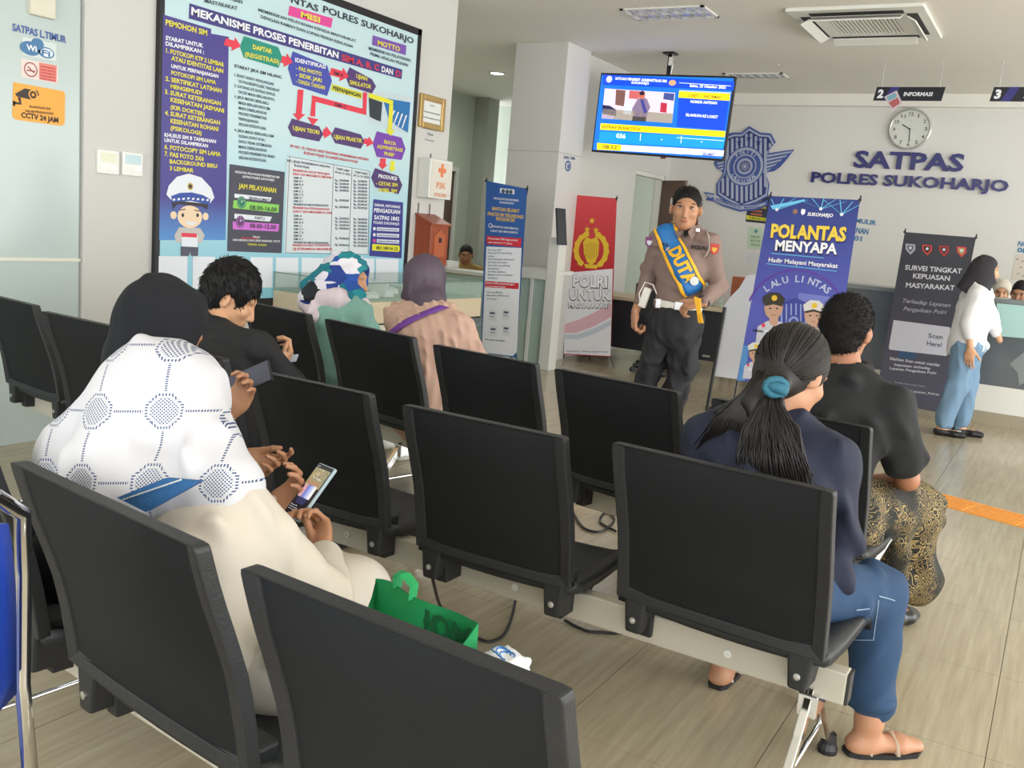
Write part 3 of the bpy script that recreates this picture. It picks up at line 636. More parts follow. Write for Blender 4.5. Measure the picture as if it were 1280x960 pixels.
def head(c,H,fd,hu,sc=1,detail=True):
    H=A(*H); f=nz(fd); u=nz(hu-np.dot(hu,f)*f); s=np.cross(f,u)
    c.ell(H+u*.022*sc-f*.012*sc,(.073*sc,.092*sc,.092*sc),s,f,u)
    c.ell(H-u*.035*sc+f*.030*sc,(.060*sc,.062*sc,.082*sc),s,f,u,k=.03)
    c.ell(H-u*.088*sc+f*.055*sc,(.030*sc,.026*sc,.022*sc),s,f,u,k=.03)      # chin
    if detail:
        c.ell(H-u*.072*sc-f*0+f*.0*sc,(.056*sc,.05*sc,.03*sc),s,f,u,k=.03)
        for a in (-1,1):
            c.ell(H+u*.003*sc+f*.086*sc+s*a*.031*sc,(.016*sc,.014*sc,.011*sc),s,f,u,op='s',k=.012)   # eye sockets
            c.ell(H-u*.028*sc+f*.066*sc+s*a*.036*sc,(.022*sc,.02*sc,.018*sc),s,f,u,k=.02)           # cheeks
            c.ell(H-u*.010*sc-f*.004*sc+s*a*.076*sc,(.010*sc,.019*sc,.031*sc),nz(s*a-f*.5),f,u,k=.008)  # ears
            c.ell(H-u*.048*sc+f*.092*sc+s*a*.010*sc,(.008*sc,.010*sc,.007*sc),s,f,u,k=.006)
        c.cone(H+u*.012*sc+f*.084*sc,H-u*.042*sc+f*.106*sc,.008*sc,.0115*sc,k=.010)
        c.ell(H+u*.024*sc+f*.076*sc,(.045*sc,.018*sc,.010*sc),s,f,u,k=.02)      # brow ridge
        c.ell(H-u*.066*sc+f*.089*sc,(.020*sc,.009*sc,.0055*sc),s,f,u,k=.006); c.ell(H-u*.076*sc+f*.087*sc,(.017*sc,.009*sc,.006*sc),s,f,u,k=.006)
def face_parts(parent,H,fd,hu,sc=1):
    H=A(*H); f=nz(fd); u=nz(hu-np.dot(hu,f)*f); s=np.cross(f,u)
    for a in (-1,1):
        e=MB(); c=H+u*.003*sc+f*.0785*sc+s*a*.031*sc; e.lathe(c-f*.006,[(.012*sc,0),(.0125*sc,.003),(.010*sc,.007),(.005*sc,.0095),(0.001,.010)],axis=f,n=14)
        for i,v in enumerate(e.v):   # squash to an almond
            d=A(*v)-c; e.v[i]=tuple(c+d-u*(d@u)*.52)
        ob=build('eye',e,M_eyew,parent,smooth=True)
        build('iris',MB().lathe(c-f*.006,[(.0052*sc,.006),(.0052*sc,.0105),(.001,.0112)],axis=f,n=12),M_iris,ob)
        build('upper_lid',MB().tube([c+s*.014*sc*x+u*(.0068-.006*x*x)*sc+f*(.004-.004*x*x) for x in (-1,-.5,0,.5,1)],.0019*sc,n=5),M_iris,ob)
        build('eyebrow',MB().tube([c+s*a*(-.014+.034*t)*sc+u*(.018+.006*math.sin(t*2.6))*sc+f*(.012-.009*t)*sc for t in (0,.25,.5,.75,1)],[.0022*sc,.0032*sc,.0034*sc,.003*sc,.0014*sc],n=6,flat=f),M_hair,parent)
    build('lips',MB().tube([H-u*(.070-.004*abs(x)**1.5)*sc+f*(.0975-.008*x*x)*sc+s*x*.022*sc for x in (-1,-.6,-.2,.2,.6,1)],[(.001,.001)]+[(.0052*sc,.0035*sc)]*4+[(.001,.001)],n=8,flat=f),M_lip,parent,smooth=True)
def limbs(c,J,g=0,arms=True,legs=True,torso=True,upto=None,k=None,cuff=None,hem=None,sc=1,tfac=1.42,loose=0):
    """trunk and limbs from the joints J, grown by g (0 the body itself, more for clothes)"""
    s=frame(J); P=lambda n:A(*J[n]); tfac=J.get('tfac',tfac); hw=J.get('hipw',1)
    if torso:
        pe,ch,nb=P('pel'),P('che'),P('neb')
        c.cone(pe,ch,(.090+g)*sc,(.098+g+loose)*sc,side=s,fac=tfac); c.cone(ch,nb*.75+ch*.25,(.096+g)*sc,(.052+g)*sc,side=s,fac=tfac*1.1)
        c.ell(pe-A(0,0,.03),((.145*hw+g)*sc,(.105+g)*sc,(.09+g)*sc),s,np.cross((0,0,1),s),(0,0,1))
        for n in ('shL','shR'): c.cone(P(n),nb*.72+P(n)*.28-A(0,0,.01),(.050+g)*sc,(.046+g)*sc,k=.04)
    if arms:
        for a,lim in (('L',1),('R',1)):
            sh,el,wr=P('sh'+a),P('el'+a),P('wr'+a); cu=2 if cuff is None else cuff
            if cu<=1: el2=sh+(el-sh)*cu; c.cone(sh,el2,(.050+g)*sc,(.042+g*1.3)*sc)
            else:
                c.cone(sh,el,(.044+g*.9)*sc,(.034+g*.8)*sc); e=el+(wr-el)*(cu-1); c.cone(el,e,(.034+g*.8)*sc,(.033-.009*(cu-1)+g*.75)*sc)
    if legs:
        for a in 'LR':
            hp,kn,an=P('hip'+a),P('kne'+a),P('ank'+a); he=2 if hem is None else hem
            c.cone(hp,kn,(.082*(.5+.5*hw)+g)*sc,(.055+g)*sc)
            if he>1: 
                e=kn+(an-kn)*(he-1); c.cone(kn,e,(.055+g)*sc,(.040+g*1.2+.004*(2-he))*sc)
                if g==0: c.cone(kn*.75+an*.25-nz(J.get('f',(0,1,0)))*.012,kn*.5+an*.5-nz(J.get('f',(0,1,0)))*.01,.05*sc,.042*sc)
def body_neck(c,J,sc=1):
    H,f,u=A(*J['head']),nz(J['fd']),nz(J['hu']); c.cone(A(*J['neb'])-A(0,0,.02),H-u*.05-f*.015,.056*sc,.052*sc)
def foot(c,an,d,sc=1,g=0):
    an=A(*an); d=nz((d[0],d[1],0)); s=np.cross(d,(0,0,1)); z=an[2]
    c.cone(an,an-A(0,0,z-.035-g),.034+g,.032+g,k=.02); b=A(an[0],an[1],.03)
    c.cone(b-d*.035,b+d*.10*sc,.027+g,.026+g,side=s,fac=1.25,k=.03); c.cone(b+d*.10*sc,b+d*.165*sc-A(0,0,.006),.026+g,.018+g,side=s,fac=1.7,k=.02)
def person(label,J,loc,skin,vox=.009,hands=(),handvox=.0045,headvox=.006,facep=False,feet=True,group=None,detail=True,hs=1,cuts=()):
    T=thing('person',label,'person',loc,group)
    b=Soft(vox); limbs(b,J); body_neck(b,J)
    if feet:
        for a in 'LR': foot(b,J['ank'+a],J.get('toe'+a,J.get('f',(0,1,0))))
    b.cut((0,0,0),(0,0,-1))
    for p_,n_ in cuts: b.cut(p_,n_)
    ch=[b]; h=Soft(headvox,.02); head(h,J['head'],J['fd'],A(*J['hu']),hs,detail); H,f,u=A(*J['head']),nz(J['fd']),nz(J['hu']); h.cone(H-u*.10-f*.02,H-u*.05-f*.015,.05,.05,k=.03); ch.append(h)
    for kw in hands: hc=Soft(handvox,.01); hand(hc,**kw); ch.append(hc)
    o=soft('body',ch,skin,T)
    if facep: face_parts(o,J['head'],J['fd'],A(*J['hu']),hs)
    return T,o

def hijab(name,T,H,fd,hu,neb,m,drapes=(),cuts=(),sc=1,face=1,folds=.004,seed=2,vox=.007,uv=None,fs=34,extra=None):
    H=A(*H); f_=nz(fd); u=nz(hu-np.dot(hu,f_)*f_); s=np.cross(f_,u); c=Soft(vox,.045,folds=folds,fscale=fs,seed=seed)
    c.ell(H+u*.022*sc-f_*.016*sc,(.090*sc,.110*sc,.108*sc),s,f_,u); c.ell(H-u*.05*sc+f_*.018*sc,(.082*sc,.082*sc,.10*sc),s,f_,u)
    c.cone(H-u*.07-f_*.01,A(*neb)+A(0,0,.015),.088*sc,.080*sc)
    for d in drapes: c.cone(*d[:4],**(d[4] if len(d)>4 else {}))
    if extra: extra(c)
    if face: c.ell(H-u*.016*sc+f_*.118*sc,(.088*sc,.082*sc,.078*sc),s,f_,u,op='s'); 
    for p,n in cuts: c.cut(p,n)
    return soft(name,[c],m,T,uv=uv)
def trousers(T,J,m,g=.02,hem=1.9,zt=None,seed=5,folds=.008,name='trousers',vox=.009,extra=None):
    c=Soft(vox,.035,folds=folds,fscale=24,seed=seed); limbs(c,J,g,arms=False,torso=False,hem=hem); s=frame(J); pe=A(*J['pel'])
    c.ell(pe-A(0,0,.03),(.150+g,.112+g,.10+g),s,np.cross((0,0,1),s),(0,0,1)); 
    if extra: extra(c)
    return soft(name,[c],m,T)
def top(T,J,m,g=.018,cuff=1.95,folds=.010,seed=6,vox=.008,name='shirt',cuts=(),loose=.01,extra=None,neck=True,fs=26):
    c=Soft(vox,.035,folds=folds,fscale=fs,seed=seed); limbs(c,J,g,legs=False,cuff=cuff,loose=loose)
    if neck: n=A(*J['neb']); d=nz(A(*J['head'])-n); c.cone(n-d*.02,n+d*.022,.070,.060); c.cone(n+d*.03,n+d*.12,.052,.068,op='s')
    if extra: extra(c)
    for p,q in cuts: c.cut(p,q)
    return soft(name,[c],m,T)
def shoe(T,J,a,m,g=.009,sc=1,low=False):
    c=Soft(.007,.02); foot(c,J['ank'+a],J.get('toe'+a,J.get('f',(0,1,0))),sc,g); c.cut((0,0,0),(0,0,-1))
    if low: c.cut((0,0,.055),(0,0,1))
    return soft('shoe',[c],m,T)

def fuzz(name,hair,n,ln,m,T,d=(0,0,0),r=.0011,lay=.35,seed=3,keep=None):
    """short separate hairs standing on a hair mesh"""
    P,Fc=o_tree[hair.name]; rg=np.random.default_rng(seed); fi=rg.integers(0,len(Fc),n); mb=MB(); d=A(*d)
    for k in fi:
        a,b,c_,e=P[Fc[k]]; nn=np.cross(c_-a,e-b); L=np.linalg.norm(nn)
        if L<1e-9: continue
        nn/=L; p=(a+b+c_+e)/4; w_=d+rg.normal(size=3)*.25; w_=w_-nn*(w_@nn); g=nz(nn*lay+w_*.8)
        l=ln*rg.uniform(.6,1.2); mb.tube([p-nn*.002,p+g*l*.5+nn*l*.08,p+g*l],[r,r*.8,r*.25],n=3,cap=False)
    o=build(name,mb,m,hair); o['kind']='stuff'; return o
# ---------------------------------------------------------------- people
Z=A(0,0,1)
# --- the officer standing between the banners
M_ush=pr('uniform_shirt',134,112,104,.8,bump=.1,bscale=400,var=.05); M_utr=pr('uniform_trousers',34,34,38,.8,bump=.1,bscale=300,var=.1)
f=nz((.30,-.95,0))
J=dict(pel=(-1.93,5.22,1.0),che=(-1.93,5.21,1.26),neb=(-1.93,5.23,1.47),head=(-1.935,5.19,1.60),fd=nz((.33,-.94,-.04)),hu=nz((.03,0,1)),f=f,tfac=1.24,hipw=.84,
  shR=(-2.080,5.19,1.405),elR=(-2.145,5.25,1.17),wrR=(-2.15,5.12,.985),shL=(-1.785,5.24,1.405),elL=(-1.715,5.27,1.17),wrL=(-1.735,5.07,1.085),
  hipR=(-2.005,5.20,.93),hipL=(-1.855,5.24,.93),kneR=(-2.07,5.19,.52),kneL=(-1.88,5.20,.52),ankR=(-2.11,5.24,.09),ankL=(-1.90,5.24,.09),toeR=(-.1,-1,0),toeL=(.5,-.9,0))
T,ob=person('uniformed man standing with a blue and yellow sash and white belt',J,(-1.95,5.2,0),SK1,.008,
  hands=[dict(W=J['wrR'],d=(.03,-.10,-1),n=(.75,.5,0),th=(.25,-1,0),curl=(55,70,50),thumb=nz((.3,-.5,-.8))),
         dict(W=J['wrL'],d=(-.85,-.35,-.25),n=(-.3,.4,-.8),th=(-.3,-.6,.6),curl=(50,60,40),thumb=nz((-.7,-.35,.0)))],handvox=.0045,headvox=.0045,facep=True,feet=False,hs=1.04)
c=Soft(.009,.035,folds=.012,fscale=30,seed=3); limbs(c,J,.014,legs=False,cuff=1.93,tfac=1.42); 
c.cone(J['neb'],A(*J['neb'])+Z*.05,.075,.066); c.cone(A(*J['neb'])+Z*.03+f*.03,A(*J['neb'])+Z*.15+f*.05,.052,.075,op='s'); c.cut((0,0,1.03),(0,0,-1))
sh=soft('shirt',[c],M_ush,T)
c=Soft(.009,.03,folds=.010,fscale=26,seed=4); limbs(c,J,.010,arms=False,torso=False,hem=1.95); s=frame(J)
c.cone(A(-1.935,5.22,.90),A(-1.93,5.22,1.04),.108,.104,side=s,fac=1.24); c.ell(A(*J['pel'])-A(0,0,.03),(.145,.122,.11),s,np.cross(Z,s),Z); c.cone((-1.93,5.215,.90),(-1.93,5.22,.98),.105,.105,side=s,fac=1.2); c.cut((0,0,1.062),(0,0,1)); c.cut((0,0,.07),(0,0,-1))
c.ell((-1.805,5.2,.72),(.03,.07,.09))
tr=soft('trousers',[c],M_utr,T)
for a in 'LR':
    c=Soft(.008,.02); foot(c,J['ank'+a],J['toe'+a],1.05,.010); c.cone(J['ank'+a],A(*J['ank'+a])+Z*.1,.048,.05); c.cut((0,0,0),(0,0,-1)); soft('shoe',[c],mat('black_leather',(.012,.012,.012),.25),T)
c=Soft(.006,.01); c.cone((-1.93,5.22,1.03),(-1.93,5.22,1.065),.115,.114,side=s,fac=1.24); c.cut((0,0,1.072),(0,0,1)); c.cut((0,0,1.028),(0,0,-1))
bl=soft('belt',[c],pr('white_leather',232,228,218,.35),T)
tb_=bvh(bl); q=drape(tb_,A(-1.90,5.2,1.05)+f*.5,-f,off=.004)
build('buckle',MB().box(q,(.075,.012,.05),X=np.cross(Z,f),Y=f),M_alu,bl,bevel=.004)
for a,b in ((-.13,'belt_pouch'),(.10,'belt_keeper')): 
    q=drape(tb_,A(-1.90,5.2,1.05)+f*.5+np.cross(Z,f)*a,-f,off=.004)
    if q is not None: build(b,MB().box(q,(.03,.012,.055),X=np.cross(Z,f),Y=f),M_alu,bl,bevel=.003)
# white handcuff case with coiled lanyard at the hip
q=at_y(806,372,5.12); build('radio_case',MB().box(q,(.045,.03,.12),Z=nz((.25,0,1)),X=nz((1,0,-.25))),MATS['white_leather'],T,bevel=.008)
build('lanyard',MB().tube([q+A(-.02,-.01,-.04),q+A(-.03,-.02,.02),q+A(.0,-.02,.09),q+A(.05,-.02,.08),q+A(.07,.0,.03)],.004,n=6),MATS['white_leather'],T)
# hair: short crop
H,fd,hu=A(*J['head']),J['fd'],J['hu']
def crop_hair(T,H,fd,hu,m,sc=1,th=.008,low=-.02,front=.050,folds=.0015,name='hair',back=.0,vox=.005,top=.0):
    H=A(*H); f_=nz(fd); u=nz(hu-np.dot(hu,f_)*f_); s=np.cross(f_,u); c=Soft(vox,.015,folds=folds,fscale=160,seed=9)
    c.ell(H+u*(.024+top)*sc-f_*.014*sc,(( .073+th)*sc,(.092+th)*sc,(.090+th+top)*sc),s,f_,u)
    c.ell(H-u*.04*sc-f_*.045*sc,((.055+th)*sc,(.05+th)*sc,(.05+th)*sc),s,f_,u)
    c.ell(H-u*.035*sc+f_*(front+.058)*sc,(.082*sc,.075*sc,.093*sc),s,f_,u,op='s')       # face opening
    for a in (-1,1): c.ell(H-u*.045*sc+f_*.018*sc+s*a*.090*sc,(.034*sc,.042*sc,.068*sc),s,f_,u,op='s')
    c.cut(H+u*low*sc-u*.062*sc,-(u*.8-f_*.35))
    return soft(name,[c],m,T)
oh=crop_hair(T,H,fd,hu,M_hair,1.04,.005,low=.02,front=.044); fuzz('short_hairs',oh,1500,.010,M_hair,T,d=(.1,-.3,.3),lay=.9)
# collar, sash, insignia
tsh=bvh(sh)
def pxr(pts,y): return [at_y(a,b,y) for a,b in pts]
M_sb=pr('sash_blue',24,108,176,.55); M_sy=pr('sash_gold',240,178,30,.5,bump=.2,bscale=500)
path=[(828,281),(832,292),(838,307),(845,322),(853,338),(860,353),(867,367)]
def sash(off0,off1,i0=0,i1=7): 
    rows=[]
    pp=[at_y(x,y,5.0) for x,y in path]
    for i in range((i1-i0-1)*3+1):
        t=i0+i/3; k=min(int(t),len(pp)-2); p=pp[k]+(pp[k+1]-pp[k])*(t-k); d=nz(pp[min(k+1,6)]-pp[k]); w_=nz(np.cross(d,-f))
        rows.append([p+w_*o for o in np.linspace(off0,off1,5)])
    return rows
sa=strip('sash',tsh,sash(-.052,.052),-f,M_sb,T,off=.012)
strip('sash_edge',tsh,sash(-.064,-.048),-f,M_sy,sa,off=.015); strip('sash_edge',tsh,sash(.048,.064),-f,M_sy,sa,off=.015)
b0=drape(tsh,at_y(850,322,5.0),-f,off=.03); pp=at_y(864,353,5.0)-at_y(848,322,5.0)
mb=MB(); dd=nz(pp-f*(pp@f)); ww=nz(np.cross(f,dd)); ww=ww if ww@A(1,0,0)>0 else -ww
o=drape(tsh,at_y(843,316,5.0),-f,off=.030); put_text(mb,'DUTA',o-ww*.032,dd,ww,.20,.062,bold=.05)
mb.v=[tuple(x if (x:=drape(tsh,A(*v_)+f*.3,-f,off=.021)) is not None else v_) for v_ in mb.v]
build('lettering',mb,M_sy,sa)
q=drape(tsh,at_y(864,350,5.0),-f,off=.034); build('sash_emblem',MB().lathe(q,[(.025,0),(.024,.004),(.001,.005)],axis=f,n=16),pr('emblem_white',220,224,220,.5),sa)
fr=MB()
for i in range(9): fr.tube([at_y(868+i*.9,371+i*.3,4.99),at_y(872+i*.5,392,4.97),at_y(873+i*.7,402+(i%3),4.98)],.004,n=5)
build('tassel',fr,M_sy,sa)
lc=MB(); lc.box(drape(tsh,at_y(872,309,5.0),-f,off=.006),(.085,.004,.022),X=np.cross(Z,f),Y=f); build('name_tape',lc,pr('tape_brown',110,90,82,.8),sh)
r_=np.cross(Z,f); mb=MB(); o=drape(tsh,at_y(873,311.5,5.0),-f,off=.012); put_text(mb,'POLRI',o+f*.004-np.cross(Z,f)*.042-Z*.004,r_,Z,.085,.020,bold=.03); build('lettering',mb,pr('ink_text_black',25,22,24,.7),sh)
mb=MB(); o=drape(tsh,at_y(826,307,5.0),-f,off=.012); put_text(mb,'KA',o+f*.006,np.cross(Z,f),Z,.035,.020,bold=.03); build('lettering',mb,MATS['ink_text_black'],sh)
for (x,y) in ((836,287),(870,288)):
    q=drape(tsh,at_y(x,y,5.0),-f,off=.008); build('collar_pin',MB().box(q,(.022,.006,.02),X=np.cross(Z,f),Y=f),M_alu,sh,bevel=.002)
nb=A(*J['neb']); r_=np.cross(Z,f)
for a in (-1,1):
    p=[nb+Z*.045+r_*a*.045-f*.02,nb+Z*.035+r_*a*.066+f*.02,nb-Z*.005+r_*a*.060+f*.085,nb-Z*.055+r_*a*.040+f*.118,nb-Z*.005+r_*a*.012+f*.108,nb+Z*.03+r_*a*.030+f*.065]
    build('collar',MB().prism(p,f*.004+Z*.003),M_ush,sh)
build('undershirt',MB().prism([nb+Z*.02+r_*.035+f*.062,nb+Z*.02-r_*.035+f*.062,nb-Z*.035+f*.098],f*.004),mat('black_cotton',(.015,.015,.017),.9),T)
for (x,y,cx,pts) in ((810,303,1,1),(892,312,-1,1)):
    q=drape(tsh,at_y(x,y,5.0),-f,off=.004)
    if q is not None:
        rr=r_; pa=MB().prism([q+rr*u_*.024+Z*v_*.032 for u_,v_ in ((-1,1),(1,1),(1,-.3),(0,-1),(-1,-.3))],f*.005)
        po=build('shoulder_patch',pa,pr('patch_violet',120,60,110,.7) if cx==1 else pr('patch_red',190,70,60,.7),sh)
        build('patch_emblem',MB().prism([q+f*.0055+rr*u_*.014+Z*v_*.018 for u_,v_ in ((-1,.6),(1,.6),(1,-.2),(0,-1),(-1,-.2))],f*.002),pr('patch_grey',205,205,210,.7) if cx==1 else pr('patch_gold',220,170,60,.6),po)
q=drape(tsh,at_y(835,314,5.0),-f,off=.006); build('badge',MB().lathe(q,[(.02,0),(.018,.004),(.001,.006)],axis=f,n=8),pr('badge_gold',215,160,110,.3),sh)
build('aiguillette',MB().tube([drape(tsh,at_y(x,y,5.0),-f,off=.01) for x,y in ((880,288),(885,297),(886,310),(882,318),(878,322))],.004,n=6),pr('cord_white',205,195,185,.7),sh,smooth=True)
for i in range(4):
    q=drape(tsh,A(-1.93,5.2,1.40-i*.085)+f*.5,-f,off=.003)
    if q is not None and i in(0,): build('button',MB().lathe(q,[(.006,0),(.006,.003)],axis=f,n=8),M_dark,sh)
W=A(*J['wrL']); fd2=nz(W-A(*J['elL'])); build('wrist_watch',MB().lathe(W-fd2*.015,[(.035,-.010),(.038,-.008),(.038,.008),(.035,.010)],axis=fd2,n=18),M_dark,T)
# --- hijab-wearing woman in white reading her phone, nearest the viewer
def dots_cloth(name):   # white voile with stitched rosettes joined by running-stitch lines
    m=pr(name,232,232,234,.8); nt=m.node_tree; b=nt.nodes['Principled BSDF']; N=nt.nodes.new; Lk=nt.links.new
    uv=N('ShaderNodeUVMap'); sp=N('ShaderNodeSeparateXYZ'); Lk(uv.outputs[0],sp.inputs[0])
    def M(op,a,b_=None,c_=None):
        n=N('ShaderNodeMath'); n.operation=op
        for i,x in enumerate((a,b_,c_)):
            if x is None: continue
            if isinstance(x,(int,float)): n.inputs[i].default_value=x
            else: Lk(x,n.inputs[i])
        return n.outputs[0]
    S=.140; ax=[]
    for i in (0,1): ax.append(M('SUBTRACT',M('FRACT',M('DIVIDE',sp.outputs[i],S)),.5))
    x,y=ax; ex,ey=M('ABSOLUTE',x),M('ABSOLUTE',y); mx=M('MAXIMUM',ex,ey); sm=M('ADD',ex,ey)
    octa=M('MAXIMUM',mx,M('MULTIPLY',sm,.74))
    def dash(v,f,t=.0): return M('GREATER_THAN',M('SINE',M('MULTIPLY',v,f)),t)
    inside=M('LESS_THAN',octa,.20)
    dots=M('MULTIPLY',inside,M('GREATER_THAN',M('ABSOLUTE',M('MULTIPLY',M('SINE',M('MULTIPLY',M('ADD',x,y),62)),M('SINE',M('MULTIPLY',M('SUBTRACT',x,y),62)))),.52))
    ring=M('MULTIPLY',M('MULTIPLY',M('GREATER_THAN',octa,.225),M('LESS_THAN',octa,.262)),M('MAXIMUM',M('MULTIPLY',dash(x,150),M('GREATER_THAN',ey,ex)),M('MULTIPLY',dash(y,150),M('GREATER_THAN',ex,ey))))
    lh=M('MULTIPLY',M('MULTIPLY',M('LESS_THAN',ey,.017),M('GREATER_THAN',ex,.29)),dash(x,190,-.2))
    lv=M('MULTIPLY',M('MULTIPLY',M('LESS_THAN',ex,.017),M('GREATER_THAN',ey,.29)),dash(y,190,-.2))
    tot=M('MINIMUM',M('ADD',M('ADD',dots,ring),M('ADD',lh,lv)),1.0)
    mix=N('ShaderNodeMix'); mix.data_type='RGBA'; mix.inputs[6].default_value=srgb(204,203,207)+(1,); mix.inputs[7].default_value=srgb(62,78,116)+(1,)
    Lk(tot,mix.inputs[0]); Lk(mix.outputs[2],b.inputs['Base Color']); return m
M_voile=dots_cloth('stitched_white_voile')
M_cream=pr('cream_knit',206,196,182,.85,bump=.12,bscale=500,var=.03); M_beige=pr('beige_cloth',205,196,184,.85,bump=.1,bscale=300,var=.05)
J=dict(f=(.2,1,0),pel=(-1.40,1.30,.56),che=(-1.50,1.34,.73),neb=(-1.60,1.38,.86),head=(-1.69,1.455,.955),fd=nz((.30,.72,-.62)),hu=nz((-.15,.5,.85)),
  shR=(-1.40,1.34,.80),elR=at_y(402,752,1.50),wrR=at_y(404,690,1.68),shL=(-1.72,1.42,.82),elL=(-1.77,1.62,.66),wrL=at_y(338,640,1.76),
  hipR=(-1.31,1.33,.53),hipL=(-1.49,1.36,.53),kneR=(-1.36,1.70,.52),kneL=(-1.56,1.74,.52),ankR=(-1.36,1.78,.09),ankL=(-1.56,1.80,.09))
HR=at_y(398,640,1.76); HL=at_y(372,612,1.80)
T,ob=person('woman in a white stitched headscarf and cream sweater looking at her phone',J,(-1.42,1.4,0),SK1,.009,cuts=[((-1.37,1.12,.52),nz((-.15,-1,-.24)))],
  hands=[dict(W=J['wrR'],d=HR-J['wrR'],n=(-.55,-.45,.5),th=(-.9,.2,.2),curls=[(30,50,30),(48,62,40),(55,66,42),(58,66,42)],thumb=nz((-.55,.10,.85))),
         dict(W=J['wrL'],d=HL-J['wrL'],n=(.25,-.5,.8),th=(-.3,.3,.9),curls=[(40,40,30)]*4,thumb=nz((.35,.25,.55)))],handvox=.0035,detail=False)
def ex(c):   # cape of the scarf falling over the bent back and shoulders
    pass
hj=hijab('headscarf',T,J['head'],J['fd'],J['hu'],J['neb'],M_voile,
  [((-1.68,1.38,.985),(-1.86,1.30,.82),.13,.085),((-1.66,1.40,.96),(-1.43,1.34,.84),.105,.080),((-1.70,1.38,.97),(-1.66,1.24,.86),.12,.09),
   ((-1.84,1.31,.83),(-1.60,1.24,.80),.085,.085),((-1.60,1.25,.82),(-1.42,1.32,.83),.08,.07),((-1.84,1.31,.82),(-1.92,1.36,.74),.08,.06)],
  cuts=[((-1.6,1.2,.775),nz((.10,-.25,-1)))],folds=.007,seed=12,vox=.006,fs=20,
  uv=(A(-1.64,1.3,.9),RT*1.0,UP*1.0))
build('scarf_border',MB().prism([at_y(146,622,1.16),at_y(205,598,1.17),at_y(250,602,1.18),at_y(182,640,1.155)],(.0,.012,.0)),pr('scarf_blue',44,98,152,.8,bump=.2,bscale=200),hj)
bd=MB()
for i in range(22):
    t=i/21; p=at_y(155+70*t,624-24*t,1.158)
    bd.box(p,(.005,.003,.003),X=nz(at_y(225,600,1.158)-at_y(155,624,1.158)))
build('border_stitching',bd,M_white,hj)
def sk(c):
    c.cone(A(*J['shR'])-Z*.01,J['elR'],.068,.066); c.cone(J['elR'],A(*J['elR'])*.22+A(*J['wrR'])*.78,.062,.044); c.cone((-1.38,1.30,.52),(-1.48,1.32,.52),.12,.12); c.cone((-1.40,1.28,.72),(-1.42,1.28,.56),.11,.13); c.cut((-1.37,1.10,.52),nz((-.15,-1,-.24)))
swt=top(T,J,M_cream,g=.018,cuff=1.86,folds=.011,seed=21,loose=.01,name='sweater',extra=sk,neck=False,fs=18)
sk_=Soft(.009,.05,folds=.010,fscale=20,seed=22)
for k_,a_ in (('hipR','kneR'),('hipL','kneL')): sk_.cone(J[k_],J[a_],.095,.072)
sk_.cone(J['kneR'],(-1.36,1.77,.14),.075,.09); sk_.cone(J['kneL'],(-1.56,1.80,.14),.075,.09); sk_.cone(J['kneR'],J['kneL'],.07,.07)
sk_.cone((-1.27,1.36,.50),(-1.50,1.36,.50),.12,.12); sk_.cut((0,0,.05),(0,0,-1))
soft('skirt',[sk_],M_beige,T)
W=J['wrR']; d_=nz(W-A(*J['elR'])); build('bracelet',MB().lathe(W-d_*.012,[(.031,-.003),(.034,0),(.031,.003)],axis=d_,n=20),pr('gold_chain',200,150,80,.3,metal=.8),T)
fr_=[x for x in FING if x[1]==2 and x[2]==0][-2:][0]; fm,fx=(fr_[3]+fr_[4])/2,nz(fr_[4]-fr_[3]); build('ring',MB().lathe(fm,[(.0098,-.003),(.0120,0),(.0098,.003)],axis=fx,n=16),MATS['gold_chain'],T)
# her phone
c0=at_y(386,614,1.775); La=nz(at_y(409,581,1.83)-at_y(363,645,1.73)); Wa=nz(at_y(423,588,1.80)-at_y(388,577,1.83)); Wa=nz(Wa-La*(Wa@La)); Na=np.cross(Wa,La); Na=Na if Na@(EYE-c0)>0 else -Na
ph=thing('phone','phone in a pale blue case showing a group photo, held by the woman in white','phone',tuple(c0))
build('phone_case',MB().box(c0-Na*.005,(.078,.163,.010),Wa,La,Na),pr('case_pale_blue',170,190,198,.35),ph,bevel=.004)
sc_=build('screen',MB().box(c0+Na*.0005,(.070,.155,.002),Wa,La,Na),pr('screen_dark',46,38,48,.2,emit=.25),ph)
pl=Plane(c0+Na*.0016,Na,Wa); pm={}
def scr(name,r,g,b): return pr('screen_'+name,r,g,b,.3,emit=.55)
def onp(mm,pts,off=.0002):
    k=scr(*mm); mb=pm.setdefault(k.name,(k,MB()))[1]; mb.add([c0+Wa*x*.035+La*y*.0775+Na*(.0016+off) for x,y in pts],[tuple(range(len(pts)))])
onp(('garden',150,140,110),[(-.95,.15),(.95,.15),(.95,.86),(-.95,.86)])
for i in range(26): x,y=random.uniform(-.9,.8),random.uniform(.42,.84); onp(('leaf%d'%(i%3),(110,170,200)[i%3],(120,150,190)[i%3],(80,90,160)[i%3]),[(x,y),(x+.14,y-.02),(x+.12,y+.05),(x+.02,y+.06)],.0004)
for x,r,g,b in ((-.6,210,160,170),(-.2,120,130,200),(.15,170,180,230),(.5,230,230,235)):
    onp(('shirt%d'%int(x*10+10),r,g,b),[(x-.2,-.28),(x+.22,-.28),(x+.2,.16),(x+.1,.22),(x-.1,.22),(x-.18,.16)],.0006)
    onp(('face',190,120,90),[(x+.1*math.cos(a),.30+.075*math.sin(a)) for a in [k*math.pi/5 for k in range(10)]],.0007)
onp(('legs',50,50,90),[(-.5,-.52),(.5,-.52),(.55,-.28),(-.6,-.28)],.0005)
mbt=MB()
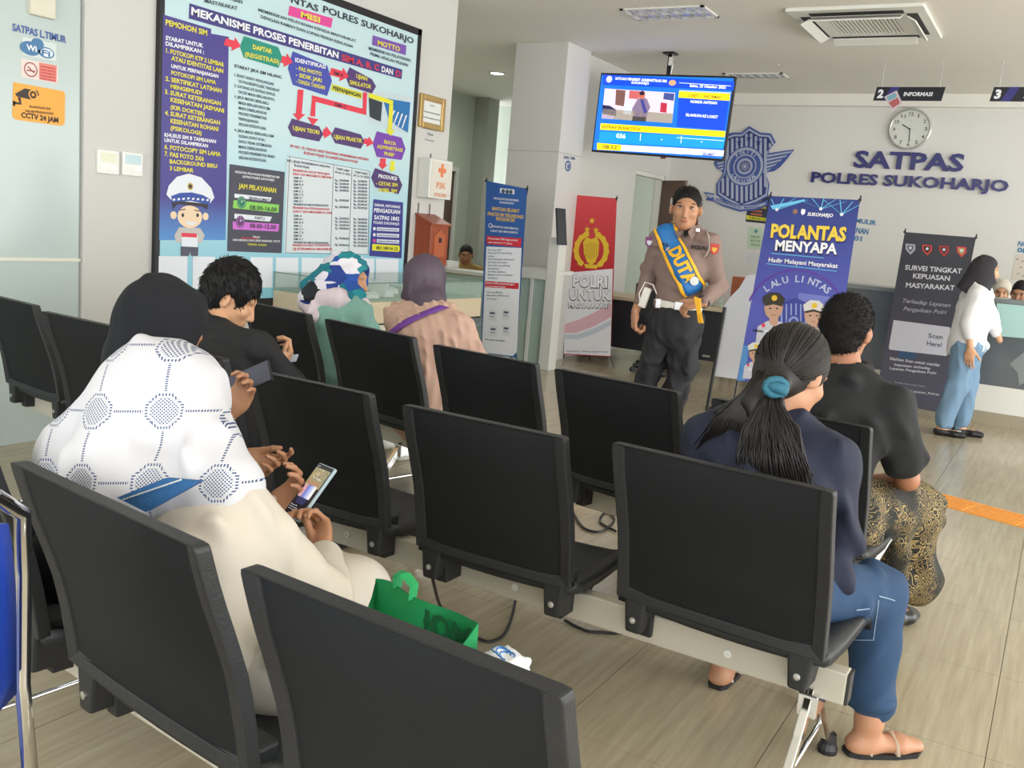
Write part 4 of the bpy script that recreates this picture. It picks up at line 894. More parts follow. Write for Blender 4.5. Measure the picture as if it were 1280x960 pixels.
for tx_,y,x0_,w_,h in (('Polres Sukoharjo',.47,-.5,1.1,.03),('Pelayanan SIM',-.62,-.85,.8,.028),('ramah dan cepat',-.70,-.85,1.0,.028),('semua warga',-.78,-.85,.7,.028),('22.14',.91,-.85,.3,.028)):
    put_text(mbt,tx_,c0+Wa*x0_*.035+La*y*.0775+Na*.0026,Wa,La,w_*.035,h*.0775*1.0,bold=.02)
for k,(kk,mb) in pm.items(): build('screen_picture',mb,kk,sc_)
build('lettering',mbt,scr('white',235,235,240),sc_)
# --- woman in the black headscarf beside her, second phone
M_bk=pr('black_jersey',18,19,26,.85,bump=.08,bscale=300,var=.2); M_navy=pr('navy_black_scarf',10,12,19,.9,bump=.06,bscale=300)
Hc=at_y(204,414,1.62)
J=dict(f=(.1,1,0),pel=(-1.97,1.42,.55),che=(-1.95,1.48,.78),neb=(-1.945,1.54,.96),head=tuple(Hc),fd=nz((.32,.80,-.45)),hu=nz((0,.4,.9)),
  shR=(-1.84,1.52,.90),elR=at_y(262,565,1.68),wrR=at_y(300,575,1.90),shL=(-2.02,1.60,.88),elL=(-2.10,1.78,.78),wrL=at_y(286,517,1.96),
  hipR=(-1.97,1.36,.53),hipL=(-2.15,1.36,.53),kneR=(-1.93,1.82,.52),kneL=(-2.14,1.82,.52),ankR=(-1.92,1.90,.09),ankL=(-2.14,1.90,.09))
T,ob=person('woman in a plain black headscarf bending over a dark phone at the left',J,(-2.05,1.45,0),SK1,.009,
  hands=[dict(W=J['wrR'],d=at_y(345,583,1.96)-J['wrR'],n=(.35,-.65,.65),th=(-.3,.3,.9),curls=[(25,40,30),(45,55,35),(60,55,35),(65,55,35)],thumb=nz((.6,.25,.25))),
         dict(W=J['wrL'],d=at_y(303,492,1.98)-J['wrL'],n=(.5,-.5,.6),th=(0,0,1),curls=[(35,45,30)]*4,thumb=nz((.35,.2,.55)))],handvox=.004)
hijab('headscarf',T,J['head'],J['fd'],J['hu'],J['neb'],M_navy,[((-1.96,1.56,1.0),(-1.86,1.54,.92),.08,.07),((-1.96,1.56,1.0),(-1.98,1.58,.92),.08,.07),((-1.98,1.62,.98),(-1.96,1.64,.84),.08,.08)],cuts=[((0,0,.80),(0,0,-1))],folds=.006,seed=31,sc=1.06)
top(T,J,M_bk,g=.014,cuff=1.75,folds=.010,seed=32,loose=.02,name='dress_top',neck=False)
trousers(T,J,M_bk,g=.015,hem=1.95,seed=33,name='dress_skirt')
for a in 'LR': shoe(T,J,a,MATS['black_leather'])
pc=at_y(312,474,2.02); ph=thing('phone','dark phone held by the woman in the black headscarf','phone',tuple(pc))
La=nz((.72,.30,.42)); Wa=nz(np.cross((.35,-.75,.55),La)); Na=np.cross(Wa,La); Na=Na if Na[2]>0 else -Na
build('phone_body',MB().box(pc,(.072,.15,.008),Wa,La,Na),M_dark,ph,bevel=.003); build('screen',MB().box(pc+Na*.0045,(.066,.142,.001),Wa,La,Na),pr('dim_screen',70,72,88,.15,emit=.08),ph)
# --- young man in the black jacket
H=at_y(288,371,2.62)
M_jk=pr('charcoal_jacket',25,25,28,.8,bump=.1,bscale=300,var=.08)
J=dict(f=(.1,1,0),pel=(-2.62,2.43,.56),che=(-2.72,2.46,.80),neb=tuple(at_y(264,414,2.52)),head=tuple(H),fd=nz((.74,.58,-.42)),hu=nz((.3,.25,.9)),
  shR=(-2.56,2.54,.885),elR=(-2.48,2.70,.70),wrR=at_y(347,461,2.92),shL=(-2.90,2.52,.885),elL=(-2.94,2.74,.70),wrL=(-2.86,2.9,.66),
  hipR=(-2.55,2.46,.53),hipL=(-2.72,2.46,.53),kneR=(-2.52,2.92,.52),kneL=(-2.76,2.92,.52),ankR=(-2.52,3.0,.09),ankL=(-2.76,3.0,.09))
T,ob=person('young man with short black hair and black jacket looking down at his phone',J,(-2.65,2.5,0),SK2,.009,
  hands=[dict(W=J['wrR'],d=(.12,.25,.35),n=(-.6,-.3,.4),th=(-.2,-.3,.8),curl=(45,55,35),thumb=nz((.2,.1,.9))),
         dict(W=J['wrL'],d=(.6,.2,.2),n=(.4,-.3,.6),th=(0,0,1),curl=(45,50,30))],handvox=.0045,headvox=.005,hs=1.03)
yh=crop_hair(T,J['head'],J['fd'],J['hu'],M_hair,1.05,.015,low=.012,front=.056,folds=.002,top=.010); fuzz('hair_strands',yh,1700,.026,M_hair,T,d=(.3,.3,-1.3),lay=.06,r=.0016)
top(T,J,M_jk,g=.020,cuff=1.93,folds=.013,seed=42,loose=.015,name='jacket')
trousers(T,J,M_bk,g=.018,seed=43)
for a in 'LR': shoe(T,J,a,MATS['black_leather'])
build('shirt_collar',MB().prism([at_y(303,424,2.66),at_y(308,437,2.66),at_y(300,436,2.66)],(.01,.02,0)),M_white,T)
pc=at_y(350,449,2.97); ph=thing('phone','pale phone in the young man\'s hand above the bench back','phone',tuple(pc)); La=nz((.75,.5,.15)); Na=nz((-.2,-.4,.9)); Wa=np.cross(Na,La); Wa=nz(Wa); Na=np.cross(Wa,La)
build('phone_body',MB().box(pc,(.07,.15,.008),Wa,La,Na),pr('phone_pale',190,195,215,.3),ph,bevel=.003); build('screen',MB().box(pc+Na*.005,(.064,.14,.001),Wa,La,Na),pr('screen_pale',205,210,235,.2,emit=.3),ph)
# --- two women in the far row
def scarf_blocks():
    m=pr('printed_scarf',40,120,150,.7); nt=m.node_tree; b=nt.nodes['Principled BSDF']; N=nt.nodes.new; Lk=nt.links.new
    tc=N('ShaderNodeTexCoord'); mp=N('ShaderNodeMapping'); mp.inputs['Rotation'].default_value=(.4,.9,.3); mp.inputs['Scale'].default_value=(9,5,11); mp.inputs['Location'].default_value=(.3,.1,.45)
    v=N('ShaderNodeTexVoronoi'); v.distance='CHEBYCHEV'; v.inputs['Scale'].default_value=1.0; sp=N('ShaderNodeSeparateColor')
    r=N('ShaderNodeValToRGB'); r.color_ramp.interpolation='CONSTANT'; e=r.color_ramp.elements
    cols=[(0,(18,120,135)),(.26,(30,60,140)),(.42,(20,22,30)),(.52,(230,225,232)),(.62,(28,140,150)),(.80,(36,84,170)),(.9,(222,218,228))]
    for i,(p,c) in enumerate(cols):
        k=e[i] if i<2 else e.new(p); k.position=p; k.color=srgb(*c)+(1,)
    Lk(tc.outputs['Object'],mp.inputs[0]); Lk(mp.outputs[0],v.inputs['Vector']); Lk(v.outputs['Color'],sp.inputs[0]); Lk(sp.outputs[0],r.inputs[0]); Lk(r.outputs[0],b.inputs['Base Color']); return m
M_sc=scarf_blocks(); M_mint=pr('mint_top',132,176,164,.8,bump=.1,bscale=300,var=.04); M_jean=pr('denim_blue',62,92,128,.85,bump=.3,bscale=500,var=.14,vscale=14)
H=at_y(437,348,4.10)
J=dict(f=(.2,1,0),pel=(-3.42,3.90,.56),che=(-3.44,3.97,.80),neb=(-3.44,4.03,.955),head=tuple(H),fd=nz((.95,.30,-.10)),hu=nz((0,.1,1)),
  shR=(-3.28,3.98,.89),elR=(-3.20,4.10,.68),wrR=(-3.25,4.33,.62),shL=(-3.60,4.04,.89),elL=(-3.68,4.16,.68),wrL=(-3.5,4.36,.62),
  hipR=(-3.33,3.93,.53),hipL=(-3.51,3.93,.53),kneR=(-3.26,4.38,.52),kneL=(-3.52,4.38,.52),ankR=(-3.24,4.42,.09),ankL=(-3.5,4.42,.09))
T,ob=person('woman in a teal and navy printed headscarf and mint top looking to the right',J,(-3.42,3.95,0),SK2,.010,headvox=.005)
hj=hijab('headscarf',T,J['head'],J['fd'],J['hu'],J['neb'],M_sc,[(H-A(.05,0,.0),A(-3.62,4.0,.98),.10,.07),(H-A(.02,0,.04),A(-3.30,3.98,.97),.085,.05),(H-A(.06,.02,-.02),A(-3.55,3.90,.95),.10,.06)],cuts=[((-3.44,4,.90),nz((-.4,.3,-1)))],folds=.008,seed=51,sc=1.12)
mb=Soft(.008,.03,folds=.008,fscale=30,seed=54); mb.cone((-3.60,3.93,.92),(-3.38,3.93,.955),.055,.055); mb.cone((-3.38,3.93,.955),(-3.27,4.0,.93),.055,.045); mb.cone((-3.60,3.93,.91),(-3.46,3.86,.84),.045,.04)
soft('scarf_tail',[mb],pr('scarf_white',226,210,214,.8,var=.05),hj)
top(T,J,M_mint,g=.026,cuff=1.9,folds=.012,seed=52,loose=.012,name='blouse',neck=False); trousers(T,J,M_jean,seed=53)
for a in 'LR': shoe(T,J,a,M_white)
M_pink=pr('dusty_pink_jacket',196,160,142,.8,bump=.1,bscale=300,var=.03); M_plum=pr('plum_scarf',82,68,80,.6,bump=.05,bscale=200)
H=at_y(533,352,3.95)
J=dict(f=(.1,1,0),pel=(-2.66,3.72,.56),che=(-2.69,3.80,.82),neb=(-2.73,3.87,.985),head=tuple(H),fd=nz((.25,.95,-.15)),hu=nz((.05,.1,1)),
  shR=(-2.53,3.83,.905),elR=(-2.42,3.92,.70),wrR=(-2.50,4.15,.62),shL=(-2.89,3.84,.905),elL=(-2.98,3.95,.70),wrL=(-2.8,4.16,.62),
  hipR=(-2.57,3.75,.53),hipL=(-2.75,3.75,.53),kneR=(-2.54,4.20,.52),kneL=(-2.8,4.2,.52),ankR=(-2.5,3.98,.09),ankL=(-2.74,4.0,.09))
T,ob=person('woman in a plum headscarf and dusty pink hooded jacket with purple strap',J,(-2.67,3.8,0),SK1,.010)
hijab('headscarf',T,J['head'],J['fd'],J['hu'],J['neb'],M_plum,[],cuts=[((0,0,.955),(0,0,-1))],folds=.004,seed=61,sc=1.08)
def hood(c): c.cone((-2.84,3.78,.93),(-2.74,3.745,.90),.035,.035); c.cone((-2.74,3.745,.90),(-2.60,3.77,.93),.035,.035); c.cone((-2.66,3.74,.75),(-2.62,3.71,.50),.12,.17)
jk=top(T,J,M_pink,g=.028,cuff=1.9,folds=.012,seed=62,loose=.02,name='jacket',neck=False,extra=hood)
tb_=bvh(jk); D=A(.05,1,-.05); c0,c1=A(-2.90,3.5,.80),A(-2.60,3.5,1.03); w_=nz(np.cross(c1-c0,(0,1,0)))*.018
strip('bag_strap',tb_,[[c0+(c1-c0)*t+w_*k for k in (-1,0,1)] for t in np.linspace(-.25,1,14)],D,pr('purple_webbing',112,62,148,.7),T,off=.008)
trousers(T,J,M_jean,g=.028,seed=63,hem=1.9)
for a in 'LR': shoe(T,J,a,M_white)
# --- woman in navy with the ponytail
M_nv=pr('navy_jersey',25,30,52,.8,bump=.08,bscale=300,var=.08); M_jean2=pr('dark_denim',38,66,98,.85,bump=.3,bscale=500,var=.18,vscale=12)
H=at_y(992,466,2.56)
kn=at_y(1098,742,2.78)
J=dict(f=(.25,1,0),pel=(-.64,2.36,.57),che=(-.63,2.46,.82),neb=(-.61,2.53,.96),head=tuple(H),fd=nz((.45,.80,-.42)),hu=nz((.12,.35,.93)),
  shR=(-.46,2.50,.885),elR=(-.43,2.60,.66),wrR=(-.50,2.85,.62),shL=(-.79,2.51,.885),elL=(-.88,2.65,.66),wrL=(-.7,2.88,.60),
  hipR=(-.54,2.40,.545),hipL=(-.73,2.42,.54),kneR=tuple(kn),kneL=(-.74,2.9,.52),ankR=(-.30,2.75,.10),ankL=(-.78,2.9,.09),toeR=(.75,.65,0),toeL=(0,1,0))
T,ob=person('woman with a long black ponytail in navy top and cropped jeans',J,(-.6,2.4,0),SK1,.008,headvox=.005,cuts=[((-.65,2.31,.55),nz((.08,-1,-.24)))])
M_lhair=mat('long_black_hair',(.012,.009,.008),.45,spec=.4)
c=Soft(.006,.02); fd_,u=nz(J['fd']),nz(A(*J['hu'])-A(*J['hu'])@J['fd']*J['fd']); s=np.cross(fd_,u); H=A(*H)
HC_=H+u*.026-fd_*.018; HR_=(.088,.106,.104)
c.ell(HC_,HR_,s,fd_,u); c.ell(H-u*.035-fd_*.045,(.070,.058,.072),s,fd_,u); c.ell(H-u*.035+fd_*.118,(.082,.082,.098),s,fd_,u,op='s')
for a in (1,-1): c.ell(H-u*.055+fd_*.03+s*a*.088,(.03,.040,.05),s,fd_,u,op='s')
knot=at_y(967,484,2.415); c.cone(H-u*.03-fd_*.06,knot+fw*.02,.06,.03)
c.cone(knot,at_y(957,510,2.42),.020,.026,side=RT,fac=1.5); c.cone(at_y(957,510,2.42),at_y(966,560,2.40),.022,.026,side=RT,fac=2.2)
c.cone(knot,at_y(905,515,2.43),.022,.018,side=RT,fac=1.6)
hr=soft('hair',[c],M_lhair,T)
def strands(name,paths,r,m,parent):
    mb=MB()
    for p in paths: k=len(p); mb.tube(p,[r*(.55+.6*math.sin(math.pi*min(.5,(i+1)/k)))*(1 if i<k-1 else .25) for i in range(k)],n=4)
    o=build(name,mb,m,parent,smooth=True); o['kind']='stuff'; return o
def onhead(d,k=1.0): return HC_+(s*d[0]*HR_[0]+fd_*d[1]*HR_[1]+u*d[2]*HR_[2])*k
q=knot-HC_; kd=nz((q@s/HR_[0],q@fd_/HR_[1],q@u/HR_[2])); P_=[]
for i in range(420):
    ph=random.uniform(-2.45,2.45); th=math.radians(random.uniform(60,76) if abs(ph)<1.6 else random.uniform(84,108)); d0=nz((math.sin(ph)*math.sin(th),math.cos(th),math.cos(ph)*math.sin(th)))
    om=math.acos(max(-1,min(1,d0@kd))); 
    if om<.3 or om>2.9: continue
    k0=1.0+random.uniform(.0,.022); P_.append([onhead((math.sin((1-t)*om)*d0+math.sin(t*om)*kd)/math.sin(om),k0+.03*t) for t in np.linspace(0,.93,8)]+[knot+RT*random.uniform(-.015,.015)+UP*random.uniform(-.015,.015)])
strands('combed_hair',P_,.0021,M_lhair,hr); P_=[]
for i in range(300):
    t=random.random(); z=random.random()**1.5*.018; J_=lambda a: random.uniform(-a,a)
    P_.append([knot+RT*(t-.5)*.03,at_y(948+t*28+J_(3),508+J_(4),2.372+z),at_y(930+t*66+J_(4),540+J_(8),2.345+z),at_y(922+t*84+J_(4),572+J_(6),2.33+z),at_y(926+t*92+J_(5),598+28*math.sin(t*3)+J_(12),2.335+z)])
for i in range(90):
    t=random.random(); J_=lambda a: random.uniform(-a,a)
    P_.append([at_y(952+J_(8),462+t*22,2.44),at_y(925+t*22+J_(4),497+J_(5),2.40),at_y(893+t*36+J_(5),522+t*6+J_(5),2.40),at_y(866+t*48+J_(5),566+t*10+J_(18),2.395)])
strands('loose_hair',P_,.0024,M_lhair,hr)
sr_=build('hair_tie',MB().tube([knot+(RT*math.cos(a)+UP*math.sin(a)*.8)*.026-fw*.022 for a in [i*math.pi/6 for i in range(13)]],.010,n=8,cap=False).tube([knot+A(-.030,0,.004)-fw*.030,knot+A(.028,0,-.006)-fw*.030],.014,n=8),pr('teal_scrunchie',44,104,124,.7,bump=.3,bscale=90),T,smooth=True)
top(T,J,M_nv,g=.022,cuff=1.9,folds=.010,seed=72,loose=.018,name='sweater',extra=lambda c:(c.cone((-.62,2.42,.72),(-.60,2.42,.58),.11,.12,side=(1,0,0),fac=1.25),c.cone((-.60,2.42,.58),(-.42,2.54,.57),.09,.06),c.cut((-.65,2.285,.55),nz((.08,-1,-.24)))))
je=trousers(T,J,M_jean2,g=.020,hem=1.80,seed=73,folds=.008,extra=lambda c:c.cut((-.65,2.29,.55),nz((.08,-1,-.24))))
M_stitch=pr('denim_thread',150,170,190,.8); tbj=bvh(je)
pk=[(1045,797),(1052,752),(1080,745),(1098,745),(1100,790),(1070,797)]
def loop(pts,y,m,name,r=.0016,close=True):
    P_=[]
    pts=pts+[pts[0]] if close else pts
    for a,b in zip(pts,pts[1:]):
        for t in (0,.33,.66):
            o=at_y(a[0]+(b[0]-a[0])*t,a[1]+(b[1]-a[1])*t,y); q=drape(tbj,EYE,o-EYE,6,.002)
            if q is not None: P_.append(q)
    if len(P_)>2: build(name,MB().tube(P_,r,n=4),m,je)
loop([(1044,798),(1047,800),(1092,800),(1096,765),(1098,742)],2.6,M_stitch,'pocket_seam',close=False)
loop([(1070,762),(1095,760)],2.6,M_stitch,'pocket_seam',close=False); loop([(1062,905),(1106,909)],2.7,M_stitch,'hem_seam',close=False)
loop([(1098,745),(1110,748),(1122,752)],2.6,M_stitch,'knee_seam',close=False)
kk,aa=A(*J['kneR']),A(*J['ankR']); hp_=kk+(aa-kk)*.84; build('trouser_hem',MB().lathe(hp_,[(.058,-.012),(.0655,-.014),(.0665,.020),(.058,.022)],axis=nz(kk-aa),n=28,cap=False),M_jean2,je,smooth=True)
M_sand=pr('sandal_cream',215,200,180,.4)
def sandal(a):
    d=nz(A(*J['toe'+a])); an=A(*J['ank'+a]); s=np.cross(d,Z); b=A(an[0],an[1],0)
    so=MB().prism([b+d*x+s*w_ for x,w_ in ((-.06,-.02),(-.03,-.034),(.08,-.042),(.15,-.036),(.19,0),(.15,.036),(.08,.042),(-.03,.034),(-.06,.02))],Z*.014)
    o=build('sandal',so,M_dark,T); build('strap',MB().tube([b+d*.08+s*x*.043+Z*(.012+.045*(1-x*x)) for x in (-1,-.6,0,.6,1)],[(.004,.014)]*5,n=6,flat=Z),M_sand,o,bevel=.001)
    build('strap',MB().tube([b+d*.0+s*x*.036+Z*(.012+.07*(1-x*x)) for x in (-1,-.6,0,.6,1)],[(.003,.007)]*5,n=6,flat=Z),M_sand,o)
sandal('R'); sandal('L')
# --- man in the black T-shirt and batik sarong
def batik():
    m=pr('batik_cloth',38,34,26,.8); nt=m.node_tree; b=nt.nodes['Principled BSDF']; N=nt.nodes.new; Lk=nt.links.new
    tc=N('ShaderNodeTexCoord'); n=N('ShaderNodeTexNoise'); n.inputs['Scale'].default_value=9; mxv=N('ShaderNodeMix'); mxv.data_type='VECTOR'; mxv.inputs[0].default_value=.12
    Lk(tc.outputs['Object'],n.inputs['Vector']); Lk(tc.outputs['Object'],mxv.inputs[4]); Lk(n.outputs['Color'],mxv.inputs[5])
    v=N('ShaderNodeTexVoronoi'); v.inputs['Scale'].default_value=38; Lk(mxv.outputs[1],v.inputs['Vector'])
    s_=N('ShaderNodeMath'); s_.operation='MULTIPLY'; s_.inputs[1].default_value=26; Lk(v.outputs['Distance'],s_.inputs[0]); s2=N('ShaderNodeMath'); s2.operation='SINE'; Lk(s_.outputs[0],s2.inputs[0])
    n2=N('ShaderNodeTexNoise'); n2.inputs['Scale'].default_value=7; Lk(tc.outputs['Object'],n2.inputs['Vector']); ad=N('ShaderNodeMath'); ad.operation='ADD'; Lk(s2.outputs[0],ad.inputs[0]); 
    m3=N('ShaderNodeMath'); m3.operation='MULTIPLY_ADD'; m3.inputs[1].default_value=3; m3.inputs[2].default_value=-1.6; Lk(n2.outputs[0],m3.inputs[0]); Lk(m3.outputs[0],ad.inputs[1])
    r=N('ShaderNodeValToRGB'); e=r.color_ramp.elements; e[0].position=.42; e[0].color=srgb(34,34,28)+(1,); e[1].position=.6; e[1].color=srgb(158,134,84)+(1,); Lk(ad.outputs[0],r.inputs[0]); Lk(r.outputs[0],b.inputs['Base Color']); return m
M_bat=batik(); M_ts=pr('black_tshirt',27,28,29,.85,bump=.1,bscale=300,var=.12)
H=at_y(1058,412,3.44)
J=dict(f=(.35,1,0),pel=(-.66,3.27,.57),che=(-.62,3.36,.86),neb=(-.61,3.40,1.005),head=tuple(H),fd=nz((.15,.98,-.12)),hu=nz((.03,.1,1)),
  shR=(-.45,3.38,.915),elR=(-.375,3.47,.665),wrR=(-.50,3.66,.60),shL=(-.79,3.38,.91),elL=(-.88,3.48,.68),wrL=(-.72,3.68,.60),
  hipR=(-.57,3.30,.55),hipL=(-.75,3.30,.55),kneR=(-.37,3.72,.51),kneL=(-.75,3.78,.52),ankR=(-.40,3.80,.10),ankL=(-.75,3.8,.09))
T,ob=person('man in a black T-shirt and batik sarong seen from behind',J,(-.62,3.32,0),SK3,.009,cuts=[((-.71,3.21,.55),nz((.10,-1,-.24)))],headvox=.005,hands=[dict(W=J['wrR'],d=(-.7,.4,-.1),n=(0,.2,-.9),th=(.2,.9,0)),dict(W=J['wrL'],d=(.7,.3,-.1),n=(0,.2,-.9),th=(-.2,.9,0))],handvox=.006,hs=1.0)
crop_hair(T,J['head'],J['fd'],J['hu'],mat('short_brown_black_hair',(.011,.009,.008),.75,bump=.6,bscale=260,spec=.2),1.03,.010,low=.008,folds=.002); fuzz('short_hairs',[o for o in T.children if o.name.startswith('hair')][0],1800,.010,MATS['short_brown_black_hair'],T,d=(0,0,-.2),lay=.8)
def slv(c): return (c.cone(J['shR'],A(*J['shR'])*.28+A(*J['elR'])*.72,.066,.066),c.cone(J['shL'],A(*J['shL'])*.28+A(*J['elL'])*.72,.064,.066),c.cone((-.64,3.32,.74),(-.64,3.32,.55),.11,.12,side=(1,0,0),fac=1.3),c.cut((-.71,3.19,.55),nz((.10,-1,-.24))))
top(T,J,M_ts,g=.020,cuff=.62,folds=.012,seed=82,loose=.012,name='tshirt',extra=slv)
sk_=Soft(.009,.05,folds=.014,fscale=20,seed=84)
sk_.cone(J['hipR'],J['kneR'],.115,.098); sk_.cone(J['hipL'],J['kneL'],.11,.09); sk_.cone(J['kneR'],J['kneL'],.07,.07); sk_.cone((-.56,3.30,.54),(-.74,3.30,.54),.13,.13)
sk_.cone(J['kneR'],(-.33,3.74,.22),.085,.08); sk_.cone((-.52,3.62,.5),(-.46,3.66,.20),.08,.09); sk_.cone((-.33,3.74,.24),(-.7,3.8,.24),.09,.09); sk_.cone((-.40,3.55,.48),(-.38,3.62,.22),.05,.04)
sk_.cut((0,0,.165),(0,-.1,-1)); soft('sarong',[sk_],M_bat,T)
for a in 'LR': shoe(T,J,a,MATS['black_leather'],low=True)
# --- woman standing at the counter
f=nz((.97,.20,0)); B=at_y(1192,548,8.55)
bx,by=-.62,8.55
J=dict(f=f,pel=(-.63,by,.80),che=(-.625,by,1.06),neb=(-.62,by,1.255),head=(-.595,by,1.385),fd=f,hu=nz((-.05,0,1)),
  shR=(-.61,by-.15,1.17),elR=(-.64,by-.19,.95),wrR=(-.60,by-.19,.76),shL=(-.60,by+.15,1.18),elL=(-.50,by+.20,.97),wrL=(-.42,by+.22,.82),
  hipR=(-.645,by-.075,.76),hipL=(-.62,by+.085,.76),kneR=(-.66,by-.08,.42),kneL=(-.60,by+.09,.42),ankR=(-.72,by-.06,.085),ankL=(-.60,by+.12,.085),toeR=(1,.1,0),toeL=(1,.1,0))
T,ob=person('woman in a black headscarf, white shirt and blue jeans standing sideways',J,(-.64,by,0),SK2,.008,hands=[dict(W=J['wrR'],d=(.04,0,-1),n=(.2,1,0),th=(1,0,0),curl=(20,25,15))],handvox=.005,headvox=.005,hs=.92)
face_parts(ob,J['head'],J['fd'],A(*J['hu']),.92)
hijab('headscarf',T,J['head'],J['fd'],J['hu'],J['neb'],pr('charcoal_scarf',44,42,46,.8),[((-.64,by,1.36),(-.74,by-.06,1.17),.085,.07),((-.62,by,1.30),(-.60,by-.08,1.22),.075,.06)],cuts=[((-.6,0,1.13),nz((-.55,0,-1)))],folds=.005,seed=91,sc=.94)
top(T,J,pr('white_shirt_cloth',228,228,228,.8,bump=.08,bscale=300),g=.026,cuff=1.45,folds=.009,seed=92,loose=.02,name='shirt',neck=False,
  extra=lambda c:(c.cone((-.62,by,1.02),(-.66,by,.80),.12,.125,side=(0,1,0),fac=1.25),c.cone((-.68,by,.98),(-.74,by,.72),.08,.05,side=(0,1,0),fac=1.6)),fs=22)
trousers(T,J,pr('light_denim',116,146,172,.85,bump=.2,bscale=500,var=.10,vscale=9),g=.022,hem=1.90,seed=93,folds=.010,extra=lambda c:(c.cone(J['kneR'],A(*J['ankR'])+Z*.09,.070,.066),c.cone(J['kneL'],A(*J['ankL'])+Z*.09,.070,.066)))
for a in 'LR':
    sh_=shoe(T,J,a,M_dark,g=.006,low=True)
build('bow',MB().box(A(*J['ankR'])+A(.13,-.03,-.02),(.03,.03,.015)),M_alu,T,bevel=.004)
# --- clerks: only heads and shoulders rise over the counters
def clerk(label,x,y,top_z,skin,cloth,fd,scarf=None,hair=True,seat=.46):
    hz=top_z-.12
    fd=nz(fd); r_=np.cross(fd,Z)
    J=dict(f=fd,pel=(x,y,seat+.1),che=A(x,y,(hz-.30))+fd*.03,neb=A(x,y,hz-.13)+fd*.03,head=A(x,y,hz)+fd*.06,fd=fd,hu=Z,
      shR=A(x,y,hz-.20)+r_*.17,elR=A(x,y,hz-.42)+r_*.22+fd*.05,wrR=A(x,y,hz-.44)+r_*.12+fd*.26,shL=A(x,y,hz-.20)-r_*.17,elL=A(x,y,hz-.42)-r_*.22+fd*.05,wrL=A(x,y,hz-.44)-r_*.12+fd*.26,
      hipR=A(x,y,seat+.07)+r_*.09,hipL=A(x,y,seat+.07)-r_*.09,kneR=A(x,y,seat+.06)+r_*.1+fd*.3,kneL=A(x,y,seat+.06)-r_*.1+fd*.3,ankR=A(x,y,.09)+r_*.1+fd*.3,ankL=A(x,y,.09)-r_*.1+fd*.3)
    T,ob=person(label,J,(x,y,0),skin,.012,headvox=.006,handvox=.007)
    face_parts(ob,J['head'],J['fd'],Z,1)
    top(T,J,cloth,g=.02,vox=.011,folds=.006); trousers(T,J,MATS['black_cotton'],vox=.012,folds=0)
    if scarf: hijab('headscarf',T,J['head'],J['fd'],J['hu'],J['neb'],scarf,vox=.009)
    elif hair: crop_hair(T,J['head'],fd,Z,M_hair,1,.006,low=.01,vox=.006)
    st_=MB().lathe((x,y,0),[(.24,0),(.24,.03),(.03,.05),(.03,seat-.12),(.2,seat-.10),(.2,seat-.04)]); single('stool',st_,M_plast,'black stool under the clerk '+{'dark-':'behind the glazed counter','clerk':'with dark hair at the right edge'}.get(label[:5],'') if 'scarf' not in label else 'black stool under the cream-scarfed clerk','stool')
q=at_y(580,316,9.25); clerk('dark-haired clerk seated behind the glazed counter',q[0],9.3,q[2]+.11,SK3,pr('khaki_cloth',170,140,80,.8),(.5,-.85,-.15))
q=at_y(1277,367,10.1); clerk('clerk with dark hair behind the grey counter at the right edge',q[0],10.2,q[2]+.14,SK1,pr('cream_uniform',212,206,190,.8),(-.2,-.95,-.25))
q=at_y(1250,360,10.6); clerk('clerk in a cream headscarf behind the grey counter',q[0],10.75,q[2]+.10,SK2,MATS['cream_uniform'],(.1,-.9,-.2),scarf=pr('cream_scarf',205,198,182,.8))
# ---------------------------------------------------------------- things people hold or set down
bk=[at_y(1246,379,8.9),at_y(1296,386,8.9),at_y(1292,424,8.9),at_y(1246,418,8.9)]
fo=single('folder',MB().prism([at_y(1246,379,9.25),at_y(1300,384,9.25),at_y(1296,424,9.25),at_y(1246,420,9.25)],(0,.012,0)),pr('pale_aqua_card',170,208,204,.6),'pale aqua folder held open at the counter at the right edge','folder')
M_bag=pr('green_nonwoven',26,150,84,.75,bump=.25,bscale=420,var=.06)
bg_=thing('shopping_bag','open green shopping bag on the seat next to the woman in white','bag',(-.94,1.36,.465))
def bagp(x,y,z): 
    r=A(math.cos(-.08),math.sin(-.08),0); n=A(.08,1,0); return A(-.96,1.23,.465)+r*x+n*y+Z*z
def sheet(name,f,nu,nv,m,parent,th=.002):
    vs=[f(i/nu,j/nv) for j in range(nv+1) for i in range(nu+1)]; vs=[A(*v) for v in vs]; k=len(vs); n_=nz(np.cross(vs[1]-vs[0],vs[nu+1]-vs[0]))*th
    fs=[(j*(nu+1)+i,j*(nu+1)+i+1,(j+1)*(nu+1)+i+1,(j+1)*(nu+1)+i) for j in range(nv) for i in range(nu)]
    return build(name,MB().add(vs+[v+n_ for v in vs],fs+[tuple(k+i for i in q[::-1]) for q in fs]),m,parent,smooth=True)
wv=lambda u,v,a,ph: a*math.sin(u*9+ph)*v
TL,TRr,BRr=at_y(457,736,1.42),at_y(583,723,1.42),at_y(583,860,1.42)
def back(u,v): p=bagp(-.16+.27*u,.19+wv(u,v,.012,1),.235*v+.008*v*math.sin(u*6)); return p
def front(u,v): p=bagp(-.16+.29*u,.035+wv(u,v,.016,3)+.0*v,.20*v-.05*v*u); return p
def sideR(u,v): a,b=front(1,v),back(1,v); p=a+(b-a)*u; return p+A(.03*math.sin(u*math.pi)*v*(-1),0,-.05*math.sin(u*math.pi)*v)
def sideL(u,v): a,b=front(0,v),back(0,v); p=a+(b-a)*u; return p+A(.03*math.sin(u*math.pi)*v,0,-.04*math.sin(u*math.pi)*v)
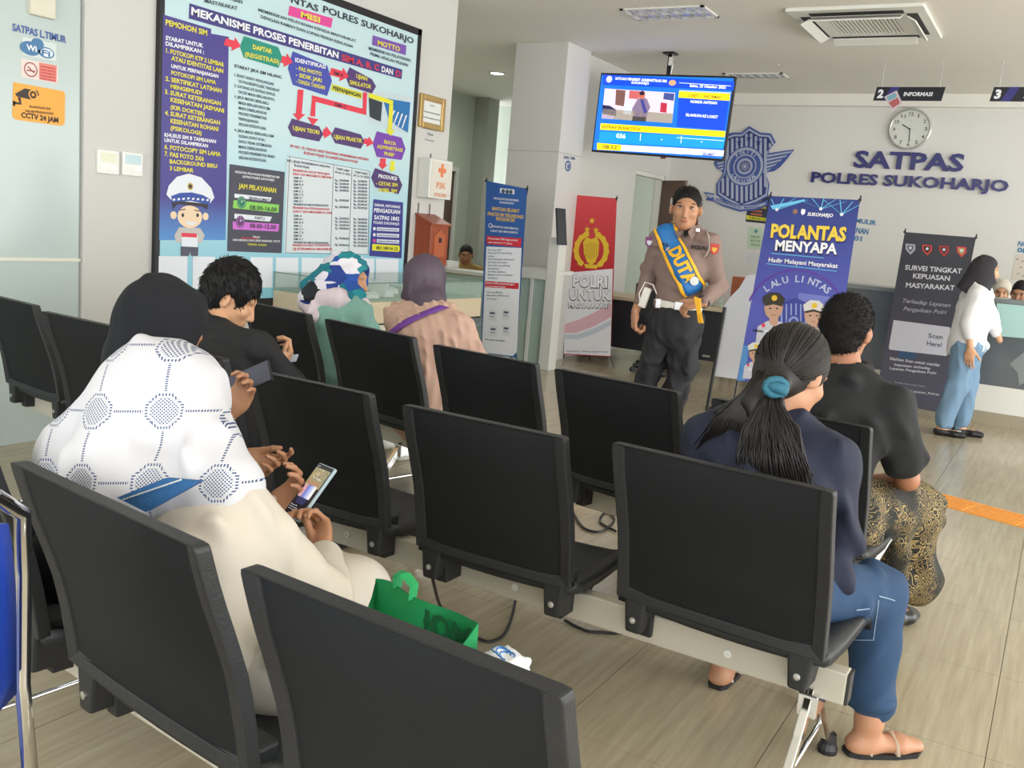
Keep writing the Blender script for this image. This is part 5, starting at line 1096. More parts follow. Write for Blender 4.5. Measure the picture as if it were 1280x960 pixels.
sheet('back_panel',back,14,6,M_bag,bg_); sheet('front_panel',front,14,6,M_bag,bg_); sheet('side_panel',sideR,6,6,M_bag,bg_); sheet('side_panel',sideL,6,6,M_bag,bg_)
sheet('bag_bottom',lambda u,v: front(u,0)+(back(u,0)-front(u,0))*v,6,4,M_bag,bg_)
build('handle',MB().tube([back(.25,.98),back(.24,1.1),back(.34,1.14),back(.44,1.1),back(.43,.98)],[(.003,.014)]*5,n=6,flat=(0,1,0)),M_bag,bg_)
build('handle',MB().tube([front(.12,.95),front(.05,.8)+A(-.06,-.02,0),front(.0,.6)+A(-.09,-.02,0),front(.0,.4)+A(-.07,-.02,0)],[(.003,.014)]*4,n=6,flat=(0,1,0)),M_bag,bg_)
mb=MB(); a=back(.95,.74)-A(0,.006,0); U=nz(back(.25,.6)-back(.95,.6)); put_text(mb,'MORE',a,U,Z,.17,.045,bold=.03); build('lettering',mb,pr('ink_text_darkgreen',12,92,50,.8),bg_)
tp=thing('snack_packet','white crumpled packet with blue print beside the green bag','packet',(-.72,1.38,.46))
c=Soft(.005,.02,folds=.008,fscale=60,seed=5); q=at_y(630,826,1.40); c.ell(q-Z*.03,(.05,.05,.045)); c.cone(q-Z*.03,(q[0]-.01,q[1],.485),.045,.05)
c.cut((0,0,.455),(0,0,-1)); pk_=soft('wrapper',[c],pr('packet_white',228,230,232,.35,bump=.4,bscale=30),tp)
tbp=bvh(pk_)
for i in range(3):
    P_=[drape(tbp,q+A(.01*i-.01+.014*math.cos(a),-.004*i+.014*math.sin(a),.3),-Z,1,.001) for a in np.linspace(0,5,9)]
    P_=[x for x in P_ if x is not None]
    if len(P_)>2: build('printed_ring',MB().tube(P_,.0015,n=4),pr('packet_blue',50,120,190,.5),pk_)
# power cables under the benches
M_cab=mat('black_cable',(.01,.01,.01),.4)
def cable(label,pts):
    pts=[A(*p) for p in pts]; out=[]
    for i in range(len(pts)-1):
        p0,p1,p2,p3=pts[max(i-1,0)],pts[i],pts[i+1],pts[min(i+2,len(pts)-1)]
        for k in range(6):
            t=k/6; out.append(.5*((2*p1)+(p2-p0)*t+(2*p0-5*p1+4*p2-p3)*t*t+(3*p1-p0-3*p2+p3)*t**3))
    out.append(pts[-1]); single('power_cable',MB().tube(out,.006,n=6),M_cab,label,'cable',smooth=True)
cable('black cable curling on the floor behind the green bag',[at_z(645,745,.007),at_z(640,770,.007),at_z(630,793,.007),at_z(612,802,.007),at_z(596,798,.007),at_z(560,790,.007)])
cable('black cable looping on the floor under the middle of the second bench',[at_z(706,775,.007),at_z(722,784,.007),at_z(745,790,.007),at_z(790,780,.007),at_z(800,700,.007)])
cable('tangled black cable on the floor between the second and far rows',[at_z(716,640,.007),at_z(730,660,.007),at_z(752,664,.007),at_z(768,650,.007),at_z(758,640,.007),at_z(750,652,.007),at_z(770,664,.007)])
cable('black cable hanging down left of the second bench',[A(-1.79,2.40,.33),at_y(537,700,2.42),at_y(541,724,2.45),at_z(552,760,.007),at_z(575,775,.007)])
# orange tactile paving strip
ts=struct('trim_tactile_strip',MB().bx(-.9,1.6,6.05,6.06,-.003,-.002),pr('tactile_bed',200,130,50,.6))
M_or=pr('tactile_orange',236,158,64,.45)
p0=(at_z(1150,610,0)+at_z(1160,628,0))/2; p1=(at_z(1280,645,0)+at_z(1280,660,0))/2; ud=nz((p1-p0)*A(1,1,0)); vd=A(-ud[1],ud[0],0)
tt=MB().box((0,0,.002),(.296,.296,.004))
for i in range(5): tt.box((0,-.115+i*.0575,.0055),(.27,.028,.004))
tme=None
for i in range(-3,10):
    o=build('tactile_tile',tt,M_or,ts) if tme is None else None
    if o is None: o=bpy.data.objects.new('tactile_tile',tme); COL.objects.link(o); o.parent=ts
    tme=o.data; p=p0+ud*(.15+.3*i); o.location=(p[0],p[1],0); o.rotation_euler=(0,0,math.atan2(ud[1],ud[0]))
# ---------------------------------------------------------------- the big illuminated information board on the left wall
K_black=pr('ink_text_dark',40,46,60,.6); K_white=pr('ink_text_white',236,236,240,.5); K_yel=pr('ink_text_yellow',226,214,70,.5); K_red=pr('ink_text_red',206,52,64,.5); K_navy=pr('ink_navy',62,56,126,.45)
K_grey=pr('ink_text_grey',70,86,100,.6); K_pink=pr('ink_pink',222,70,150,.45); K_wh=pr('ink_white',228,232,238,.45)
bd=thing('information_board','large black-framed poster board of licence procedures on the left wall','board',(XW+.02,5.25,.72),)
y0,y1,z0,z1=3.92,6.49,.72,2.93
build('backing',MB().bx(XW,XW+.035,y0+.01,y1-.01,z0+.01,z1-.01),M_dark,bd)
for q in ((y0,y0+.032,z0,z1),(y1-.055,y1,z0,z1)): build('frame_side',MB().bx(XW,XW+.040,q[0],q[1],q[2],q[3]),M_dark,bd,bevel=.004)
for q in ((y0,y1,z0,z0+.055),(y0,y1,z1-.055,z1)): build('frame_rail',MB().bx(XW,XW+.040,q[0],q[1],q[2],q[3]),M_dark,bd,bevel=.004)
def gradient(name,c0,c1,axis=2,lo=0,hi=1,rough=.4,pos=(0,1)):   # printed colour gradient along a world axis
    m=pr(name,*c0,rough); nt=m.node_tree; g=nt.nodes.new('ShaderNodeNewGeometry'); s=nt.nodes.new('ShaderNodeSeparateXYZ'); r=nt.nodes.new('ShaderNodeMapRange'); x=nt.nodes.new('ShaderNodeMix'); x.data_type='RGBA'
    r.inputs[1].default_value=lo; r.inputs[2].default_value=hi; x.inputs[6].default_value=srgb(*c0)+(1,); x.inputs[7].default_value=srgb(*c1)+(1,)
    nt.links.new(g.outputs['Position'],s.inputs[0]); nt.links.new(s.outputs[axis],r.inputs[0]); nt.links.new(r.outputs[0],x.inputs[0]); nt.links.new(x.outputs[2],nt.nodes['Principled BSDF'].inputs['Base Color']); return m
poster=build('poster',MB().bx(XW+.035,XW+.038,y0+.03,y1-.055,z0+.055,z1-.055),gradient('poster_blue',(140,204,224),(196,222,226),2,.8,1.9,.25),bd)
PB=Plane((XW+.0395,y0,z0),(1,0,0),(0,1,0)); B=Print(PB)
def pz(px,py): q=PB.at(px,py); return q[1],q[2]
K_col=gradient('column_purple',(84,142,206),(70,60,138),2,1.17,1.42)
B.poly(K_col,[(204,0+18),(264,36),(264,42),(286,46),(282,300),(199,300)],.001)
T_=lambda ink,s,x0,y0_,x1,y1_,h,**k: B.text(ink,s,x0,y0_,x1,y1_,h,**k)
B.poly(K_navy,[(237,4),(503,87),(502,99),(236,23)],.001)
T_(K_white,'MEKANISME PROSES PENERBITAN',239,18,423,73,9.5,bold=.035); T_(K_red,'SIM A, B, C',427,75,474,88.5,7.5,bold=.035); T_(K_white,'DAN',477,89.5,491,93.5,7,bold=.03); T_(K_red,'D',494.5,94.5,501,96.5,7,bold=.03)
T_(K_black,'NTAS',364,3,398,14.5,8,bold=.02); T_(K_black,'POLRES SUKOHARJO',404,15,517,55,8.5,bold=.02)
B.poly(K_pink,[(362,7),(416,23),(414,35),(360,19)],.001); T_(K_yel,'MISI',376,21,400,28.5,7,bold=.04)
B.poly(pr('ink_violet',120,80,170,.45),[(466,44),(508,57),(507,69),(465,56)],.001); T_(K_yel,'MOTTO',472,56,500,64.5,6,bold=.03)
T_(K_grey,'MEMBERIKAN PELAYANAN KEPADA MASYARAKAT',323,14,445,53,4); T_(K_grey,'DENGAN RAMAH DAN SOPAN PENUH KEIHLASAN',326,22.5,441,60,4)
T_(K_grey,'MEMBERIKAN PELAYANAN',461,62,513,77.5,4); T_(K_grey,'PRIMA ADALAH PILIHAN',463,69,510,83.5,4); T_(K_grey,'MASYARAKAT',256,3,297,13,5); T_(K_grey,'PUASAN',281,-2,303,5,5)
# left column
for ink,s,a,b,c,d,h in [(K_yel,'PEMOHON SIM',207,31,259,44.5,7),(K_white,'SYARAT UNTUK',207,49.5,254,59.5,5),(K_white,'DILAMPIRKAN :',207,56.5,255,67.5,5),(K_yel,'1. FOTOKOPI KTP 2 LEMBAR',207.5,65.5,280,83.5,5.5),
  (K_yel,'ATAU IDENTITAS LAIN',214,75,279,91.5,5.5),(K_white,'UNTUK PERPANJANGAN',214,84.5,273,97.5,4.5),(K_yel,'FOTOKOPI SIM LAMA',214,93,270,105.5,5),(K_yel,'2. SERTIFIKAT LATIHAN',206.7,100.5,277,116,5.5),(K_yel,'MENGEMUDI',213,110,252,118.5,5),
  (K_yel,'3. SURAT KETERANGAN',206,117,276,132,5.5),(K_yel,'KESEHATAN JASMANI',213,127,280,141,5.5),(K_yel,'(KIR DOKTER)',213,136,256,145,5),(K_yel,'4. SURAT KETERANGAN',206,143.5,275,156,5.5),(K_yel,'KESEHATAN ROHANI',213,153.5,273,164,5.5),
  (K_yel,'(PSIKOLOGI)',213,162,252,169,5),(K_white,'KHUSUS SIM B TAMBAHAN',205.5,170.5,270,179,4.5),(K_white,'UNTUK DILAMPIRKAN',205.5,177,260,184.5,4.5),(K_yel,'6. FOTOCOPY SIM LAMA',205.5,186,276,195.5,5.5),(K_yel,'7. PAS FOTO 3X4',205.5,194.5,254.5,201.5,5.5),
  (K_yel,'BACKGROUND BIRU',212,204,271.5,210,5),(K_yel,'3 LEMBAR',212,212.5,242,215.5,5)]:
    B.text(ink,s,a,b,c,d,h,bold=.035)
# flow chart
def hexa(ink,x0,y0_,x1,y1_,hl,hr,off=.001,nose=5):
    B.poly(ink,[(x0,y0_+hl*.5),(x0+nose,y0_),(x1-nose,y1_),(x1,y1_+hr*.5),(x1-nose,y1_+hr),(x0+nose,y0_+hl)],off)
K_grn=pr('ink_green',20,142,120,.45); K_blu=pr('ink_blue',64,74,168,.45); K_dpu=pr('ink_darkpurple',78,52,110,.45); K_pur=pr('ink_purple',120,64,170,.45); K_rd=pr('ink_red',226,54,76,.45); K_yl=pr('ink_yellow',228,222,40,.45)
hexa(K_grn,300,45,353,59,27,26); hexa(K_blu,360,64,415,82,42,38,nose=6); hexa(K_dpu,432,84,470,99,24,18); hexa(K_dpu,360,148,404,158,22,19); hexa(K_dpu,414,159,456,168,20,18); hexa(K_pur,466,164,507,172,32,28,nose=5); hexa(K_dpu,464,210,503,220,24,23)
T_(K_yel,'DAFTAR',316,61,340,67,5.5,bold=.04); T_(K_yel,'(REGISTRASI)',306,70,349,80,5.5,bold=.03); T_(K_white,'IDENTIFIKASI',369,77,407,86,5,bold=.03); T_(K_yel,'- PAS PHOTO',370,87,402,95,5,bold=.03); T_(K_yel,'- SIDIK JARI',370,95.5,402,103,5,bold=.03); T_(K_yel,'- TANDA TANGAN',370,103.5,406,112,5,bold=.03)
T_(K_yel,'UJIAN',445,97,459,101,5,bold=.03); T_(K_yel,'SIMULATOR',437,105,464,111,5,bold=.03); T_(K_yel,'UJIAN TEORI',366,162,399,168,5,bold=.03); T_(K_yel,'UJIAN PRAKTIK',417,173,453,178.5,5,bold=.03)
T_(K_yel,'BIAYA',480,179,495,182,4.5,bold=.03); T_(K_yel,'ADMINISTRASI',471,185,503,190,4.5,bold=.03); T_(K_yel,'PNBP',480,194,493,196,4.5,bold=.03)
T_(K_white,'PRODUKSI',473,222,496,225.5,4.5,bold=.03); T_(K_yel,'- CETAK SIM',470,231,497,233.5,4.5,bold=.03); T_(K_yel,'- AMBIL SIM',470,239,496,241,4.5,bold=.03)
def arrow(ink,x0,y0_,x1,y1_,w,hw,off=.002):
    dx,dy=x1-x0,y1_-y0_; L=math.hypot(dx,dy); dx/=L; dy/=L; nx_,ny_=-dy,dx; m=L-hw*1.1
    B.poly(ink,[(x0+nx_*w,y0_+ny_*w),(x0+dx*m+nx_*w,y0_+dy*m+ny_*w),(x0+dx*m-nx_*w,y0_+dy*m-ny_*w),(x0-nx_*w,y0_-ny_*w)],off)
    B.poly(ink,[(x0+dx*m+nx_*hw,y0_+dy*m+ny_*hw),(x1,y1_),(x0+dx*m-nx_*hw,y0_+dy*m-ny_*hw)],off)
arrow(K_rd,281,52,301,58,4.5,9); arrow(K_rd,352,74,366,78,4.5,9); arrow(K_rd,413,89,436,96,4.5,9); arrow(K_rd,376,112,373,151,3.6,8); arrow(K_rd,404,165,415,167,4.5,8); arrow(K_rd,455,176,467,179,3.5,7); arrow(K_rd,479,198,478,212,3.5,6); arrow(K_yl,491,201,490,215,2.5,5)
for i_,q in enumerate(([(454,115),(459,116),(458,137),(453.4,136)],[(390,119),(458,137),(458,144),(390,126)],[(389.8,126),(394.6,127.2),(394,146),(388,145)])): B.poly(K_rd,q,.002)
B.poly(K_rd,[(384,146),(398,149),(391,157)],.0023); T_(K_black,'SIM C',418,132,433,136,4,off=.004); T_(K_black,'SIM A',417,92.5,429,96.5,4,off=.004)
for q in ([(461,116),(492,126),(491,131),(461,122)],[(486.6,130),(491.6,131.4),(490,162),(485,161)]): B.poly(K_yl,q,.0025)
B.poly(K_yl,[(482,161),(494,163),(488,170)],.0028); B.poly(K_yl,[(415,105),(453,116),(452,124),(414,113)],.0015); T_(K_black,'PERPANJANGAN',416,112,451,122,5,off=.004,bold=.03)
# inset photograph of the test yard
B.poly(pr('ink_photo_sky',196,212,216,.4),[(463,112),(513,120),(510,168),(461,152)],.0005); B.poly(pr('ink_photo_blue',30,112,176,.4),[(478,122),(513,128),(510,166),(500,160),(486,150)],.0008); B.poly(pr('ink_photo_dark',44,52,60,.5),[(461,122),(478,128),(476,152),(470,150),(462,146)],.0009)
for i in range(4): B.poly(K_wh,[(492+i*5,138+i*2),(494+i*5,138+i*2),(488+i*5,152+i*3),(487+i*5,151+i*3)],.0012)
# middle column
T_(K_black,'SYARAT JIKA SIM HILANG',293,84,352,98.5,4,bold=.02)
for i,s in enumerate(['1. BUAT SURAT KEHILANGAN','   DI POLRES/POLSEK TERDEKAT','2. DATANG KE SATPAS UNTUK','   DICEK MASA BERLAKUNYA,','3. JIKA MASIH BERLAKU','   MASA BERLAKUNYA SIM','   MAKA DIBERLAKUKAN','   PROSES PENERBITAN','   PERPANJANGAN','   SESUAI KETENTUAN.','4. JIKA MASA BERLAKU SIM','   SUDAH LEWAT ATAU','   DATA TIDAK DITEMUKAN','   MAKA DIBERLAKUKAN','   PROSES PENERBITAN BARU','   SESUAI KETENTUAN.']):
    y=95+i*6.75+(0 if i<10 else 1.5); ind=s.startswith('   '); x=298.5 if ind else 293; s=s.strip(); w_=len(s)*2.05; sl=.245-i*.008
    y_=y+(x-293)*sl; T_(K_grey,s,x,y_,x+w_,y_+w_*sl,3.6)
T_(K_red,'PP NO. 76 TAHUN 2020 TENTANG PENERIMAAN NEGARA',363,184,461,201,3.4,bold=.02); T_(K_red,'BUKAN PAJAK DI LINGKUNGAN POLRI',380,192.5,447,204,3.4,bold=.02)
# opening hours panel
B.poly(pr('ink_charcoal',70,70,84,.45),[(287,205),(356,215),(352,316.5),(284,314)],.001)
T_(K_white,'KEGIATAN PELAYANAN PENERBITAN SIM',294,216,349,223,2.8,off=.0035); T_(K_white,'SATPAS POLRES SUKOHARJO',303,222,343,226.5,2.8,off=.0035); T_(K_yel,'JAM PELAYANAN',298,235,345,241,6,off=.0035,bold=.03)
K_g2=pr('ink_lime',140,206,90,.45); K_v2=pr('ink_orchid',206,110,208,.45)
B.poly(K_wh,[(293,242),(340,247),(337,252),(293,247)],.002); B.poly(K_g2,[(292,250),(349,256),(348,266),(291,260)],.002); B.poly(K_wh,[(293,267),(340,271),(337,277),(293,273)],.002); B.poly(K_v2,[(291,277),(349,280),(348,289.5),(291,286.5)],.002)
B.disc(pr('ink_clock_green',22,124,84,.45),302,253,.040,.0028,r2=None,sq=1.0); B.disc(pr('ink_clock_violet',110,40,120,.45),300.5,277,.040,.0028)
for px,py in ((302,253),(300.5,277)):
    for a in range(12):
        c=PB.at(px,py,.0034)+PB.u*.031*math.cos(a*math.pi/6)+PB.v*.031*math.sin(a*math.pi/6); B.mb(K_wh).box(c,(.0005,.005,.005))
    c=PB.at(px,py,.0036); B.mb(K_wh).box(c+A(0,.008,.006),(.0005,.022,.003),Y=nz((0,1,.7)),Z=nz((0,-.7,1))).box(c+A(0,-.002,.010),(.0005,.003,.02))
T_(K_black,'SENIN-JUMAT',311,249,337,252,3.4,off=.0035); T_(K_black,'08.00-16.00',312,261.5,346,264.5,5.2,off=.0035,bold=.02); T_(K_black,'SABTU',318,273.5,331,275,3.4,off=.0035); T_(K_black,'08.00-12.00',312,284.5,345,286.5,5.2,off=.0035,bold=.02)
T_(K_white,'ISTIRAHAT',316,297,325,298,2.4,off=.0035); T_(K_white,'HARI MINGGU DAN LIBUR NASIONAL TUTUP',291,301,350,303,2.6,off=.0035); T_(K_red,'PELAYANAN',302,298.5,322,299.5,2.4,off=.0036); T_(K_yel,'TERIMA KASIH',309,306.5,333,307.5,2.4,off=.0035)
# price table
B.poly(pr('ink_paper',214,222,224,.5),[(359,195),(462,214),(460,318),(355,316)],.0008)
def rule(x0,y0_,x1,y1_,t=.3): B.poly(K_grey,[(x0-t,y0_),(x0+t,y0_),(x1+t,y1_),(x1-t,y1_)],.0015)
rule(362,196,357,316); rule(417,206,413,317); rule(440,210,436,317); rule(462,214,460,318)
for (a,b,c,d) in ((359,195,462,214),(357,316,460,318)): B.poly(K_grey,[(a,b-.3),(c,d-.3),(c,d+.3),(a,b+.3)],.0015)
T_(K_grey,'NO. JENIS PENERIMAAN NEGARA',359,202,413,210,2.9); T_(K_grey,'BUKAN PAJAK',368,208,387,211,2.9); T_(K_grey,'TARIF LAMA',420,212,437,215,2.8); T_(K_grey,'PP 60 TH 2016',419,216.5,438,219.5,2.6); T_(K_grey,'TARIF BARU',443,216,460,219,2.8); T_(K_grey,'PP 76 TH 2020',442,220.5,461,223,2.6)
for y,s,e in ((214,'PENERBITAN UNTUK PENGUJIAN','SURAT IZIN MENGEMUDI (SIM) BARU'),(261,'PENERBITAN PERPANJANGAN','SURAT IZIN MENGEMUDI (SIM)'),(308,'PENERBITAN SURAT KETERANGAN','UJI KETERAMPILAN MENGEMUDI')):
    T_(K_red,s,366,y,412,y+(5 if y<250 else 2 if y<300 else 0),2.8,bold=.02); T_(K_red,e,366,y+4.5,415,y+(9.5 if y<250 else 6.5 if y<300 else 4.7),2.8,bold=.02)
for i,s in enumerate(['SIM A','SIM B I','SIM B II','SIM C','SIM C I','SIM C II','SIM D','SIM D I','PENERBITAN SIM INTERNASIONAL']):
    for b0,sl in ((223.5,.035),(271,.02)):
        y=b0+i*4.15; w_=(8+len(s)*.5) if i<8 else 44; T_(K_grey,s,367,y,367+w_,y+w_*sl,2.6)
        if i in (0,1,2,3,6,8):
            for x in (419,): T_(K_grey,'Rp. %s.000,00'%(['120','120','120','100','0','0','50','0','250'][i]),x,y+3,x+17,y+3.8,2.7)
        T_(K_grey,'Rp. %s.000,00'%(['120','120','120','100','100','100','50','50','250'][i]),442,y+4,459,y+4.8,2.7)
# contact panel
B.poly(pr('ink_indigo',56,58,140,.45),[(467,249),(504,253),(502,323),(461.5,320)],.001)
T_(K_white,'SARAN, INFORMASI',468,257.5,500,260.5,3.4,off=.0035); T_(K_white,'PENGADUAN',467.5,265,500,267.5,5,off=.0035,bold=.03); T_(K_white,'SATPAS 1842',467.5,274,499,276,5,off=.0035,bold=.03); T_(K_white,'POLRES SUKOHARJO',467,279.5,499,281.5,3.2,off=.0035)
for i,y in enumerate((287,294.5,302)):
    B.poly(K_wh,[(471,y-3),(499,y-1.6),(498.5,y+2.6),(471,y+1.2)],.002); T_(pr('ink_text_indigo',70,70,150,.5),'satpassukoharjo',472,y,497.5,y+1.4,2.2,off=.0045); B.poly([K_wh,K_wh,K_pink][i],[(466.5,y-3),(469.5,y-2.8),(469.4,y+.8),(466.4,y+.6)],.002)
B.poly(K_yl,[(465.5,305),(499,307),(500,311),(498.5,315),(465,313)],.002); T_(K_black,'0821 1800 54 123',470,311.5,497,313.2,4,off=.0035,bold=.02)
# white fields along the foot of the board
for x in (198.5,241,275,313,345,377,409,440,470): B.poly(K_wh,[(x,320+(x-198)*.012),(x+(36 if x<200 else 28),320.5+(x-198)*.012),(x+(35 if x<200 else 27.5),362-(x-198)*.022),(x-.5,362-(x-198)*.022)],.001)
# plain cartoon officer in a white cap
K_sk=pr('ink_skin',240,212,178,.5); K_gy=pr('ink_uniform_grey',196,192,186,.5); K_dk=pr('ink_hair',48,44,50,.5); K_lg=pr('ink_trouser',84,84,98,.5); K_bl=pr('ink_check_blue',50,80,160,.5)
def bl(ink,pts,off): B.poly(ink,pts,off)
B.disc(K_sk,237.5,271,.098,.002,sq=.72); B.disc(K_sk,217,269,.024,.0015); B.disc(K_sk,257,270.5,.024,.0015)
bl(K_dk,[(215,250),(260,255),(259,262),(252,258),(238,257),(222,255),(216,262)],.0025)
bl(K_wh,[(208,243),(211,232),(221,221),(236,217),(252,222),(264,235),(268,247),(262,255),(214,250)],.003); bl(K_bl,[(214,245),(225,241),(240,240.5),(254,244),(263,249),(262,256),(238,251),(215,253)],.0035)
for i in range(8): bl(K_wh,[(216+i*6,247+abs(i-3)*.5),(219+i*6,246.5+abs(i-3)*.5),(219+i*6,249+abs(i-3)*.5),(216+i*6,249.5+abs(i-3)*.5)],.004)
B.disc(pr('ink_badge',190,160,50,.5),238,233,.022,.004); B.disc(K_dk,238,233,.013,.0045)
for x in (228.5,247): B.disc(K_dk,x,269,.0105,.0035,sq=1.2)
bl(K_dk,[(224,262),(232,261),(232,262.2),(224,263.2)],.0035); bl(K_dk,[(243,262),(251,263.5),(251,264.7),(243,263.2)],.0035); bl(K_wh,[(231,277),(246,278),(242,281.5),(235,281)],.0035)
bl(K_gy,[(224,284),(250,285),(256,294),(252,304),(220,303),(218,294)],.0018); bl(K_wh,[(227,293),(247,294),(247,309),(227,308)],.003); bl(K_rd,[(227,291),(246,292),(246,297),(227,296)],.0035); bl(K_lg,[(226,308),(248,309),(247.5,320),(239,320),(238,314),(236,320),(226,320)],.002)
B.done(poster)
# ---------------------------------------------------------------- stickers, controllers, frames on the left wall
def flat(name,label,cat,plane,pts,m,th=.003,group=None,off=0):
    p=[plane.at(x,y,off) for x,y in pts]; return single(name,MB().prism(p,plane.n*th),m,label,cat,group)
PG=Plane((XW-.012,0,0),(1,0,0),(0,1,0)); PW=Plane((XW,0,0),(1,0,0),(0,1,0))
lt=thing('wall_lettering','small blue SATPAS L.TIMUR lettering at the top of the glass panel','lettering',tuple(PG.at(50,40)))
G=Print(PG); G.text(pr('ink_text_blue',66,92,160,.5),'SATPAS L.TIMUR',15.5,38,83,54,9,bold=.03); G.done(lt)
def sticker(label,pts,m,draw):
    s=flat('sticker',label,'sticker',PG,pts,m); G=Print(PG); draw(G); G.done(s); return s
K_wf=pr('ink_wifi_blue',70,120,164,.5); 
def wifi(G):
    G.disc(K_wf,38,60.5,.058,.0038,sq=.62); G.disc(K_wf,47,55,.036,.004,sq=.8); G.disc(K_wf,58,66,.046,.0038,sq=.62); G.disc(K_wh,58.5,66,.036,.0045,sq=.6); G.text(K_white,'Wi',33,62,46,65,7,off=.0055,bold=.03); G.text(pr('ink_text_wifi',70,120,164,.5),'Fi',52,68.5,63,71,7,off=.0055,bold=.03)
sticker('pale Wi-Fi sticker with blue cloud emblem on the glass panel',[(28,46),(70,55),(70,77),(28,69)],pr('sticker_pale',206,214,210,.3),wifi)
def nosmoke(G):
    G.poly(pr('ink_salmon',222,130,118,.5),[(49,78),(71,82),(70.5,103),(49,99)],.0038); c=pr('ink_text_brown',150,70,60,.5); G.disc(c,38.5,87,.038,.004,r2=.032); G.poly(c,[(34,83.5),(35,82.5),(43.5,91),(42.5,92)],.0042); G.poly(c,[(33,87),(44,88.5),(44,90),(33,88.5)],.0041)
    for i in range(5): G.text(K_red,'DILARANG MEROKOK',50.5,83.5+i*3.8,69.5,87+i*3.8,1.9,off=.005)
sticker('red and white no-smoking sticker under the Wi-Fi sticker',[(26,73),(72,82),(72,105),(26,96)],pr('sticker_pink',226,206,198,.3),nosmoke)
def cctv(G):
    k=pr('ink_text_cam',50,38,28,.5)
    for q in ([(19,117),(31,110.5),(47,113.5),(49,119),(42,124.5),(36,124),(21,120.5)],[(22,121),(26,122),(27,131),(17,130),(17,127),(24,128)],[(16,126),(19,126),(19,133),(16,132)]): G.poly(k,q,.004)
    G.disc(pr('ink_amber',236,160,34,.45),41.5,118.5,.026,.0045); G.disc(k,41.5,118.5,.019,.005); G.disc(pr('ink_amber',236,160,34,.45),41.5,118.5,.008,.0055)
    G.text(k,'RUANGAN INI',37,134.5,63,137.5,3,off=.0045,bold=.02); G.text(k,'DALAM PENGAWASAN',32,140,67,143.5,3,off=.0045,bold=.02); G.text(k,'CCTV 24 JAM',26.5,146.5,73,153.5,6.5,off=.0045,bold=.04)
cv=sticker('orange CCTV warning sticker with black camera on the glass panel',[(16.5,102.5),(79,114),(81,118),(80.5,154),(77,157.5),(19,149.5),(15,145)],pr('ink_amber',236,160,34,.35),cctv)
tx=single('sensor_box',MB().box(PW.at(52,4)+A(.0,0,0),(.04,.14,.14)),pr('cream_plastic',216,210,190,.4),'small cream wall box above the SATPAS L.TIMUR lettering','wall box',bevel=.006)
for (x0_,x1_,lab,scn) in ((120,146.5,'left air conditioner controller on the white pillar, beige display',(206,208,176)),(151,176.5,'right air conditioner controller on the white pillar, blue display',(170,194,198))):
    a=PW.at(x0_,186+(x0_-120)*.1); b=PW.at(x1_,186+(x1_-120)*.1); c=PW.at(x0_,216+(x0_-120)*.08); t=thing('wall_controller',lab,'controller',(XW,(a[1]+b[1])/2,c[2]))
    build('housing',MB().bx(XW,XW+.02,a[1],b[1],c[2],a[2]),pr('controller_white',232,232,226,.35),t,bevel=.004); h=a[2]-c[2]; w_=b[1]-a[1]
    build('display',MB().bx(XW+.02,XW+.0215,a[1]+w_*.12,b[1]-w_*.12,c[2]+h*.5,a[2]-h*.1),pr('lcd%d'%x0_,*scn,.15),t)
    for k in range(2): build('button_cover',MB().bx(XW+.02,XW+.022,a[1]+w_*(.1+.42*k),a[1]+w_*(.46+.42*k),c[2]+h*.08,c[2]+h*.4),MATS['controller_white'],t)
    for k in range(3): build('button',MB().bx(XW+.022,XW+.0235,a[1]+w_*(.58+.1*k),a[1]+w_*(.64+.1*k),c[2]+h*.26,c[2]+h*.32),M_alu,t)
def box_px(px0,py0,px1,py1): a=PW.at(px0,py0); b=PW.at(px1,py1); return min(a[1],b[1]),max(a[1],b[1]),min(a[2],b[2]),max(a[2],b[2])
# gilt certificate
M_gilt=pr('gilt_frame',190,158,96,.3,metal=.5)
a=PW.at(524,116); b=PW.at(555.5,124); c=PW.at(520.5,158); yA,yB_,zT,zB=a[1],b[1],(a[2]+b[2])/2,c[2]
ct_=thing('framed_certificate','gilt-framed certificate on the wall right of the big board','framed certificate',(XW,(yA+yB_)/2,zB))
wf=.05
for q in ((yA,yA+wf,zB,zT),(yB_-wf,yB_,zB,zT),(yA+wf,yB_-wf,zB,zB+wf),(yA+wf,yB_-wf,zT-wf,zT)): build('frame_bar',MB().bx(XW,XW+.025,*q),M_gilt,ct_,bevel=.008)
ce_=build('certificate',MB().bx(XW+.004,XW+.008,yA+wf,yB_-wf,zB+wf,zT-wf),pr('cert_paper',226,228,222,.5),ct_)
for i,(w_,h_) in enumerate(((.10,.018),(.3,.008),(.34,.008),(.34,.008),(.26,.008),(.1,.012),(.16,.007))): 
    z=zT-wf-.05-i*.045; mb=MB(); put_text(mb,['*','PIAGAM PENGHARGAAN','diberikan kepada SATPAS','Polres Sukoharjo atas','pelayanan prima','Ttd','Kepala'][i],(XW+.0095,(yA+yB_)/2-w_*.4,z),(0,1,0),(0,0,1),w_*.8,h_*1.4); build('lettering',mb,K_grey,ce_)
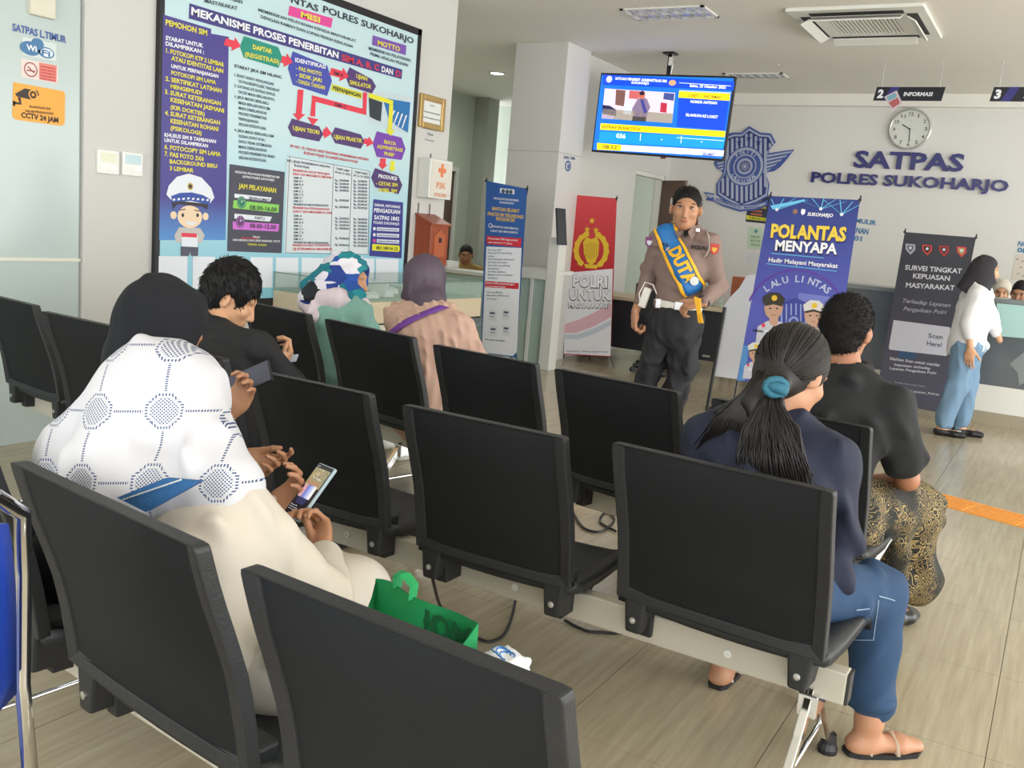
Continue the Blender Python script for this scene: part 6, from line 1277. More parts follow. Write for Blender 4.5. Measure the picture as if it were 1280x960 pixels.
# first-aid box
a=PW.at(523,197); b=PW.at(551,201); c=PW.at(521,246)
fa=thing('first_aid_box','white first aid cabinet with orange cross below the certificate','first aid box',(XW+.06,(a[1]+b[1])/2,c[2]))
build('cabinet',MB().bx(XW,XW+.13,a[1],b[1],c[2],a[2]),M_white,fa,bevel=.004)
dr_=build('door_panel',MB().bx(XW+.13,XW+.137,a[1]+.02,b[1]-.02,c[2]+.02,a[2]-.02),pr('aid_pane',222,216,204,.15),fa)
yc,zc_=(a[1]+b[1])/2,a[2]-(a[2]-c[2])*.27; build('cross',MB().prism([(XW+.137,yc+a_,zc_+b_) for a_,b_ in ((-.018,-.055),(.018,-.055),(.018,-.018),(.055,-.018),(.055,.018),(.018,.018),(.018,.055),(-.018,.055),(-.018,.018),(-.055,.018),(-.055,-.018),(-.018,-.018))],(.003,0,0)),pr('cross_orange',232,130,80,.5),dr_)
mb=MB(); put_text(mb,'P3K',(XW+.139,yc-.07,zc_-.15),(0,1,0),(0,0,1),.14,.05,bold=.03); put_text(mb,'KOTAK OBAT',(XW+.139,yc-.09,zc_-.22),(0,1,0),(0,0,1),.18,.03); build('lettering',mb,pr('ink_text_orange',226,150,110,.5),dr_)
build('hook',MB().tube([(XW+.01,yc,a[2]),(XW+.01,yc,a[2]+.05)],.004,n=6),M_dark,fa)
# wooden suggestion box
a=PW.at(520,265); b=PW.at(542,273); c=PW.at(517,330)
sb=thing('suggestion_box','brown wooden suggestion box with sloped lid on the wall','box',(XW+.08,(a[1]+b[1])/2,c[2]))
M_rw=pr('red_brown_wood',150,72,42,.35,var=.25,vscale=7,stretch=(6,6,1)); yA,yB_=a[1],b[1]; zt=a[2]-.02
build('body',MB().prism([(XW,yA,c[2]),(XW+.17,yA,c[2]),(XW+.17,yA,zt-.07),(XW,yA,zt)],(0,yB_-yA,0)),M_rw,sb,bevel=.004)
build('lid',MB().prism([(XW,yA-.015,zt),(XW+.19,yA-.015,zt-.08),(XW+.19,yA-.015,zt-.065),(XW,yA-.015,zt+.015)],(0,yB_-yA+.03,0)),M_rw,sb,bevel=.003)
fp=build('carved_panel',MB().prism([(XW+.17,yA+.05,c[2]+.08),(XW+.17,yB_-.05,c[2]+.08),(XW+.17,yB_-.05,zt-.17),(XW+.17,(yA+yB_)/2,zt-.11),(XW+.17,yA+.05,zt-.17)],(.006,0,0)),pr('wood_light',176,92,56,.4),sb)
build('lock',MB().bx(XW+.176,XW+.184,(yA+yB_)/2-.015,(yA+yB_)/2+.015,c[2]+.2,c[2]+.24),M_dark,sb)
for y in (yA+.02,yB_-.08): build('hook',MB().tube([(XW+.01,y,zt),(XW+.01,y,zt+.1)],.004,n=6),M_dark,sb)
ex_=single('notice_paper',MB().bx(-8.14,-8.13,11.28,11.55,1.18,1.95),pr('paper_pale',222,222,206,.6),'pale paper strip pinned on the brown office door','paper')
# ---------------------------------------------------------------- the television
tvp=[at_y(753,92,9.42),at_y(919,101,9.42),at_y(905,197,9.42),at_y(744,190,9.42)]; tc=sum(tvp)/4
tu=nz((tvp[1]-tvp[0])+(tvp[2]-tvp[3])); tn=nz(np.cross(tu,(0,0,1)))*1.0; tv_=np.cross(tn,tu)*-1; tv_=tv_ if tv_[2]>0 else -tv_
tn=nz(np.cross(tu,tv_)); tn=tn if tn[1]<0 else -tn
TP=Plane(tc+tn*.045,tn,tu); W_=np.linalg.norm(tvp[1]-tvp[0]); H_=.80
tv=thing('television','ceiling-hung television showing a blue queue screen above the officer','television',tuple(tc))
build('casing',MB().box(tc+tn*.015,(W_+.01,.055,H_+.02),X=tu,Y=tn,Z=tv_),M_dark,tv,bevel=.006)
def em(n,r,g,b,e=1.0): return pr('tv_'+n,r,g,b,.3,emit=e)
E_bl=em('blue',18,104,196); s_=build('screen',MB().box(tc+tn*.0435,(W_-.02,.002,H_-.02),X=tu,Y=tn,Z=tv_),E_bl,tv)
V=Print(TP); e1,e2,e3,e4=em('deep_blue',12,66,196),em('yellow',250,214,20),em('sky',20,140,216),em('pale',214,216,246)
V.poly(e1,[(754,93),(918,102),(917,113),(753,106)],.001); V.poly(e1,[(849,117),(912,120),(906,163),(846,158)],.0008); V.poly(e2,[(849,114),(913,117),(912,126),(848,122)],.002)
V.poly(e3,[(750,164),(907,172),(904,186),(748,178)],.001); V.poly(e2,[(751,154),(907,164),(906,171.5),(750,162)],.002); V.poly(e2,[(746.5,178.5),(777,181),(776,188.5),(746,187)],.002); V.poly(e4,[(777,181),(905,188),(904,195.5),(776,188.5)],.002)
V.poly(em('wall',206,190,206),[(756,110.5),(844,116),(840,154),(752,148)],.0015)
for n,c,q in (('floor',(150,140,130),[(754,136),(841,142),(840,154),(752,148)]),('door',(110,76,70),[(770,112),(782,113),(780,133),(769,131)]),('pic',(180,90,90),[(787,113),(800,114),(798,124),(786,123)]),('seats',(30,34,70),[(753,131),(762,132),(770,137),(770,145),(753,142)]),('seats2',(190,180,230),[(753,143),(768,146),(766,149),(752,148)]),('banner1',(170,40,60),[(826,128),(834,129),(833,141),(825,140)]),('banner2',(60,70,130),[(830,116),(843,117),(842,126),(829,124)]),('case',(190,200,215),[(780,130),(790,131),(789,144),(779,142)]),('person_coat',(120,104,130),[(797,124),(804,121),(809,124),(813,134),(810,140),(808,147),(792,146),(790,136)]),('person_sash',(60,60,130),[(800,124),(804,124),(809,140),(805,142)]),('person_legs',(16,16,22),[(791,145),(808,146),(807,152),(790,151)])): V.poly(em(n,*c),q,.002 if n!='person_sash' else .0026)
V.disc(em('face',176,96,80),802.5,119,.035,.0024,sq=1.3); V.disc(em('hair',40,20,40),802.5,116.5,.030,.0026,sq=.7)
V.disc(em('crest',190,190,225),761.5,99,.035,.002,sq=1.0); V.disc(em('crest2',200,150,110),840.5,103.5,.040,.002,sq=.7)
E_w=em('text_white',238,240,255,1.1); E_w.name='ink_text_tvwhite'; E_d=em('text_dark',80,70,40,.6); E_d.name='ink_text_tvdark'
for ink,s,a,b,c,d,h in ((E_w,'SATUAN PENERBIT ADMINISTRASI SIM',769,99.5,833,103,3.2),(E_w,'SUKOHARJO',789,104.5,811,105.8,3),(E_w,'Sabtu, 25 Oktober 2025',862,108.5,907,111,3.4),(E_d,'LOKET 1 - INFORMASI',860,121,901,123.5,3.6),(E_w,'NOMOR ANTRIAN',863,128.5,896,130.5,3.4),(E_w,'SILAHKAN KE LOKET',857,145,897,148,3.4),(E_d,'ANTRIAN SELANJUTNYA',752,160,800,163,3.6),(E_w,'036',770,172,781.5,173,5.4),(E_d,'08.52',753,185.5,771,186.5,4.5),(em('text_blue',40,40,140,.5),'SELAMAT',878,194,894,195,3.6)):
    if ink.name.startswith('tv_'): ink.name='ink_text_tvblue'
    V.text(ink,s,a,b,c,d,h,off=.0035,bold=.02)
for x,y in ((826,174),(876,177)): V.poly(E_w,[(x,y),(x+2,y+.1),(x+2,y+1),(x,y+.9)],.003)
for x,y in ((800.5,167),(851.5,170)): V.poly(E_w,[(x,y),(x+.7,y),(x,y+9),(x-.7,y+9)],.003)
for a,b in (((849,103.5),(914,107.5)),((849,113),(914,116)),((846,172),(905,176))): V.poly(E_w,[(a[0],a[1]-.25),(b[0],b[1]-.25),(b[0],b[1]+.25),(a[0],a[1]+.25)],.003)
V.done(s_)
pt_=at_y(838,68,9.44); pt_[2]=HC; pb_=at_y(834,96,9.47)
hp=build('hanging_pole',MB().tube([pt_,A(pt_[0],pt_[1],tc[2]-.1)],.022,n=10),M_dark,tv,smooth=True); build('ceiling_plate',MB().box(pt_-Z*.01,(.12,.12,.02)),M_dark,tv); build('wall_plate',MB().box(A(pt_[0],pt_[1]-.03,tc[2]),(.5,.04,.4)),M_dark,tv)
build('cable_tie',MB().box(pt_+A(.02,-.02,-.09),(.035,.03,.08)),M_white,hp); build('signal_cable',MB().tube([pt_+A(.03,-.02,0),pt_+A(.045,-.02,-.12),pt_+A(.03,-.02,-.25),pt_+A(.035,-.02,-.4)],.006,n=6),M_alu,hp)
build('power_socket',MB().box(at_y(829,196.5,9.42),(.05,.03,.03)),pr('socket_brown',120,70,50,.5),tv)
# ---------------------------------------------------------------- back wall: letters, clock, crest
BW=Plane((0,YB,0),(0,-1,0),(1,0,0)); M_lt=pr('letter_navy',44,42,110,.3)
def letters(label,txts,name='wall_lettering'):
    L=Print(BW); t=thing(name,label,'lettering',tuple(BW.at(txts[0][1],txts[0][2])))
    for (s,x0_,y0_,x1_,y1_,h) in txts:
        # each letter a raised piece
        a=BW.at(x0_,y0_); b=BW.at(x1_,y1_); zc=(a[2]+b[2])/2; hh=abs(BW.at(x0_,y0_-h)[2]-a[2]); co,fs=glyphs(s,.03,0); X0_,X1_=co[:,0].min(),co[:,0].max()
        kx=(b[0]-a[0])/(X1_-X0_)
        adv=[];  
        for i,chx in enumerate(s):
            if chx==' ': continue
            pre,_=glyphs(s[:i+1],.03,0); one,of=glyphs(chx,.03,0); w1=one[:,0].max()-one[:,0].min(); xr=pre[:,0].max()
            mb=MB(); put_text(mb,chx,(a[0]+(xr-w1-X0_)*kx,YB-.004,zc),(1,0,0),(0,0,1),w1*kx,hh,bold=.03,thick=.03); build('letter',mb,M_lt,t)
    return t
letters('large raised navy SATPAS letters on the back wall',[('SATPAS',1067,209.5,1204,213.5,20)])
letters('raised navy POLRES SUKOHARJO letters under the SATPAS letters',[('POLRES SUKOHARJO',1014,227.5,1260,239.5,12.5)])
for lab,tt_ in (('small blue MULIR lettering beside the blue banner',[('FORMULIR',1052,276,1095,281.5,5.5)]),('pale blue KEAMANAN lettering behind the blue banner',[('KEAMANAN',1046,288,1085,293,7)]),('pale blue 01 lettering behind the blue banner',[('01',1067,300.5,1077,301.5,6)]),('blue NO 08 lettering cut by the right edge',[('NO. HP',1272,307,1300,311,6),('0812',1271,315,1296,318,6)])):
    t=thing('wall_lettering',lab,'lettering',tuple(BW.at(tt_[0][1],tt_[0][2]))); L=Print(BW)
    for q in tt_: L.text(pr('ink_text_azure',62,128,176,.5),*q,off=.004,bold=.03)
    L.done(t)
ck=BW.at(1138,162); clk=thing('wall_clock','round white wall clock above the SATPAS letters','clock',tuple(ck)); R_=.235
build('case',MB().lathe(ck,[(.01,0),(R_*.9,0),(R_,.02),(R_,.045),(R_*.94,.055),(R_*.90,.045)],axis=(0,-1,0),n=48,cap=False),pr('clock_silver',196,196,188,.25,metal=.3),clk,smooth=False)
dlp=build('dial',MB().lathe(ck,[(R_*.91,.03),(R_*.91,.038)],axis=(0,-1,0),n=48),pr('clock_dial',214,216,208,.4),clk)
mb=MB()
for i in range(1,13):
    a=math.radians(90-30*i+2); c=ck+A(math.cos(a)*R_*.74,-.0395,math.sin(a)*R_*.74); w_=.028 if i<10 else .046; put_text(mb,str(i),c+A(-w_/2,0,-.02),(1,0,0),(0,0,1),w_ if i!=1 else .012,.04,bold=.01)
build('numerals',mb,pr('numeral_grey',60,66,60,.5),dlp)
for a,l,w_ in ((math.radians(150),.11,.012),(math.radians(-86),.16,.009)):
    d=A(math.cos(a),0,math.sin(a)); build('clock_hand',MB().box(ck+A(0,-.042,0)+d*l*.42,(l,.003,w_),X=d,Y=(0,1,0),Z=np.cross(d,(0,1,0))),pr('hand_grey',70,74,66,.4),dlp)
# crest: winged shield with ribbon
cr_=thing('wall_crest','large blue and pale grey winged shield crest on the back wall','crest',tuple(BW.at(936,265)))
C=Print(BW); c1=pr('crest_blue',70,92,160,.45); c2=pr('crest_pale',176,184,204,.5); c0_=pr('crest_dark',48,60,128,.45)
shp=[(937,158),(951,166),(963,167),(970,178),(962,185),(957,196),(963,206),(955,215),(950,224),(962,232),(960,246),(953,253),(926,262),(910,254),(896,245),(895,233),(905,224),(902,210),(895,203),(906,196),(908,180),(905,170),(912,166),(925,165)]
shield=[(937,158),(951,166),(964,167),(970,178),(962,187),(958,200),(956,214),(962,230),(960,246),(946,254),(926,261),(908,252),(896,244),(896,230),(904,218),(906,196),(909,178),(906,170),(916,166),(927,166)]
build('shield',MB().prism([BW.at(x,y) for x,y in shield][::1],(0,-.02,0)),c1,cr_)
def inner(k,cx=930,cy_=210): return [(cx+(x-cx)*k,cy_+(y-cy_)*k) for x,y in shield]
C.poly(c2,inner(.95),.0215); C.poly(c0_,inner(.90),.0225)
def clip_stripe(x):  # vertical pale stripes inside the shield
    xs=x; col=[]
    ins=inner(.86); ys=[]
    for (xa,ya),(xb,yb_) in zip(ins,ins[1:]+ins[:1]):
        if (xa-xs)*(xb-xs)<0: ys.append(ya+(yb_-ya)*(xs-xa)/(xb-xa))
    return (min(ys),max(ys)) if len(ys)>1 else None
for i in range(11):
    x=902+i*5.9; q=clip_stripe(x+1.6)
    if q: C.poly(c2,[(x,q[0]),(x+3.2,q[0]),(x+3.2-(q[1]-q[0])*.0,q[1]),(x,q[1])],.0235)
for r,m_,o in ((.250,c1,.026),(.235,c2,.027),(.205,c1,.028),(.15,c2,.029),(.135,c1,.0295),(.10,c2,.030),(.075,c0_,.031),(.02,c2,.032)): C.disc(m_,931,208,r,o,n=28)
for k in range(16):
    a=k*math.pi/8; c=BW.at(931,208,.0325); d=A(math.cos(a),0,math.sin(a)); C.mb(c2).box(c+d*.05,(.05,.001,.006),X=d,Y=(0,1,0),Z=np.cross(d,(0,1,0)))
for k,(x,y) in enumerate(((924,178),(936,173),(948,178))):
    c=BW.at(x,y,.026); pts=[c+A(math.cos(math.pi/2+j*math.pi/5),0,math.sin(math.pi/2+j*math.pi/5))*(.042 if j%2==0 else .018) for j in range(10)]; C.mb(c0_).add(pts,[tuple(range(10))])
cx=BW.at(931,208,.0285)
def arc_text(s,r,a0,a1,ink,h,flip=False):
    mb=C.mb(ink)
    for i,chx in enumerate(s):
        a=a0+(a1-a0)*(i+.5)/len(s); d=A(math.cos(a),0,math.sin(a)); t=A(math.sin(a),0,-math.cos(a)); t=-t if flip else t; v=-d if flip else d
        if chx!=' ': put_text(mb,chx,cx+d*(r+(h if flip else 0))-t*h*.35,t,v,None,h,bold=.03)
arc_text('POLISI',.160,math.radians(140),math.radians(40),c2 if False else pr('ink_text_crest',196,204,222,.5),.04); arc_text('LALU LINTAS',.160,math.radians(215),math.radians(325),pr('ink_text_crest',196,204,222,.5),.04,True)
# wings
for sgn,pts in ((1,((958,192),(993,187),(983,200),(975,209),(968,214),(956,216))),(-1,((905,192),(895,199),(893,205),(897,211),(903,215),(908,212)))):
    build('wing',MB().prism([BW.at(x,y) for x,y in pts],(0,-.016,0)),c1,cr_)
for i in range(5):
    x0_,y0_=958,194+i*4.6; x1_=991-i*6.5; y1_=188.5+i*5.2; C.poly(c2,[(x0_,y0_),(x1_,y1_),(x1_-3,y1_+2.6),(x0_,y0_+2.6)],.018)
for i in range(4): C.poly(c2,[(895+i,200+i*3.8),(905,197.5+i*4),(905,199.6+i*4),(896+i,202+i*3.8)],.018)
# ribbon
rb=[(880,240),(893,242),(891,246),(905,250),(925,256),(945,255),(960,250),(960,257),(945,263),(925,264.5),(905,258),(893,252),(883,250),(886,245)]
build('ribbon',MB().prism([BW.at(x,y) for x,y in rb],(0,-.024,0)),c1,cr_); C.poly(c2,[(892,246),(905,251.5),(925,257.5),(945,256.5),(957,253),(957,255.5),(945,260.5),(925,262),(905,256),(892,250.5)],.026); C.poly(c2,[(883,242),(892,243.5),(890,247.5),(886,247)],.026)
C.text(pr('ink_text_crestblue',70,84,150,.5),'DHARMAKERTA',894,250.5,926,261.3,2.8,off=.028); C.text(MATS['ink_text_crestblue'],'MARGA',930,261,950,259.6,2.8,off=.028)
C.done(cr_)
# ---------------------------------------------------------------- hanging counter signs
def hsign(label,x0,x1,y,z0,z1,num,word,px):
    t=thing('hanging_sign',label,'sign',((x0+x1)/2,y,z0),'numbered counter signs hanging from the ceiling'); sl=.02
    build('panel',MB().prism([(x0,y,z0),(x1-sl,y,z0),(x1,y,z1),(x0+sl,y,z1)],(0,.012,0)),pr('sign_black',22,24,34,.25),t)
    mb=MB(); w_=x1-x0; mb.add([(x0+w_*.14,y-.001,z0),(x0+w_*.27,y-.001,z0),(x0+w_*.37,y-.001,z1),(x0+w_*.24,y-.001,z1)],[(0,1,2,3)]); build('stripe',mb,pr('sign_indigo',48,46,122,.3),t)
    mb=MB(); put_text(mb,num,(x0+w_*.05,y-.003,z0+.028),(1,0,0),(0,0,1),w_*.09,.075,bold=.05,shear=.1)
    for i,s in enumerate(word): put_text(mb,s,(x0+w_*.43,y-.003,z0+(.045 if len(word)==1 else .075-.045*i)),(1,0,0),(0,0,1),w_*.41*(len(s)/9),.036 if len(word)==1 else .03,bold=.03,shear=.15)
    build('lettering',mb,K_white,t)
    for x in (x0+w_*.1,x1-w_*.08): build('wire',MB().tube([(x,y+.006,z1),(x-.0,y+.006,HC)],.003,n=5),M_alu,t); build('ceiling_hook',MB().lathe((x,y+.006,HC-.01),[(.012,0),(.012,.01)],n=8),M_alu,t)
    return t
hsign('hanging sign with number 2 and INFORMASI over the counter',-1.96,-1.31,10.15,2.945,3.075,'2',['INFORMASI'],0)
hsign('hanging sign with number 3 cut off by the right edge',-.91,-.26,10.15,2.945,3.075,'3',['PELAYANAN','& LOKET'],0)
build_=single('leaflet',MB().prism([at_y(1105,121,10.144),at_y(1121,113,10.144),at_y(1128,129,10.144),at_y(1116,139,10.144)],(0,.004,0)),pr('leaflet_pink',206,190,196,.4),'small tilted square photo leaflet stuck on the sign numbered 2','leaflet')
G=Print(Plane((0,10.143,0),(0,-1,0),(1,0,0))); G.poly(pr('leaflet_red',180,90,96,.5),[(1111,128),(1122,122),(1125,129),(1116,135)],.001); G.poly(pr('leaflet_teal',120,170,184,.5),[(1108,121),(1119,116),(1121,121),(1111,126)],.001); G.done(build_)
for x,y in ((973,80),(1039,80)): 
    p=at_z(x,y,HC); single('ceiling_hook',MB().lathe(p-Z*.02,[(.012,0),(.012,.02)],n=8),M_alu,'tiny spare ceiling hook, '+('left' if x<1000 else 'right')+' one before the counter signs','hook')
# ---------------------------------------------------------------- stand banners
def stand(label,y,tl,tr,bl_,br_,m,draw,name='stand_banner',tilt=0,back=.25,group='stand banners'):
    a,b,c,d=[at_y(px,py,y) for px,py in (tl,tr,br_,bl_)]   # corners clockwise from the top left
    cen=(a+b+c+d)/4; u=nz((b-a)+(c-d)); v0=nz(((a+b)-(c+d))); n=nz(np.cross(u,v0)); n=n if n@(EYE-cen)>0 else -n
    t=thing(name,label,'banner',(cen[0],cen[1],0),group)
    N=8; vs=[];fs=[]
    for lay in (0,.003):
        for j in range(N+1):
            for i in range(N+1):
                s_,r_=i/N,j/N; p=(a*(1-s_)+b*s_)*(1-r_)+(d*(1-s_)+c*s_)*r_; vs.append(p-n*(lay+.0))
    k=(N+1)**2
    for j in range(N):
        for i in range(N): q=j*(N+1)+i; fs+=[(q,q+N+1,q+N+2,q+1),(k+q,k+q+1,k+q+N+2,k+q+N+1)]
    sh=build('print_sheet',MB().add(vs,fs),m,t)
    # X-shaped carrier behind, with feet on the floor
    hub=cen-n*.10; hub[2]=min(cen[2],.75)
    for p in (a,b): build('pole',MB().tube([hub,p-n*.012+v0*.0,p+v0*.03-n*.004],.006,n=6),M_dark,t)
    for p,s_ in ((c,1),(d,-1)): build('pole',MB().tube([hub,p-n*.012],.006,n=6),M_dark,t); build('foot',MB().tube([p-n*.012,A(p[0]+u[0]*.03*s_,p[1]+u[1]*.03*s_,0)-n*A(.04,.04,0)],.006,n=6),M_dark,t)
    build('rear_leg',MB().tube([hub,A(hub[0],hub[1],0)-n*A(back,back,0)],.007,n=6),M_dark,t)
    for p in (a,b): build('clip',MB().lathe(p+n*.002,[(.012,0),(.012,.008)],axis=n,n=8),M_dark,sh)
    PLN=Plane(cen,n,u); P=Print(PLN); draw(P); P.done(sh); return t
K_gold=pr('ink_gold',236,196,52,.45)
def star(P,ink,px,py,r,off=.002):
    c=P.pl.at(px,py,off); P.mb(ink).add([c+P.pl.u*math.cos(math.pi/2+j*math.pi/5)*(r if j%2==0 else r*.42)+P.pl.v*math.sin(math.pi/2+j*math.pi/5)*(r if j%2==0 else r*.42) for j in range(10)],[tuple(range(10))])
def polri(P):
    P.poly(pr('ink_banner_white',240,240,246,.5),[(707,341),(766,336),(763,445),(705,442)],.0012)
    K_pk=pr('ink_rose',232,186,196,.5)
    P.poly(K_pk,[(706,405),(722,400),(744,390),(764,380),(764,396),(742,408),(720,416),(706,416)],.0018); P.poly(pr('ink_lilac',206,214,226,.5),[(706,418),(722,418),(744,410),(764,400),(764,406),(744,417),(722,424),(706,424)],.0018)
    for x,y in ((740,276),(734,287),(745,288)): star(P,K_gold,x,y,.040,.003)
    # wreath and torch shield
    for sg in (-1,1):
        cxp=P.pl.at(739,313,.003); pts=[]; inn=[]
        for k in range(13):
            a=math.radians(-60+k*11.5); R1=.205+.012*(k%2); R0=.150; pts.append(cxp+P.pl.u*sg*R1*math.cos(a)+P.pl.v*R1*1.0*math.sin(a)); inn.append(cxp+P.pl.u*sg*R0*math.cos(a)+P.pl.v*R0*1.05*math.sin(a))
        P.mb(K_gold).add(pts+inn,[(k,k+1,13+k+1,13+k) for k in range(12)])
    P.poly(K_gold,[(733,296),(739,299),(746,296),(749,303),(748,318),(744,328),(739,331),(734,328),(730,317),(729,303)],.0035)
    kd=pr('ink_ochre',190,140,40,.5)
    for k in range(7): P.poly(kd,[(731.5+k*2.4,303+abs(k-3)*.6),(732.2+k*2.4,303+abs(k-3)*.6),(732.2+k*2.2,325-abs(k-3)*1.5),(731.5+k*2.2,325-abs(k-3)*1.5)],.0042)
    P.poly(K_gold,[(730,330),(748,331),(746,336),(732,335)],.0035)
    ko=pr('ink_text_outline',70,66,74,.5); kw=pr('ink_text_bannerwhite',252,252,254,.5)
    for s,x0,y0,x1,y1,h in (('POLRI',716,358,759,359.5,13.5),('UNTUK',712,374.5,763,375,12.5),('MASYARAKAT',711,384.5,761,385,6)):
        P.text(ko,s,x0-.6,y0+.8,x1+.8,y1+.8,h+.6,off=.004,bold=.05); P.text(kw,s,x0,y0,x1,y1,h,off=.0055,bold=.025)
    P.text(pr('ink_text_small',120,110,130,.5),'Polres Sukoharjo  melindungi mengayomi melayani',708,439.5,760,440.5,1.6,off=.003)
stand('red and white POLRI UNTUK MASYARAKAT banner with gold emblem',9.3,(712,243),(771,248),(705,443),(763,446),gradient('banner_red',(190,34,44),(216,70,76),2,1.0,1.75,.5),polri,back=.1)
def blueb(P):
    P.poly(pr('ink_banner_blue',44,92,164,.5),[(608.5,228),(658.5,237),(645,447),(601,441)],.001); P.poly(pr('ink_page',238,241,247,.5),[(608,308),(652,310),(646,440),(641,445),(602,440.5)],.0018)
    P.poly(K_wh,[(625,235),(643,237),(643,243),(625,241)],.0025); P.disc(K_grey,629,239,.02,.0035); P.disc(K_grey,634,239.5,.02,.0035); P.disc(K_grey,638.5,240,.02,.0035)
    kw=K_white; kg=pr('ink_text_goldb',232,190,90,.5)
    P.text(kw,'PENGADUAN DAN INFORMASI',617,249,648,252,2.6,off=.003); P.text(kw,'TRANSPARAN',624,254,642,255.5,2.4,off=.003)
    P.text(kg,'BANTUAN SELAMAT',615,262.5,649,266,4.2,off=.003,bold=.03); P.text(kg,'PRAKTISI SIM TERLINDUNGI',609.5,269,654,273.5,4.2,off=.003,bold=.03); P.text(kg,'PROGRAM SIM',620,275.5,643,277.5,4.2,off=.003,bold=.03)
    P.text(kw,'PERSYARATAN UMUM PEMOHON',614,284,648,287.5,2.6,off=.003); P.text(kw,'SURAT IZIN MENGEMUDI',613,289.5,647,292,2.4,off=.003); P.disc(kw,613,282,.022,.003,r2=.016)
    kr=pr('ink_crimson',212,44,62,.5); P.poly(kr,[(608,294.5),(652,298),(651,309),(608,305)],.0022); P.poly(kr,[(606.5,351),(648.5,354),(648,361.5),(606,359)],.0022)
    P.text(kw,'Persyaratan SIM bagi pemula',610,299,647,301.5,2.4,off=.004); P.text(kw,'usia minimal 17 tahun',610,303.5,640,305.5,2.2,off=.004); P.text(kw,'Syarat SIM perpanjangan',607.5,354.5,643,356.5,2.4,off=.004); P.text(kw,'surat keterangan',607.5,358.5,632,359.5,2,off=.004)
    kt=pr('ink_text_slate',90,100,130,.5)
    for i,s in enumerate(['Foto copy e-KTP','Foto copy KTP domisili bagi','pemohon','Surat keterangan sehat jasmani','dan rohani dari dokter','Surat lulus uji psikologi','dan kesehatan','Sertifikat pelatihan','Mengisi formulir pendaftaran','pendaftaran']):
        P.text(kt,s,610,313+i*3.9,610+len(s)*1.1,313.6+i*3.9,1.9,off=.003)
    for i,s in enumerate(['Foto copy SIM lama','Melampirkan SIM lama asli','Surat sehat']): P.text(kt,s,608.5,366+i*4,608.5+len(s)*1.1,366.6+i*4,1.9,off=.003)
    for x,y in ((611,387),(628,386),(612,407),(628,406)): P.poly(K_wh,[(x,y),(x+9.5,y+.6),(x+9,y+14),(x-.4,y+13.4)],.0025); P.poly(kt,[(x+1.5,y+3),(x+7.5,y+3.4),(x+7.3,y+6),(x+1.4,y+5.6)],.003); P.poly(kt,[(x+1.2,y+8),(x+6.5,y+8.4),(x+6.4,y+9.2),(x+1.2,y+8.8)],.003)
    P.text(kt,'Informasi lengkap',606,425,631,427,2,off=.003)
stand('blue and white roll-up banner with licence requirements by the counter',7.8,(608,226),(659,236),(601,441),(645,447),pr('banner_blue_base',44,92,164,.5),blueb)
